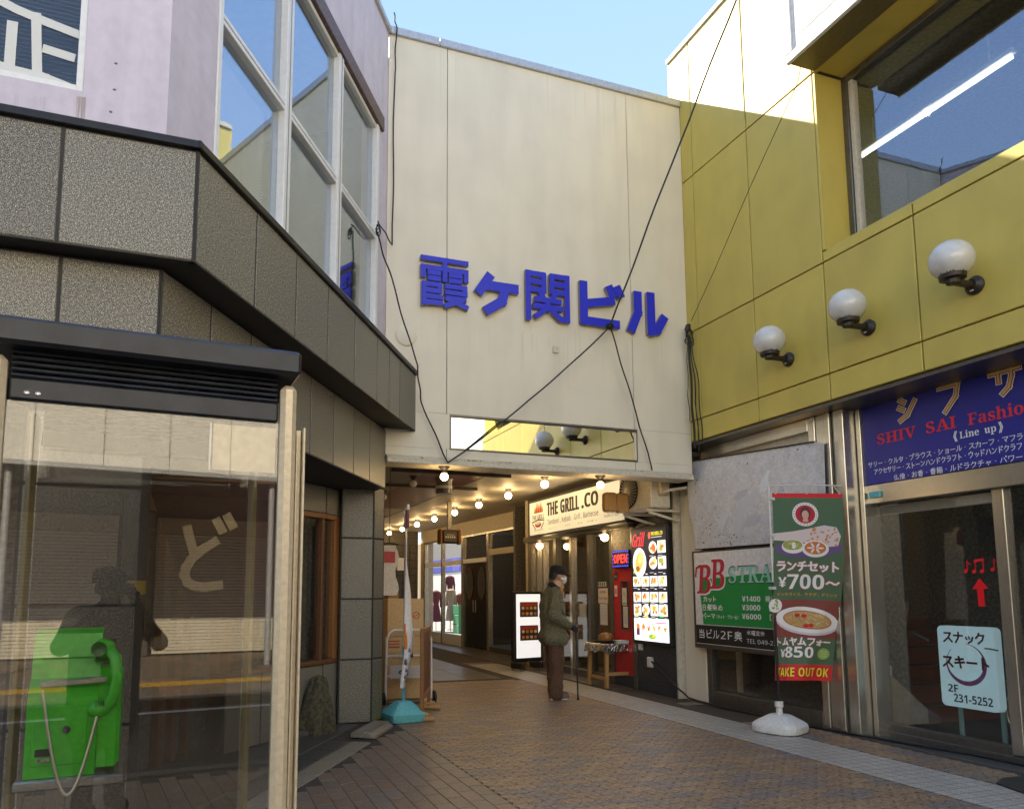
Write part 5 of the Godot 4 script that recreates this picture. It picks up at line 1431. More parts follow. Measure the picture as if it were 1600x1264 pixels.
	dk.text("11:00 - 23:00", 2.64, 2.90, 1.30, 0.04, lin(0.45, 0.08, 0.07), 2)
	dk.rect(2.67, 0.88, 2.90, 1.21, lin(0.6, 0.6, 0.6), 1)
	for k in 7: dk.rect(2.69, 1.17 - k * 0.035, 2.88, 1.175 - k * 0.035, lin(0.3, 0.3, 0.3), 2)
	dk.rect(2.62, 1.49, 2.88, 1.56, lin(0.55, 0.55, 0.52), 1)
	for k in 4: dk.rect(2.63 + k * 0.06, 1.50, 2.67 + k * 0.06, 1.55, lin(0.1, 0.1, 0.1), 2)
	dk.rect(1.98, 0.98, 2.22, 1.2, lin(0.4, 0.42, 0.36), 1)
	dk.rect(1.32, 1.30, 1.44, 1.80, lin(0.28, 0.08, 0.08), 1)
	for k in 4: dk.rect(1.33, 1.36 + k * 0.11, 1.43, 1.40 + k * 0.11, lin(0.5, 0.4, 0.38), 2)
	dk.text("M", 1.28, 1.44, 0.93, 0.11, lin(0.6, 0.6, 0.58), 2)
	dk.commit(B, "door_notices").transform = world_of(B).affine_inverse() * f * Transform3D(Basis(), Vector3(0, 0, -0.05))
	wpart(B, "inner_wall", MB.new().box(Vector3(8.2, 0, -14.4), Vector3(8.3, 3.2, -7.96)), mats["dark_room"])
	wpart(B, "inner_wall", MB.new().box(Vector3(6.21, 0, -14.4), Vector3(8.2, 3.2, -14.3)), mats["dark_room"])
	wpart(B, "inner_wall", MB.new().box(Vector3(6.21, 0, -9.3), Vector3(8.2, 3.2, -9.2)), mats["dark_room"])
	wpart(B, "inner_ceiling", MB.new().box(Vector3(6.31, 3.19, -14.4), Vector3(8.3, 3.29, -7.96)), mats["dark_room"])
	wpart(B, "counter", MB.new().cham(Vector3(7.3, 0.5, -11.2), Vector3(0.5, 1.0, 2.2), 0.01), mats["wood_dark"])
	wpart(B, "side_face", MB.new().box(Vector3(6.02, 0.0, -13.35), Vector3(6.75, 3.2, -13.22)), mats["beige_wall"])
	for p in [Vector3(6.7, 2.35, -10.6), Vector3(6.9, 2.45, -11.9)]:
		var t := thing("pendant_lamp", "warm pendant lamp glowing inside the restaurant", "lamp", p, 0.0, "pendant lamps inside the restaurant")
		part(t, "shade", MB.new().lathe([Vector2(0.15, -0.02), Vector2(0.14, 0.02), Vector2(0.04, 0.1), Vector2(0.02, 0.12), Vector2(0.0, 0.12)], 16), mats["bronze"])
		part(t, "light_bulb", MB.new().ball(Vector3(0, 0.0, 0), Vector3(0.045, 0.045, 0.045)), mats["bulb_light"])
		part(t, "cord", MB.new().tube([Vector3(0, 0.12, 0), Vector3(0, 3.19 - p.y, 0)], 0.006, 6), mats["cable"])
		var l := OmniLight3D.new(); l.name = "lamp_glow"; l.light_energy = 0.03; l.light_color = Color(1, 0.7, 0.38); l.light_size = 0.04; l.omni_range = 8; l.omni_attenuation = 2.0; l.shadow_enabled = true
		t.add_child(l)
	for p in [Vector3(5.78, 2.35, -12.2), Vector3(5.82, 2.35, -9.95)]:
		bulb(p, true, "round bulb glowing under the cream restaurant sign", "bulbs under the restaurant sign", 0.06, 0.03)
	# light-box sign
	var S := thing("restaurant_sign", "cream light box sign with flames and heavy black lettering", "sign", Vector3(5.75, 2.747, -10.916), -PI / 2)
	part(S, "case", MB.new().cham(Vector3(0, 0, -0.1), Vector3(3.36, 0.70, 0.16), 0.012), mats["black_plastic"])
	var lb := MB.new().cham(Vector3(0, 0, -0.008), Vector3(3.27, 0.60, 0.02), 0.004)
	part(S, "face_light", lb, glow_mat("sign_face_light", lin(0.80, 0.73, 0.52), 0.13))
	var k := ink_on(S)
	var o := 10.916
	var blk := lin(0.012, 0.012, 0.012); var red := lin(0.55, 0.03, 0.02); var org := lin(0.85, 0.35, 0.06)
	for dx in [-0.012, 0.0, 0.012]:
		k.text("THE", -11.80 + o + dx, -11.38 + o + dx, 0.111, 0.235, blk, 1)
		k.text("GRILL", -11.27 + o + dx, -10.62 + o + dx, 0.111, 0.235, blk, 1)
		k.text(".CO", -10.52 + o + dx, -10.0 + o + dx, 0.111, 0.235, blk, 1)
	k.text("Tandoori . Kebab .  Grill . Barbecue", -11.79 + o, -10.0 + o, -0.116, 0.095, lin(0.04, 0.04, 0.035), 1, "regular")
	for e in [["タンドーリ", -11.73, -11.42], ["ケバブ", -11.12, -10.93], ["グリル", -10.68, -10.5], ["バーベキュー", -10.36, -10.05]]: k.kana(e[0], e[1] + o, e[2] + o, -0.234, 0.035, 0.12, lin(0.1, 0.1, 0.08), 1)
	for e in [[-12.30, 0.12, 0.05], [-12.22, 0.2, 0.06], [-12.14, 0.17, 0.06], [-12.06, 0.21, 0.05], [-12.0, 0.11, 0.04]]:
		k.poly(PackedVector2Array([Vector2(e[0] + o - e[2], 0.09), Vector2(e[0] + o + e[2], 0.09), Vector2(e[0] + o + e[2] * 0.9, 0.09 + e[1] * 0.5), Vector2(e[0] + o + e[2] * 0.2, 0.09 + e[1]), Vector2(e[0] + o - e[2] * 0.4, 0.09 + e[1] * 0.55)]), org, 1)
		k.poly(PackedVector2Array([Vector2(e[0] + o - e[2] * 0.7, 0.09), Vector2(e[0] + o + e[2] * 0.7, 0.09), Vector2(e[0] + o + e[2] * 0.1, 0.09 + e[1] * 0.62)]), red, 2)
	k.text("THE GRILL", -12.42 + o, -11.92 + o, 0.01, 0.085, blk, 1)
	k.line([Vector2(-12.42 + o, -0.07), Vector2(-12.17 + o, -0.04), Vector2(-11.92 + o, -0.06)], 0.022, blk, 1)
	k.oval(Vector2(-12.17 + o, -0.13), Vector2(0.13, 0.045), red, 2)
	k.oval(Vector2(-12.17 + o, -0.105), Vector2(0.09, 0.03), lin(0.86, 0.80, 0.60), 3)
	for s in [-1, 1]: k.line([Vector2(-12.17 + o + s * 0.24, -0.10), Vector2(-12.17 + o + s * 0.12, -0.20)], 0.02, blk, 1)
	k.text("www.thegrill.co.jp", -12.36 + o, -11.96 + o, -0.225, 0.03, blk, 1, "regular")
	k.oval(Vector2(-9.65 + o, -0.02), Vector2(0.23, 0.145), red, 1, 0.1, 30, 0.86)
	k.oval(Vector2(-9.60 + o, -0.03), Vector2(0.07, 0.09), lin(0.5, 0.44, 0.36), 1)
	k.text("Tel.049-277-8080", -9.83 + o, -9.39 + o, -0.2, 0.045, lin(0.15, 0.13, 0.12), 1, "regular")
	k.commit(S, "lettering").position.z = 0.003
	var al := AreaLight3D.new(); al.name = "sign_glow"; al.light_energy = 0.10; al.light_color = Color(1, 0.95, 0.82); al.area_size = Vector2(3.2, 0.56); al.area_range = 8.0; al.area_attenuation = 2.0; al.shadow_enabled = true
	S.add_child(al); al.position = Vector3(0, 0, 0.03); al.rotation.y = PI
	# menu display
	var D := thing("menu_display", "tall bright menu screen with food pictures on the blue-grey wall", "screen", Vector3(5.93, 0.70, -8.905), -PI / 2)
	part(D, "case", MB.new().cham(Vector3(0, 0.80, -0.035), Vector3(0.90, 1.66, 0.10), 0.008), mats["black_plastic"])
	var G := 0.19
	var m := ink_on(D)
	m.rect(-0.42, 0.34, 0.42, 1.58, lin(0.012, 0.012, 0.02), 1)
	m.rect(-0.42, 0.02, 0.42, 0.335, lin(0.85, 0.87, 0.95), 1)
	m.oval(Vector2(-0.24, 1.12), Vector2(0.17, 0.21), lin(0.88, 0.86, 0.8), 2)
	m.oval(Vector2(-0.24, 1.13), Vector2(0.10, 0.15), lin(0.72, 0.40, 0.10), 3, -0.5)
	m.oval(Vector2(-0.20, 1.18), Vector2(0.06, 0.08), lin(0.82, 0.55, 0.2), 4, -0.5)
	m.oval(Vector2(-0.28, 1.03), Vector2(0.05, 0.04), lin(0.25, 0.1, 0.03), 4)
	m.text("Grill", -0.40, -0.10, 1.45, 0.20, lin(0.75, 0.02, 0.04), 3, "serif", 0.3)
	m.text("THE GRILL.CO", 0.06, 0.34, 1.51, 0.05, lin(0.85, 0.75, 0.02), 2)
	m.rect(0.06, 1.455, 0.32, 1.465, lin(0.5, 0.5, 0.5), 2)
	m.oval(Vector2(0.02, 1.49), Vector2(0.03, 0.05), lin(0.7, 0.1, 0.05), 2)
	for i in 2:
		for j in 2: food(m, Vector2(0.10 + i * 0.21, 1.32 - j * 0.22), Vector2(0.095, 0.085), i == 1)
	for j in 2:
		for i in 4: food(m, Vector2(-0.32 + i * 0.21, 0.85 - j * 0.22), Vector2(0.095, 0.07), true)
	for i in 4: food(m, Vector2(-0.32 + i * 0.21, 0.45), Vector2(0.095, 0.08), i != 1)
	for e in [[-0.40, 0.99, -0.22], [-0.40, 0.365, -0.30], [-0.17, 0.355, -0.06]]: m.rect(e[0], e[1] - 0.008, e[2], e[1] + 0.012, lin(0.8, 0.7, 0.02), 2)
	for j in 5:
		for i in 4:
			var yy: float = [1.20, 0.965, 0.755, 0.545, 0.352][j]
			if j == 0 and i < 2: continue
			m.rect(-0.41 + i * 0.21, yy, -0.31 + i * 0.21, yy + 0.006, lin(0.6, 0.6, 0.6), 2)
			m.rect(-0.30 + i * 0.21, yy - 0.02, -0.25 + i * 0.21, yy - 0.008, lin(0.7, 0.7, 0.7), 2)
	m.rect(0.16, 0.345, 0.36, 0.385, lin(0.02, 0.05, 0.03), 2); m.rect(0.22, 0.357, 0.31, 0.375, lin(0.05, 0.6, 0.12), 3)
	for i in 5: food(m, Vector2(-0.18 + i * 0.13, 0.22 - (0.02 if i else 0.0)), Vector2(0.055, 0.05 + (0.035 if i == 0 else 0.0)), i != 0)
	m.rect(-0.36, 0.09, -0.28, 0.24, lin(0.10, 0.03, 0.05), 2); m.oval(Vector2(-0.32, 0.22), Vector2(0.035, 0.04), lin(0.6, 0.2, 0.02), 3)
	m.oval(Vector2(0.03, 0.085), Vector2(0.09, 0.035), lin(0.2, 0.4, 0.03), 2); m.oval(Vector2(0.06, 0.09), Vector2(0.03, 0.02), lin(0.7, 0.5, 0.03), 3)
	m.rect(0.1, 0.27, 0.38, 0.285, lin(0.7, 0.1, 0.25), 2); m.rect(0.15, 0.075, 0.34, 0.085, lin(0.4, 0.4, 0.45), 2)
	m.commit(D, "screen_image", 0.36).position.z = 0.016
	var dl := AreaLight3D.new(); dl.name = "screen_glow"; dl.light_energy = 0.035; dl.light_color = Color(0.85, 0.9, 1.0); dl.area_size = Vector2(0.84, 1.56); dl.area_range = 6.0; dl.area_attenuation = 2.0; dl.shadow_enabled = true
	D.add_child(dl); dl.position = Vector3(0, 0.8, 0.03 + 0.02); dl.rotation.y = PI
	# OPEN sign
	var O := thing("open_sign", "small black LED sign reading OPEN in red with blue dots", "sign", Vector3(5.97, 1.90, -9.745), -PI / 2)
	part(O, "case", MB.new().cham(Vector3(0, 0, -0.01), Vector3(0.46, 0.27, 0.03), 0.006), mats["black_plastic"])
	var ok := ink_on(O)
	for i in 4:
		var lk := ink_on(O)
		lk.text("OPEN"[i], -0.185 + i * 0.096, -0.105 + i * 0.096, 0.0, 0.13, lin(0.95, 0.04, 0.04), 1)
		lk.commit(O, "letter_light", 0.5).position.z = 0.006
	for i in 9:
		for s in [-1, 1]: ok.rect(-0.21 + i * 0.05, s * 0.11 - 0.009, -0.185 + i * 0.05, s * 0.11 + 0.009, lin(0.05, 0.06, 0.95), 1)
	for i in 3:
		for s in [-1, 1]: ok.rect(s * 0.215 - 0.009, -0.07 + i * 0.055, s * 0.215 + 0.009, -0.045 + i * 0.055, lin(0.05, 0.06, 0.95), 1)
	var dots := ok.commit(O, "dot_lights", 0.5)
	dots.position.z = 0.006
	dots.set_meta("kind", "stuff")
	# air conditioner outdoor unit on brackets
	var A := thing("air_conditioner", "beige air conditioner outdoor unit with black fan grille on wall brackets", "air conditioner", Vector3(5.66, 2.50, -8.60), -PI / 2)
	part(A, "casing", MB.new().cham(Vector3(0, 0.27, 0), Vector3(0.78, 0.54, 0.30), 0.015), mats["cream_trim"])
	var gr := MB.new(); gr.t = Transform3D(Basis(Vector3.RIGHT, PI / 2), Vector3(-0.14, 0.27, 0.152))
	gr.lathe([Vector2(0.0, 0.0), Vector2(0.225, 0.0), Vector2(0.235, 0.012), Vector2(0.22, 0.018), Vector2(0.21, 0.004), Vector2(0.0, 0.004)], 28)
	part(A, "fan_opening", gr, mats["black_plastic"])
	var sp := MB.new()
	for i in 28:
		var a := TAU * i / 28
		sp.bar(Vector3(-0.14 + 0.06 * cos(a), 0.27 + 0.06 * sin(a), 0.178), Vector3(-0.14 + 0.22 * cos(a + 0.25), 0.27 + 0.22 * sin(a + 0.25), 0.170), 0.006, 0.006)
	part(A, "grille", sp, mats["cream_trim"])
	var hb := MB.new(); hb.t = Transform3D(Basis(Vector3.RIGHT, PI / 2), Vector3(-0.14, 0.27, 0.17)); hb.lathe([Vector2(0, 0), Vector2(0.065, 0), Vector2(0.06, 0.02), Vector2(0, 0.025)], 20)
	part(A, "hub", hb, mats["cream_trim"])
	part(A, "valve_cover", MB.new().cham(Vector3(0.42, 0.30, -0.02), Vector3(0.07, 0.26, 0.14), 0.015), mats["cream_metal"])
	part(A, "pipe", MB.new().tube([Vector3(0.44, 0.2, 0.0), Vector3(0.52, 0.22, -0.05), Vector3(0.56, 0.26, -0.28)], 0.02, 8), mats["cream_trim"])
	for x in [-0.26, 0.30]:
		var br := Node3D.new(); br.name = "bracket"; A.add_child(br, true)
		part(br, "arm", MB.new().cham(Vector3(x, -0.022, -0.08), Vector3(0.04, 0.04, 0.50), 0.004), mats["cream_trim"])
		part(br, "strut", MB.new().bar(Vector3(x, -0.05, 0.13), Vector3(x, -0.16, -0.33), 0.03, 0.03), mats["cream_trim"])
	# wooden boxed lamp beside the unit
	var W := thing("wooden_sign_box", "blank weathered wooden box sign sticking out beside the air conditioner", "sign", Vector3(5.30, 2.47, -8.72))
	for i in 2: part(W, "box", MB.new().cham(Vector3(-0.11 + i * 0.20, 0.14, -i * 0.02), Vector3(0.185, 0.27, 0.14), 0.03), mats["wood_pale"])
	part(W, "bracket", MB.new().bar(Vector3(0.18, 0.2, -0.02), Vector3(0.72, 0.24, -0.02), 0.04, 0.06), mats["steel_dark"])
	# sockets and cable on the blue wall
	var sk := thing("wall_sockets", "pale electrical sockets low on the blue-grey wall", "socket", Vector3(6.0, 0.4, -9.0))
	part(sk, "socket", MB.new().cham(Vector3(-0.02, 0.02, -0.05), Vector3(0.05, 0.14, 0.11), 0.01), mats["white_plastic"])
	part(sk, "socket", MB.new().cham(Vector3(-0.02, 0.22, -0.28), Vector3(0.05, 0.1, 0.08), 0.01), mats["white_plastic"])
	# stool table with foil top
	var T := thing("wooden_stool", "pale wooden stool table with foil covered top by the red panel", "stool", Vector3(5.86, 0, -9.92))
	for e in [[-0.21, -0.24], [0.21, -0.24], [-0.21, 0.24], [0.21, 0.24]]:
		part(T, "leg", MB.new().bar(Vector3(e[0] * 1.08, 0, e[1] * 1.08), Vector3(e[0], 0.60, e[1]), 0.055, 0.05, Vector3.RIGHT, 0.005), mats["wood_pale"])
	for e in [[Vector3(-0.21, 0.13, -0.24), Vector3(-0.21, 0.13, 0.24)], [Vector3(0.21, 0.13, -0.24), Vector3(0.21, 0.13, 0.24)], [Vector3(-0.21, 0.2, 0.24), Vector3(0.21, 0.2, 0.24)]]:
		part(T, "stretcher", MB.new().bar(e[0], e[1], 0.03, 0.05, Vector3.UP, 0.004), mats["wood_pale"])
	var tp := MB.new()
	tp.cham(Vector3(0, 0.62, 0), Vector3(0.54, 0.04, 0.60), 0.012)
	for i in 10:
		tp.t = Transform3D(Basis(Vector3.FORWARD, rng.randf_range(-0.2, 0.2)), Vector3(-0.272, 0.575 + rng.randf_range(-0.03, 0.02), -0.27 + i * 0.06)); tp.cham(Vector3.ZERO, Vector3(0.012, 0.11, 0.064), 0.004)
		tp.t = Transform3D(Basis(Vector3.RIGHT, rng.randf_range(-0.2, 0.2)), Vector3(-0.25 + i * 0.055, 0.575 + rng.randf_range(-0.03, 0.02), 0.302)); tp.cham(Vector3.ZERO, Vector3(0.06, 0.11, 0.012), 0.004)
	part(T, "foil_top", tp, mats["foil"])
	var bk := thing("food_tray", "dark tray with a wrapped loaf on the foil topped stool", "tray", Vector3(5.82, 0.642, -9.96))
	part(bk, "tray", MB.new().lathe([Vector2(0, 0), Vector2(0.17, 0), Vector2(0.22, 0.03), Vector2(0.21, 0.035), Vector2(0.165, 0.01), Vector2(0, 0.01)], 20), mats["black_plastic"])
	part(bk, "loaf", MB.new().ball(Vector3(0, 0.075, 0), Vector3(0.13, 0.075, 0.10)), mat("bread", lin(0.42, 0.2, 0.06), 0.3, 0.0, "patch", 6.0))
	var pp := thing("paper_stack", "pale blue leaflets lying on the foil topped stool", "paper", Vector3(5.92, 0.642, -9.72))
	for i in 4: part(pp, "leaflet", MB.new().cham(Vector3(0.004 * i, 0.006 + 0.010 * i, -0.006 * i), Vector3(0.15, 0.009, 0.2), 0.001), mat("paper_blue", lin(0.5, 0.65, 0.72), 0.7))
	# free-standing menu light board
	var M := thing("menu_stand", "white standing menu board in black frame behind the man", "sign", Vector3(5.60, 0, -12.4), 0.25)
	part(M, "frame", MB.new().cham(Vector3(0, 0.78, 0), Vector3(0.66, 1.26, 0.10), 0.01), mats["black_plastic"])
	part(M, "face_light", MB.new().cham(Vector3(0, 0.79, 0.045), Vector3(0.56, 1.14, 0.02), 0.003), glow_mat("stand_face_light", lin(0.86, 0.87, 0.9), 0.17))
	for s in [-1, 1]: part(M, "foot", MB.new().cham(Vector3(s * 0.22, 0.08, 0), Vector3(0.06, 0.10, 0.34), 0.01), mats["black_plastic"])
	for s in [-1, 1]:
		for u in [-1, 1]: part(M, "caster", MB.new().ball(Vector3(s * 0.22, 0.03, u * 0.13), Vector3(0.03, 0.03, 0.03), 10, 6), mats["grey_plastic"])
	var mk := ink_on(M)
	for j in 2:
		var y := 1.22 - j * 0.42
		mk.rect(-0.20, y - 0.27, 0.22, y, lin(0.05, 0.03, 0.025), 1)
		mk.rect(-0.19, y - 0.07, 0.21, y - 0.01, lin(0.4, 0.05, 0.03), 2)
		for i in 8: mk.oval(Vector2(-0.13 + (i % 4) * 0.095, y - 0.11 - (i / 4) * 0.1), Vector2(0.035, 0.03), [lin(0.7, 0.55, 0.4), lin(0.6, 0.2, 0.06), lin(0.7, 0.35, 0.05)][i % 3], 2)
	mk.commit(M, "food_pictures").position.z = 0.056

# ---------- signs and things on the right ----------
func make_right_signs() -> void:
	# blue shop sign
	var S := thing("blue_shop_sign", "deep blue shop sign with gold Japanese letters and red serif lettering", "sign", Vector3(6.3, 0, 0), -PI / 2)
	part(S, "board", MB.new().cham(Vector3(-3.1, 2.915, -0.03), Vector3(5.0, 0.89, 0.05), 0.004), mats["sign_blue"])
	part(S, "frame", MB.new().cham(Vector3(-5.66, 2.9, -0.03), Vector3(0.1, 0.93, 0.08), 0.006), mats["steel"])
	var k := ink_on(S)
	for p in [[0.105, lin(0.02, 0.02, 0.03), 1], [0.088, lin(0.8, 0.78, 0.76), 2], [0.062, lin(0.34, 0.05, 0.03), 3], [0.034, lin(0.60, 0.42, 0.14), 4]]:
		for e in [["シ", -5.231, -4.951, 3.146, 0.255], ["ブ", -4.82, -4.48, 3.166, 0.33], ["サ", -4.345, -4.0, 3.192, 0.30], ["イ", -3.85, -3.5, 3.2, 0.30]]:
			var pw: float = p[0]
			k.kana(e[0], e[1] + 0.03, e[2] - 0.03, e[3], e[4], pw / e[4] * 0.62, p[1], p[2])
	var rd := lin(0.72, 0.035, 0.045); var wh := lin(0.78, 0.78, 0.80)
	k.text("SHIV", -5.442, -5.018, 2.908, 0.105, rd, 1, "serif")
	k.text("SAI", -4.915, -4.623, 2.912, 0.108, rd, 1, "serif")
	k.text("Fashion", -4.515, -3.95, 2.908, 0.112, rd, 1, "serif")
	k.text("Line  up", -4.60, -4.28, 2.775, 0.085, wh, 1, "serif")
	k.kana("《", -4.68, -4.62, 2.78, 0.10, 0.09, wh, 1); k.kana("》", -4.26, -4.20, 2.78, 0.10, 0.09, wh, 1)
	k.kana("サリー・クルタ・ブラウス・ショール・スカーフ・マフラー", -5.568, -4.01, 2.670, 0.058, 0.10, wh, 1)
	k.kana("アクセサリー・ストーンハンドクラフト・ウッドハンドクラフト", -5.504, -4.03, 2.593, 0.060, 0.10, wh, 1)
	k.kana("仏像・お香・香箱・ルドラクチャ・パワース", -5.287, -4.02, 2.503, 0.060, 0.10, wh, 1)
	k.commit(S, "lettering").position.z = -0.004
	# white framed signboard above the window
	var T := thing("upper_signboard", "white framed signboard with pale green poster above the large window", "sign", Vector3(5.5, 6.79, -3.9), -PI / 2)
	part(T, "box", MB.new().cham(Vector3(0, 0.95, -0.17), Vector3(3.2, 1.9, 0.32), 0.008), mats["olive"])
	for e in [[Vector3(0, 0.05, 0.0), Vector3(3.24, 0.09, 0.05)], [Vector3(-1.58, 0.98, 0.0), Vector3(0.09, 1.76, 0.05)], [Vector3(1.58, 0.98, 0.0), Vector3(0.09, 1.76, 0.05)], [Vector3(0, 1.9, 0.0), Vector3(3.24, 0.09, 0.05)]]:
		part(T, "frame", MB.new().cham(e[0], e[1], 0.006), mats["white_alu"])
	part(T, "face", MB.new().cham(Vector3(0, 0.98, -0.004), Vector3(3.06, 1.76, 0.02), 0.0), mats["white_paint"])
	var tk := ink_on(T)
	tk.rect(-1.42, 0.22, -1.0, 1.7, lin(0.33, 0.44, 0.41), 1)
	tk.rect(-0.96, 0.22, 1.4, 1.7, lin(0.36, 0.37, 0.385), 1)
	for i in 4: tk.rect(-0.78, 0.30 + i * 0.07, 0.4, 0.325 + i * 0.07, lin(0.7, 0.7, 0.7), 2)
	tk.commit(T, "poster").position.z = 0.008
	# three globe lamps
	for i in 3:
		var z: float = [-4.04, -5.06, -6.07][i]
		var L := thing("globe_lamp", ["white globe wall lamp on dark arm near the large window", "white globe wall lamp on dark arm, middle of three", "white globe wall lamp on dark arm nearest the cream wall"][i], "lamp", Vector3(5.85, 3.876, z), -PI / 2, "globe lamps on the yellow wall")
		var ba := MB.new(); ba.t = Transform3D(Basis(Vector3.RIGHT, PI / 2), Vector3(0, 0, 0.0))
		ba.lathe([Vector2(0, 0.0), Vector2(0.075, 0.0), Vector2(0.078, 0.018), Vector2(0.06, 0.032), Vector2(0.045, 0.06), Vector2(0, 0.062)], 24)
		part(L, "wall_plate", ba, mats["bronze"])
		part(L, "plate_mark", MB.new().cham(Vector3(0.0, -0.045, 0.05), Vector3(0.03, 0.016, 0.012), 0.003), mats["white_paint"])
		part(L, "arm", MB.new().bar(Vector3(0, 0.0, 0.03), Vector3(0, -0.005, 0.31), 0.045, 0.05, Vector3.UP, 0.008), mats["bronze"])
		var co := MB.new(); co.t = Transform3D(Basis(), Vector3(0, 0, 0.255))
		co.lathe([Vector2(0, -0.02), Vector2(0.05, -0.02), Vector2(0.055, 0.01), Vector2(0.095, 0.018), Vector2(0.10, 0.05), Vector2(0.09, 0.058), Vector2(0, 0.058)], 24)
		part(L, "collar", co, mats["bronze"])
		var gl := MB.new(); gl.t = Transform3D(Basis(), Vector3(0, 0.178, 0.255))
		gl.ball(Vector3.ZERO, Vector3(0.165, 0.16, 0.165), 28, 18)
		part(L, "globe", gl, mats["globe"])
		var st := MB.new(); st.t = Transform3D(Basis(), Vector3(0, 0.178, 0.255))
		for q in 44:
			var a := rng.randf() * TAU
			var lo := rng.randf_range(-0.93, -0.75)
			var rr := sqrt(1 - lo * lo)
			st.t = Transform3D(Basis(Vector3.UP, a), Vector3(0, 0.178, 0.255))
			st.ball(Vector3(0, lo * 0.16, rr * 0.166), Vector3(0.004, 0.006 + rng.randf() * 0.008, 0.0022), 6, 4)
		part(L, "dirt_specks", st, mat("speck_dirt", lin(0.12, 0.10, 0.07), 0.9)).set_meta("kind", "stuff")
	# blank weathered sheet-metal sign
	var Z := thing("blank_signboard", "blank scuffed sheet metal signboard above the green hair salon sign", "sign", Vector3(5.95, 0, 0), -PI / 2)
	var zp := MB.new()
	zp.prism(PackedVector2Array([Vector2(-7.90, 1.945), Vector2(-5.91, 1.93), Vector2(-5.88, 2.945), Vector2(-8.03, 3.09), Vector2(-8.02, 2.45), Vector2(-7.93, 2.2)]), -0.12, 0.0, 0.004)
	part(Z, "sheet", zp, mats["zinc"])
	var rust := ink_on(Z)
	# dull rubbed areas, then small chips gathered along the left and lower edges
	for q in 26:
		var c := Vector2(rng.randf_range(-7.8, -6.05), rng.randf_range(2.02, 2.85))
		var pg := PackedVector2Array()
		var n := 14
		var r0 := rng.randf_range(0.05, 0.17)
		var tl := rng.randf_range(0, PI)
		for i in n: pg.append(c + Vector2(cos(TAU * i / n) * 1.5, sin(TAU * i / n) * 0.7).rotated(tl) * r0 * rng.randf_range(0.55, 1.15))
		var ok := true
		for p in pg: if p.x < -7.86 or p.x > -5.93 or p.y < 1.96 or p.y > 2.90: ok = false
		if ok: rust.poly(pg, [lin(0.56, 0.575, 0.60), lin(0.61, 0.62, 0.645), lin(0.50, 0.515, 0.54), lin(0.72, 0.73, 0.76)][rng.randi() % 4], 1)
	var hubs := [Vector2(-7.75, 2.1), Vector2(-7.6, 2.25), Vector2(-7.85, 2.75), Vector2(-7.45, 2.05), Vector2(-6.4, 2.35), Vector2(-7.2, 2.0), Vector2(-6.2, 2.9), Vector2(-7.0, 2.92)]
	for q in 150:
		var h: Vector2 = hubs[rng.randi() % hubs.size()]
		var p := h + Vector2(rng.randfn(0.0, 0.12), rng.randfn(0.0, 0.06))
		if p.x < -7.88 or p.x > -5.95 or p.y < 1.965 or p.y > 2.935: continue
		var n := 6 + rng.randi() % 4
		var pg := PackedVector2Array()
		var r0 := 0.003 + 0.012 * pow(rng.randf(), 2.0)
		var st := rng.randf_range(0.7, 2.2); var tl := rng.randf_range(0, PI)
		for i in n: pg.append(p + Vector2(cos(TAU * i / n) * st, sin(TAU * i / n)).rotated(tl) * r0 * rng.randf_range(0.5, 1.2))
		rust.poly(pg, [lin(0.10, 0.10, 0.10), lin(0.2, 0.2, 0.2), lin(0.33, 0.34, 0.35)][rng.randi() % 3], 2)
	rust.commit(Z, "scuff_marks", 0.0, 0.8)
	var edge := MB.new()
	edge.bar(Vector3(-8.03, 3.095, 0.004), Vector3(-5.88, 2.95, 0.004), 0.02, 0.014)
	edge.bar(Vector3(-7.90, 1.940, 0.004), Vector3(-5.91, 1.925, 0.004), 0.02, 0.012)
	part(Z, "rusty_edge", edge, mats["rust"])
	part(Z, "back_box", MB.new().cham(Vector3(-6.95, 2.45, -0.135), Vector3(1.8, 0.8, 0.03), 0.0), mats["steel_dark"])
	# green salon sign
	var G := thing("salon_sign", "green and white hair salon sign with price list", "sign", Vector3(5.95, 0, 0), -PI / 2)
	part(G, "case", MB.new().cham(Vector3(-7.0, 1.31, -0.08), Vector3(2.02, 1.22, 0.14), 0.008), mats["steel_dark"])
	part(G, "face", MB.new().cham(Vector3(-6.99, 1.325, -0.008), Vector3(1.92, 1.14, 0.02), 0.003), mats["white_paint"])
	var b := ink_on(G)
	var grn := lin(0.012, 0.27, 0.055)
	b.poly(PackedVector2Array([Vector2(-7.80, 1.0), Vector2(-6.04, 1.0), Vector2(-6.04, 1.63), Vector2(-7.0, 1.60), Vector2(-7.86, 1.55)]), grn, 1)
	b.rect(-7.945, 0.765, -6.04, 0.99, lin(0.012, 0.012, 0.012), 1)
	var white := lin(0.8, 0.8, 0.78)
	for q in [[0.02, white, 2], [0.0, lin(0.50, 0.02, 0.05), 3]]:
		b.text("B", -7.88 - q[0], -7.62 + q[0], 1.56, 0.36 + q[0] * 2, q[1], q[2], "serif", 0.12)
		b.text("B", -7.62 - q[0], -7.36 + q[0], 1.62, 0.36 + q[0] * 2, q[1], q[2], "serif", 0.12)
	b.line([Vector2(-7.92, 1.60), Vector2(-7.90, 1.70), Vector2(-7.82, 1.73)], 0.03, lin(0.50, 0.02, 0.05), 2)
	for q in [[0.012, lin(0.02, 0.05, 0.04), 2], [0.0, lin(0.30, 0.62, 0.50), 3]]:
		b.text("STRADA", -7.29 - q[0], -6.16 + q[0], 1.60, 0.19 + q[0] * 2, q[1], q[2], "serif", 0.1)
	b.kana("カット", -7.785, -7.53, 1.315, 0.07, 0.16, white, 2)
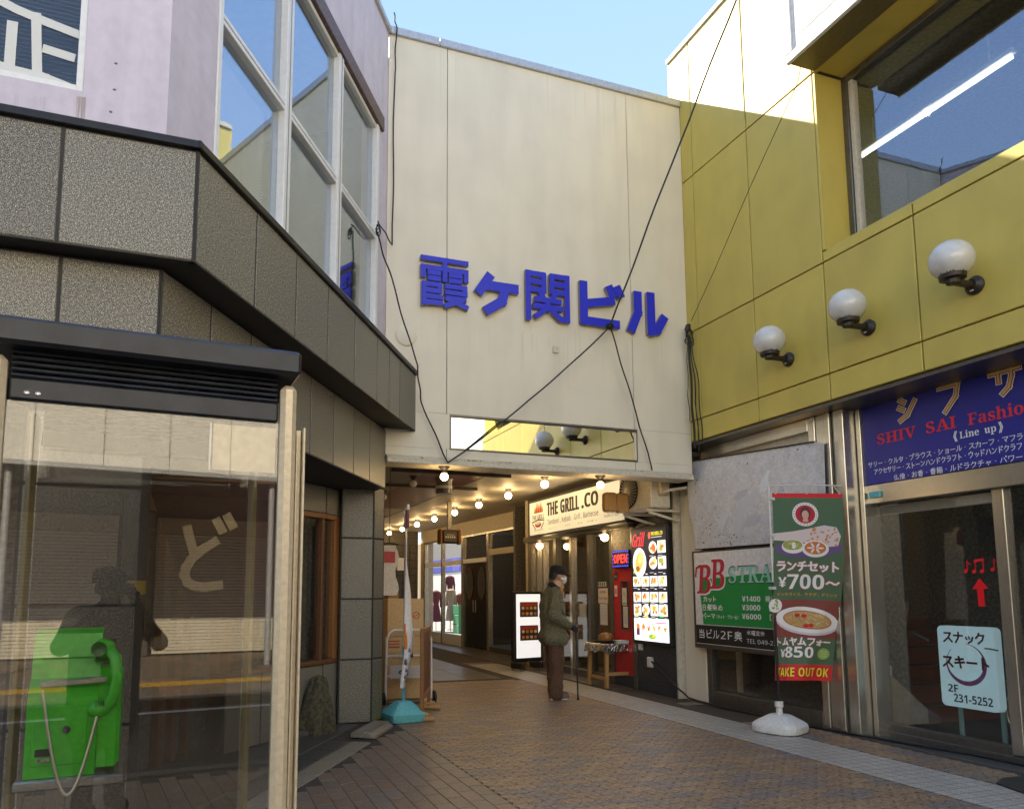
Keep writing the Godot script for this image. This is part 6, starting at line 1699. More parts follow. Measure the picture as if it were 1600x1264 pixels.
	b.text("¥1400", -7.076, -6.775, 1.322, 0.062, white, 2)
	b.kana("縮毛", -6.70, -6.54, 1.325, 0.07, 0.10, white, 2)
	b.kana("白髪染め", -7.819, -7.416, 1.212, 0.078, 0.12, white, 2)
	b.text("¥3000", -7.083, -6.781, 1.222, 0.062, white, 2)
	b.kana("【", -6.68, -6.60, 1.22, 0.07, 0.1, white, 2)
	b.kana("パーマ", -7.825, -7.563, 1.104, 0.07, 0.15, white, 2)
	b.kana("（カット・ブロー込）", -7.56, -7.13, 1.104, 0.045, 0.12, white, 2)
	b.text("¥6000", -7.089, -6.774, 1.119, 0.062, white, 2)
	b.kana("【", -6.68, -6.60, 1.12, 0.07, 0.1, white, 2)
	b.kana("当ビル", -7.905, -7.50, 0.885, 0.115, 0.10, white, 2)
	b.text("2F", -7.48, -7.27, 0.885, 0.095, white, 2, "regular")
	b.kana("奥", -7.25, -7.09, 0.885, 0.115, 0.09, white, 2)
	b.kana("水曜定休", -7.023, -6.731, 0.935, 0.055, 0.11, white, 2)
	b.text("TEL 049-222", -7.028, -6.50, 0.84, 0.05, white, 2, "regular")
	b.commit(G, "lettering").position.z = 0.003
	# nobori flag with poured base
	var F := thing("banner_flag", "green lunch set banner flag on white plastic base by the steel column", "banner", Vector3(5.55, 0, -6.13))
	var base := MB.new()
	base.t = Transform3D(Basis(Vector3.UP, 0.42), Vector3.ZERO)
	base.loft([Vector2(0.0, 0.004), Vector2(0.215, 0.004), Vector2(0.232, 0.014), Vector2(0.236, 0.035), Vector2(0.236, 0.07), Vector2(0.228, 0.09), Vector2(0.205, 0.108), Vector2(0.12, 0.158), Vector2(0.095, 0.172), Vector2(0.06, 0.178), Vector2(0.0, 0.176)], 3.6)
	part(F, "base", base, mats["white_plastic"])
	part(F, "base_stain", MB.new().lathe([Vector2(0.15, 0.001), Vector2(0.215, 0.001), Vector2(0.215, 0.008), Vector2(0.15, 0.003)], 24, false), mats["rust"])
	part(F, "clamp", MB.new().lathe([Vector2(0.0, 0.16), Vector2(0.035, 0.16), Vector2(0.03, 0.24), Vector2(0.042, 0.25), Vector2(0.042, 0.30), Vector2(0.0, 0.305)], 12), mats["white_plastic"])
	var top := Vector3(-0.02, 2.50, 0.02)
	part(F, "pole", MB.new().tube([Vector3(0, 0.28, 0), Vector3(-0.005, 1.0, 0.005), Vector3(-0.010, 1.50, 0.01)], 0.013, 10), mats["black_plastic"])
	part(F, "pole", MB.new().tube([Vector3(-0.010, 1.50, 0.01), Vector3(-0.02, 2.0, 0.02), top], 0.012, 10), mats["white_plastic"])
	var rt := Vector3(0.77, 0, 0.64)
	part(F, "crossbar", MB.new().tube([top + Vector3(0, 0.0, 0) - rt * 0.10, top + rt * 0.35 + Vector3(0, -0.01, 0), top + rt * 0.68 + Vector3(0, -0.035, 0)], 0.006, 8), mats["white_plastic"])
	var cloth := FlagSheet.new()
	var fk := ink_on(F)
	fk.sheet = cloth
	var fg := lin(0.075, 0.135, 0.07)
	fk.rect(0.0, 2.375, 0.6, 2.42, lin(0.62, 0.02, 0.03), 0, 44)
	fk.rect(0.0, 1.32, 0.6, 2.375, fg, 0, 44)
	fk.rect(0.0, 0.93, 0.6, 1.32, lin(0.22, 0.055, 0.04), 0, 44)
	fk.rect(0.0, 0.66, 0.6, 0.93, fg, 0, 44)
	fk.rect(0.0, 0.50, 0.6, 0.66, lin(0.62, 0.02, 0.03), 0, 44)
	fk.commit(F, "cloth", 0.0, 0.8)
	var fb := ink_on(F)
	var under := FlagSheet.new(); under.side = -1.0; under.lift = -0.004
	fb.sheet = under
	fb.rect(0.0, 0.50, 0.6, 2.42, fg, 0, 44)
	fb.commit(F, "cloth_back", 0.0, 0.8)
	var fp := ink_on(F)
	var over := FlagSheet.new(); over.lift = 0.004
	fp.sheet = over
	var fw := lin(0.74, 0.72, 0.70)
	fp.oval(Vector2(0.28, 2.20), Vector2(0.112, 0.125), fw, 1)
	fp.oval(Vector2(0.28, 2.20), Vector2(0.085, 0.096), lin(0.42, 0.015, 0.03), 2)
	fp.oval(Vector2(0.28, 2.21), Vector2(0.046, 0.066), lin(0.10, 0.03, 0.03), 3)
	fp.oval(Vector2(0.28, 2.195), Vector2(0.030, 0.045), lin(0.60, 0.34, 0.26), 4)
	fp.poly(PackedVector2Array([Vector2(0.262, 2.17), Vector2(0.298, 2.17), Vector2(0.305, 2.12), Vector2(0.255, 2.12)]), lin(0.60, 0.34, 0.26), 5)
	for i in 22:
		var a := TAU * i / 22
		fp.rect(0.28 + cos(a) * 0.098 - 0.004, 2.20 + sin(a) * 0.110 - 0.004, 0.28 + cos(a) * 0.098 + 0.004, 2.20 + sin(a) * 0.110 + 0.004, lin(0.05, 0.08, 0.05), 3)
	# flat bread, tray, bowls
	fp.poly(PackedVector2Array([Vector2(0.0, 2.0), Vector2(0.16, 2.02), Vector2(0.30, 2.05), Vector2(0.44, 2.09), Vector2(0.54, 2.07), Vector2(0.575, 1.98), Vector2(0.55, 1.88), Vector2(0.42, 1.86), Vector2(0.25, 1.91), Vector2(0.0, 1.93)]), lin(0.62, 0.52, 0.50), 1)
	for i in 16: fp.oval(Vector2(rng.randf_range(0.30, 0.55), rng.randf_range(1.89, 2.06)), Vector2(rng.randf_range(0.006, 0.022), rng.randf_range(0.004, 0.012)), lin(0.50, 0.22, 0.08), 2, rng.randf() * 3, 8)
	fp.oval(Vector2(0.30, 1.85), Vector2(0.29, 0.10), lin(0.13, 0.08, 0.20), 1, 0.05)
	fp.poly(PackedVector2Array([Vector2(0.0, 2.0), Vector2(0.16, 2.02), Vector2(0.30, 2.05), Vector2(0.44, 2.09), Vector2(0.54, 2.07), Vector2(0.575, 1.98), Vector2(0.55, 1.90), Vector2(0.42, 1.88), Vector2(0.25, 1.91), Vector2(0.0, 1.93)]), lin(0.62, 0.52, 0.50), 2)
	for i in 16: fp.oval(Vector2(rng.randf_range(0.30, 0.55), rng.randf_range(1.91, 2.06)), Vector2(rng.randf_range(0.006, 0.022), rng.randf_range(0.004, 0.012)), lin(0.50, 0.22, 0.08), 3, rng.randf() * 3, 8)
	fp.oval(Vector2(0.17, 1.865), Vector2(0.10, 0.072), fw, 3)
	fp.oval(Vector2(0.165, 1.88), Vector2(0.085, 0.052), lin(0.30, 0.34, 0.08), 4)
	for i in 14: fp.oval(Vector2(rng.randf_range(0.10, 0.23), rng.randf_range(1.85, 1.915)), Vector2(0.014, 0.008), [lin(0.5, 0.5, 0.15), lin(0.2, 0.3, 0.05), lin(0.6, 0.35, 0.1)][i % 3], 5, rng.randf() * 3, 8)
	fp.oval(Vector2(0.175, 1.875), Vector2(0.018, 0.036), fw, 6)
	fp.oval(Vector2(0.36, 1.845), Vector2(0.115, 0.088), fw, 4)
	fp.oval(Vector2(0.36, 1.853), Vector2(0.092, 0.066), lin(0.55, 0.16, 0.04), 5)
	for i in 6: fp.oval(Vector2(0.36, 1.853) + Vector2(cos(i * TAU / 6) * 0.045, sin(i * TAU / 6) * 0.032), Vector2(0.028, 0.009), fw, 6, i * TAU / 6, 12)
	for e in [[0.022, lin(0.30, 0.07, 0.05), 2], [0.0, fw, 3]]:
		fp.kana("ランチセット", 0.02, 0.57, 1.665, 0.105, 0.17 + e[0] * 5, e[1], e[2])
		fp.text("¥", 0.04 - e[0] * 0.3, 0.115 + e[0] * 0.3, 1.50, 0.10 + e[0] * 0.6, e[1], e[2])
		fp.text("700", 0.12 - e[0] * 0.3, 0.44 + e[0] * 0.3, 1.505, 0.15 + e[0] * 0.6, e[1], e[2])
		fp.kana("〜", 0.45, 0.57, 1.50, 0.12, 0.15 + e[0] * 5, e[1], e[2])
	fp.kana("ナンかライス、サラダ、ドリンク", 0.03, 0.56, 1.375, 0.032, 0.14, lin(0.55, 0.30, 0.03), 2)
	# noodle bowl
	fp.oval(Vector2(0.02, 1.26), Vector2(0.06, 0.07), fw, 1)
	for i in 10: fp.oval(Vector2(rng.randf_range(0.0, 0.06), rng.randf_range(1.20, 1.32)), Vector2(0.016, 0.010), [lin(0.25, 0.36, 0.06), lin(0.5, 0.48, 0.2)][i % 2], 2, rng.randf() * 3, 8)
	fp.oval(Vector2(0.31, 1.085), Vector2(0.285, 0.125), lin(0.60, 0.52, 0.56), 2, -0.12)
	fp.oval(Vector2(0.31, 1.115), Vector2(0.285, 0.13), fw, 3, -0.12)
	fp.oval(Vector2(0.31, 1.115), Vector2(0.225, 0.092), lin(0.42, 0.16, 0.05), 4, -0.12)
	fp.oval(Vector2(0.31, 1.115), Vector2(0.21, 0.08), lin(0.50, 0.30, 0.12), 5, -0.12)
	for i in 60:
		var p := Vector2(0.31, 1.115) + Vector2(rng.randf_range(-0.18, 0.18), rng.randf_range(-0.055, 0.055))
		fp.oval(p, Vector2(rng.randf_range(0.012, 0.035), 0.004), [lin(0.62, 0.52, 0.32), lin(0.55, 0.42, 0.2), lin(0.25, 0.33, 0.06), lin(0.5, 0.2, 0.05)][i % 4], 6 + i % 3, rng.randf() * 3, 8)
	for e in [[0.28, 1.155], [0.22, 1.16], [0.30, 1.055], [0.34, 1.06]]: fp.oval(Vector2(e[0], e[1]), Vector2(0.024, 0.019), lin(0.55, 0.02, 0.02), 10, 0.0, 12)
	for e in [[0.02, lin(0.30, 0.07, 0.05), 2], [0.0, fw, 3]]:
		fp.kana("トムヤムフォー", 0.0, 0.55, 0.895, 0.085, 0.16 + e[0] * 5, e[1], e[2])
		fp.text("¥", 0.06 - e[0] * 0.3, 0.12 + e[0] * 0.3, 0.775, 0.08 + e[0] * 0.5, e[1], e[2])
		fp.text("850", 0.12 - e[0] * 0.3, 0.38 + e[0] * 0.3, 0.785, 0.11 + e[0] * 0.6, e[1], e[2])
	fp.oval(Vector2(0.49, 0.775), Vector2(0.062, 0.058), lin(0.28, 0.42, 0.10), 2)
	for i in 3: fp.rect(0.455, 0.795 - i * 0.022, 0.525, 0.800 - i * 0.022, lin(0.6, 0.62, 0.4), 3)
	for e in [[0.014, lin(0.25, 0.04, 0.01), 2], [0.0, lin(0.78, 0.68, 0.03), 3]]:
		fp.text("TAKE OUT OK", 0.02 - e[0] * 0.3, 0.56 + e[0] * 0.3, 0.585, 0.088 + e[0] * 0.6, e[1], e[2])
	fp.commit(F, "print", 0.0, 0.75)
	var tabs := MB.new()
	for y in [2.36, 1.98, 1.44]:
		tabs.cham(cloth.at(Vector2(-0.01, y), 0.002) , Vector3(0.06, 0.03, 0.05), 0.004)
	for x in [0.03, 0.30, 0.58]: tabs.bar(cloth.at(Vector2(x, 2.41), 0.003), top + rt * (x + 0.02) + Vector3(0, -0.03 * x, 0), 0.02, 0.006)
	part(F, "cloth_loops", tabs, mats["white_plastic"])
	# snack bar sign on legs behind the door glass
	var N := thing("snack_sign", "pale blue standing sign of the snack bar behind the glass door", "sign", Vector3(6.62, 0, -4.935), -PI / 2)
	var pl := MB.new()
	var rr := PackedVector2Array()
	for c in [[0.225, 1.04, 0], [-0.225, 1.04, 1], [-0.225, 0.39, 2], [0.225, 0.39, 3]]:
		for i in 5: rr.append(Vector2(c[0], c[1]) + Vector2(0.045, 0).rotated(PI / 2 * c[2] + PI / 2 * i / 4))
	pl.prism(rr, -0.09, 0.0, 0.008)
	part(N, "box_light", pl, glow_mat("snack_face_light", lin(0.42, 0.62, 0.66), 0.10))
	for x in [-0.17, 0.22]: part(N, "leg", MB.new().cham(Vector3(x, 0.26 + (0.2 if x > 0 else 0.0), -0.11), Vector3(0.035, 0.52 + (0.4 if x > 0 else 0.0), 0.03), 0.004), mat("leg_green", lin(0.2, 0.35, 0.32), 0.5))
	part(N, "foot", MB.new().cham(Vector3(0.02, 0.02, -0.13), Vector3(0.5, 0.04, 0.3), 0.008), mat("leg_green", lin(0.2, 0.35, 0.32), 0.5))
	part(N, "latch", MB.new().tube([Vector3(0.19, 0.90, 0.01), Vector3(0.25, 0.90, 0.03), Vector3(0.31, 0.89, 0.02)], 0.008, 8), mats["steel"])
	var nk := ink_on(N)
	var mar := lin(0.10, 0.008, 0.016)
	nk.kana("スナック", -0.21, 0.20, 0.985, 0.105, 0.16, mar, 2)
	var o := Vector2(0.0, 0.74)
	for i in 34:
		var a0 := deg_to_rad(-225.0 + i * 9.2); var a1 := deg_to_rad(-225.0 + (i + 1) * 9.2)
		var w0 := 0.005 + 0.038 * pow(sin(PI * i / 34.0), 2.0); var w1 := 0.005 + 0.038 * pow(sin(PI * (i + 1) / 34.0), 2.0)
		nk.poly(PackedVector2Array([o + Vector2(cos(a0), sin(a0)) * 0.19, o + Vector2(cos(a1), sin(a1)) * 0.19, o + Vector2(cos(a1), sin(a1)) * (0.19 - w1), o + Vector2(cos(a0), sin(a0)) * (0.19 - w0)]), lin(0.30, 0.06, 0.20), 1)
	nk.kana("スキート", -0.23, 0.23, 0.76, 0.11, 0.18, mar, 3)
	nk.text("2F", -0.19, -0.09, 0.515, 0.07, lin(0.02, 0.02, 0.02), 2)
	nk.text("231-5252", -0.14, 0.22, 0.43, 0.075, lin(0.02, 0.02, 0.02), 2)
	nk.commit(N, "lettering").position.z = 0.003
	# red stickers on the door glass: notes and an arrow
	var R := thing("window_stickers", "red music note and arrow stickers on the door glass", "sticker", Vector3(6.437, 0, 0), -PI / 2)
	var rk := ink_on(R)
	var rc := lin(0.80, 0.006, 0.012)
	for e in [[-4.74, 1.62], [-4.50, 1.63]]:
		rk.oval(Vector2(e[0], e[1] - 0.035), Vector2(0.020, 0.016), rc, 0, 0.4, 14)
		rk.line([Vector2(e[0] + 0.016, e[1] - 0.03), Vector2(e[0] + 0.016, e[1] + 0.055), Vector2(e[0] + 0.045, e[1] + 0.02)], 0.009, rc, 0)
	for x in [-4.665, -4.595]:
		rk.oval(Vector2(x, 1.58), Vector2(0.020, 0.016), rc, 0, 0.4, 14)
		rk.line([Vector2(x + 0.016, 1.585), Vector2(x + 0.016, 1.675)], 0.009, rc, 0)
	rk.line([Vector2(-4.649, 1.672), Vector2(-4.579, 1.682)], 0.022, rc, 0)
	rk.poly(PackedVector2Array([Vector2(-4.695, 1.425), Vector2(-4.62, 1.52), Vector2(-4.548, 1.43), Vector2(-4.592, 1.43), Vector2(-4.588, 1.275), Vector2(-4.648, 1.275), Vector2(-4.650, 1.425)]), rc, 0)
	rk.rect(-4.43, 1.245, -4.36, 1.275, lin(0.1, 0.2, 0.6), 0)
	rk.commit(R, "sticker").position.z = 0.0
	# bicycle wheel behind the sign
	var W := thing("bicycle_wheel", "bicycle wheel leaning in the stair hall behind the snack sign", "wheel", Vector3(6.95, 0.0, -4.55), -PI / 2)
	var ty := []
	for i in 41: ty.append(Vector3(cos(TAU * i / 40) * 0.31, 0.33 + sin(TAU * i / 40) * 0.31, 0))
	part(W, "tyre", MB.new().tube(ty, 0.018, 8, false), mats["black_plastic"])
	var rim := []
	for i in 41: rim.append(Vector3(cos(TAU * i / 40) * 0.288, 0.33 + sin(TAU * i / 40) * 0.288, 0))
	part(W, "rim", MB.new().tube(rim, 0.009, 6, false), mats["steel"])
	var spk := MB.new()
	for i in 18: spk.bar(Vector3(0, 0.33, 0), Vector3(cos(TAU * i / 18) * 0.28, 0.33 + sin(TAU * i / 18) * 0.28, 0), 0.003, 0.003)
	part(W, "spokes", spk, mats["steel"])
	# black door mat
	var mt := PackedVector2Array()
	for p in [[5.44, 3.68], [5.55, 3.98], [5.72, 4.06], [5.93, 4.06], [6.0, 4.02], [6.0, 2.6], [5.5, 2.6]]: mt.append(Vector2(p[0], p[1]))
	var mm := MB.new(); mm.t = Transform3D(flat_basis(), Vector3.ZERO)
	mm.prism(mt, 0.002, 0.014, 0.002)
	solo("door_mat", "black rubber mat with worn corner on the white tiles", "mat", mm, mats["black_plastic"])

# ---------- things on the left ----------
func sheet(rows: Array, th := 0.003) -> MB:
	# a cloth from rows of points, with thickness
	var mb := MB.new()
	for i in rows.size() - 1:
		for j in rows[i].size() - 1:
			var a: Vector3 = rows[i][j]; var b: Vector3 = rows[i][j + 1]; var c: Vector3 = rows[i + 1][j + 1]; var d: Vector3 = rows[i + 1][j]
			var n := (b - a).cross(d - a).normalized() * th
			mb.quad(a, b, c, d)
			mb.quad(d - n, c - n, b - n, a - n)
	return mb

func _edge(tab: Array, y: float) -> float:
	for i in tab.size() - 1:
		if y <= tab[i][0] and y >= tab[i + 1][0]:
			return lerpf(tab[i][1], tab[i + 1][1], smoothstep(0.0, 1.0, (tab[i][0] - y) / (tab[i][0] - tab[i + 1][0])))
	return tab[-1][1]

func make_left_things() -> void:
	# teal flag base with a white banner seen from its edge
	var F := thing("white_banner", "twisted white banner flag on a teal plastic base beside the granite pier", "banner", Vector3(2.13, 0, -8.02))
	var base := MB.new(); base.t = Transform3D(Basis(Vector3.UP, 0.12), Vector3.ZERO)
	base.loft([Vector2(0, 0.003), Vector2(0.185, 0.003), Vector2(0.195, 0.012), Vector2(0.207, 0.075), Vector2(0.209, 0.088), Vector2(0.203, 0.094), Vector2(0.085, 0.205), Vector2(0.07, 0.213), Vector2(0, 0.214)], 7.0)
	part(F, "base", base, mats["teal"])
	part(F, "pole", MB.new().tube([Vector3(0, 0.21, 0), Vector3(0, 0.8, 0)], 0.014, 10), mat("pole_blue", lin(0.05, 0.42, 0.62), 0.4))
	part(F, "pole", MB.new().tube([Vector3(0, 0.8, 0), Vector3(0.02, 2.36, 0)], 0.011, 10), mats["white_plastic"])
	var rows := []
	var edge_l := [[2.30, -0.035], [1.80, -0.012], [1.30, -0.008], [0.85, -0.012], [0.36, -0.065]]
	var edge_r := [[2.30, 0.045], [1.80, 0.062], [1.30, 0.128], [0.85, 0.142], [0.36, 0.052]]
	for i in 29:
		var y := lerpf(2.30, 0.36, i / 28.0)
		var xl := _edge(edge_l, y); var xr := _edge(edge_r, y)
		var row := []
		for j in 9:
			var s := j / 8.0
			row.append(Vector3(lerpf(xl, xr, s) + 0.008 * sin(s * 6.0 + y * 4.0), y, 0.08 - 0.24 * s * s + 0.05 * sin(s * PI) * sin(y * 3.0)))
		rows.append(row)
	part(F, "cloth", sheet(rows, 0.003), mats["cloth_white"])
	var mk := MB.new()
	var rows2 := []
	for i in range(18, 23):
		var r := []
		for j in range(0, 4): r.append(rows[i][j] + Vector3(-0.006, 0, 0.004))
		rows2.append(r)
	part(F, "orange_print", sheet(rows2, 0.001), mat("print_orange", lin(0.62, 0.2, 0.02), 0.8))
	var dots := MB.new()
	for q in 14:
		var i := 22 + rng.randi() % 6; var j := 2 + rng.randi() % 6
		dots.ball(rows[i][j] + Vector3(0.001, rng.randf_range(-0.02, 0.02), 0.005), Vector3(0.018, 0.022, 0.002), 8, 4)
	part(F, "flower_print", dots, mat("print_mauve", lin(0.42, 0.30, 0.36), 0.8)).set_meta("kind", "stuff")
	part(F, "top_band", MB.new().cham(Vector3(0.0, 2.21, 0.06), Vector3(0.035, 0.2, 0.12), 0.006), mat("cloth_maroon", lin(0.16, 0.05, 0.05), 0.8))
	part(F, "clip", MB.new().cham(Vector3(0.02, 2.35, 0.05), Vector3(0.03, 0.06, 0.03), 0.005).cham(Vector3(0.02, 2.33, -0.02), Vector3(0.03, 0.05, 0.03), 0.005), mats["white_plastic"])
	# cardboard boxes on a hand truck
	var H := thing("hand_truck", "grey tubular hand truck loaded with cardboard boxes", "hand truck", Vector3(2.5, 0, -9.3))
	part(H, "frame", MB.new().tube([Vector3(-0.30, 0.06, 0.14), Vector3(-0.29, 0.80, 0.14), Vector3(-0.26, 0.88, 0.14), Vector3(-0.20, 0.92, 0.14), Vector3(0.20, 0.92, 0.14), Vector3(0.26, 0.88, 0.14), Vector3(0.29, 0.80, 0.14), Vector3(0.30, 0.06, 0.14)], 0.016, 10), mats["white_alu"])
	for y in [0.35, 0.6]: part(H, "cross_bar", MB.new().tube([Vector3(-0.29, y, 0.14), Vector3(0.29, y, 0.14)], 0.012, 8), mats["white_alu"])
	part(H, "toe_plate", MB.new().cham(Vector3(0, 0.022, -0.12), Vector3(0.58, 0.02, 0.5), 0.004), mats["steel_dark"])
	for s in [-1, 1]:
		var w := MB.new(); w.t = Transform3D(Basis(Vector3.FORWARD, PI / 2), Vector3(s * 0.33, 0.08, 0.16))
		w.lathe([Vector2(0, -0.02), Vector2(0.06, -0.02), Vector2(0.08, -0.012), Vector2(0.08, 0.012), Vector2(0.06, 0.02), Vector2(0, 0.02)], 18)
		part(H, "wheel", w, mats["black_plastic"])
	var ys := [0.034, 0.34, 0.545, 0.83, 1.315]
	var nm := ["lowest cardboard box on the hand truck", "flat cardboard box second in the hand truck stack", "cardboard box with red print, third in the hand truck stack", "tall cardboard box topping the hand truck stack"]
	for i in 4:
		var b := thing("cardboard_box", nm[i], "box", Vector3(2.50 + [0.01, -0.005, -0.01, 0.012][i], ys[i], -9.58), [0.0, 0.01, -0.015, 0.02][i], "cardboard boxes on the hand truck")
		var h: float = ys[i + 1] - ys[i] - 0.002
		part(b, "carton", MB.new().cham(Vector3(0, h / 2, 0), Vector3(0.49, h, 0.38), 0.004), mats["card"])
		part(b, "tape", MB.new().cham(Vector3(0, h / 2, 0.1915), Vector3(0.05, h * 0.995, 0.002), 0.0), mat("tape", lin(0.46, 0.33, 0.19), 0.3))
		if i >= 2:
			var k := ink_on(b)
			var c := lin(0.45, 0.10, 0.06)
			if i == 3: k.oval(Vector2(0.14, h * 0.55), Vector2(0.05, 0.05), c, 1, 0.0, 20, 0.75); k.line([Vector2(0.11, h * 0.52), Vector2(0.17, h * 0.58)], 0.012, c, 1)
			else:
				for q in 3: k.rect(-0.2, h * (0.75 - 0.13 * q), -0.05, h * (0.82 - 0.13 * q), c, 1)
			k.commit(b, "print").position.z = 0.191
	var wb := thing("white_board_sign", "white plate with a dark handle hung on the hand truck", "plate", Vector3(2.5, 0.40, -9.13))
	part(wb, "plate", MB.new().cham(Vector3(-0.04, 0.0, 0), Vector3(0.42, 0.16, 0.02), 0.005), mats["white_plastic"])
	var hr := []
	for i in 17: hr.append(Vector3(-0.10 + cos(TAU * i / 16) * 0.035, sin(TAU * i / 16) * 0.022, 0.018))
	part(wb, "handle", MB.new().tube(hr, 0.007, 6, false), mats["black_plastic"])
	# wooden notice stand seen edge-on
	var W := thing("wooden_notice_stand", "orange-brown wooden notice stand turned edge-on beside the teal base", "stand", Vector3(2.46, 0, -8.28))
	var f := Transform3D(Basis(Vector3.UP, 1.19), Vector3.ZERO)
	for x in [-0.42, 0.42]:
		var p := MB.new(); p.t = f; p.cham(Vector3(x, 0.52, 0), Vector3(0.045, 0.96, 0.045), 0.005); part(W, "post", p, mats["wood"])
		var q := MB.new(); q.t = f
		q.cham(Vector3(x, 0.03, 0), Vector3(0.06, 0.05, 0.30), 0.015); q.cham(Vector3(x, 0.075, 0), Vector3(0.05, 0.05, 0.16), 0.015)
		part(W, "foot", q, mats["wood_pale"])
	for y in [0.25, 0.97]:
		var p := MB.new(); p.t = f; p.cham(Vector3(0, y, 0), Vector3(0.795, 0.05, 0.04), 0.005); part(W, "rail", p, mats["wood"])
	var bd := MB.new(); bd.t = f; bd.cham(Vector3(0, 0.61, 0), Vector3(0.79, 0.665, 0.02), 0.003)
	part(W, "board", bd, mats["wood_dark"])
	# weathered stump beside the bay
	var S := thing("driftwood_stump", "gnarled grey-green driftwood stump leaning by the bay wall", "stump", Vector3(1.10, 0, -7.55))
	var nz := FastNoiseLite.new(); nz.seed = 5; nz.frequency = 1.6
	var st := MB.new()
	var prof := []
	var R := 22; var V := 20
	for j in V + 1:
		var row := []
		for i in R + 1:
			var a := TAU * (i % R) / R
			var t := float(j) / V
			var rad := lerpf(0.20, 0.06, pow(t, 1.5)) * (1.0 + 0.35 * nz.get_noise_3d(cos(a) * 1.2, t * 0.5, sin(a) * 1.2)) + 0.030 * sin(a * 7.0 + t * 2.0) * (1.0 - t) + 0.012 * sin(a * 17.0 + t * 6.0)
			if j == V: rad = 0.0
			row.append(Vector3(cos(a) * rad + 0.03 * t, t * 0.58, -sin(a) * rad * 0.8))
		prof.append(row)
	for j in V:
		for i in R: st.quad(prof[j][i], prof[j][i + 1], prof[j + 1][i + 1], prof[j + 1][i])
	part(S, "stump", st, mat("stump", lin(0.19, 0.165, 0.095), 0.9, 0.0, "patch", 3.0, "grain", Vector3(8, 1, 8), "bumpfine", 0.6))
	part(S, "foot_plate", MB.new().cham(Vector3(-0.12, 0.03, 0.05), Vector3(0.16, 0.06, 0.16), 0.008), mats["dark_stone"])
	# brown shop curtain with one large character
	var N := thing("shop_curtain", "dark brown shop curtain with one large beige character behind the booth", "curtain", Vector3(0.0, 0, -5.0))
	var cr := []
	for i in 13:
		var t := i / 12.0
		var row := []
		for j in 11:
			var s := j / 10.0
			row.append(Vector3(lerpf(-0.36 + 0.32 * t, 0.44, s), lerpf(2.10, 1.22, t), 0.03 * sin(s * 9.0) * t))
		cr.append(row)
	part(N, "cloth", sheet(cr, 0.003), mats["cloth_brown"])
	var nk := ink_on(N)
	nk.kana("ど", -0.19, 0.17, 1.62, 0.42, 0.135, lin(0.55, 0.40, 0.20), 1)
	nk.commit(N, "character").position.z = 0.036
	part(N, "rod", MB.new().tube([Vector3(-0.42, 2.12, 0), Vector3(0.50, 2.12, 0)], 0.014, 8), mats["wood_dark"])
	for x in [-0.38, 0.46]: part(N, "hanger", MB.new().tube([Vector3(x, 2.12, 0), Vector3(x, 2.52, 0)], 0.006, 6), mats["cable"])

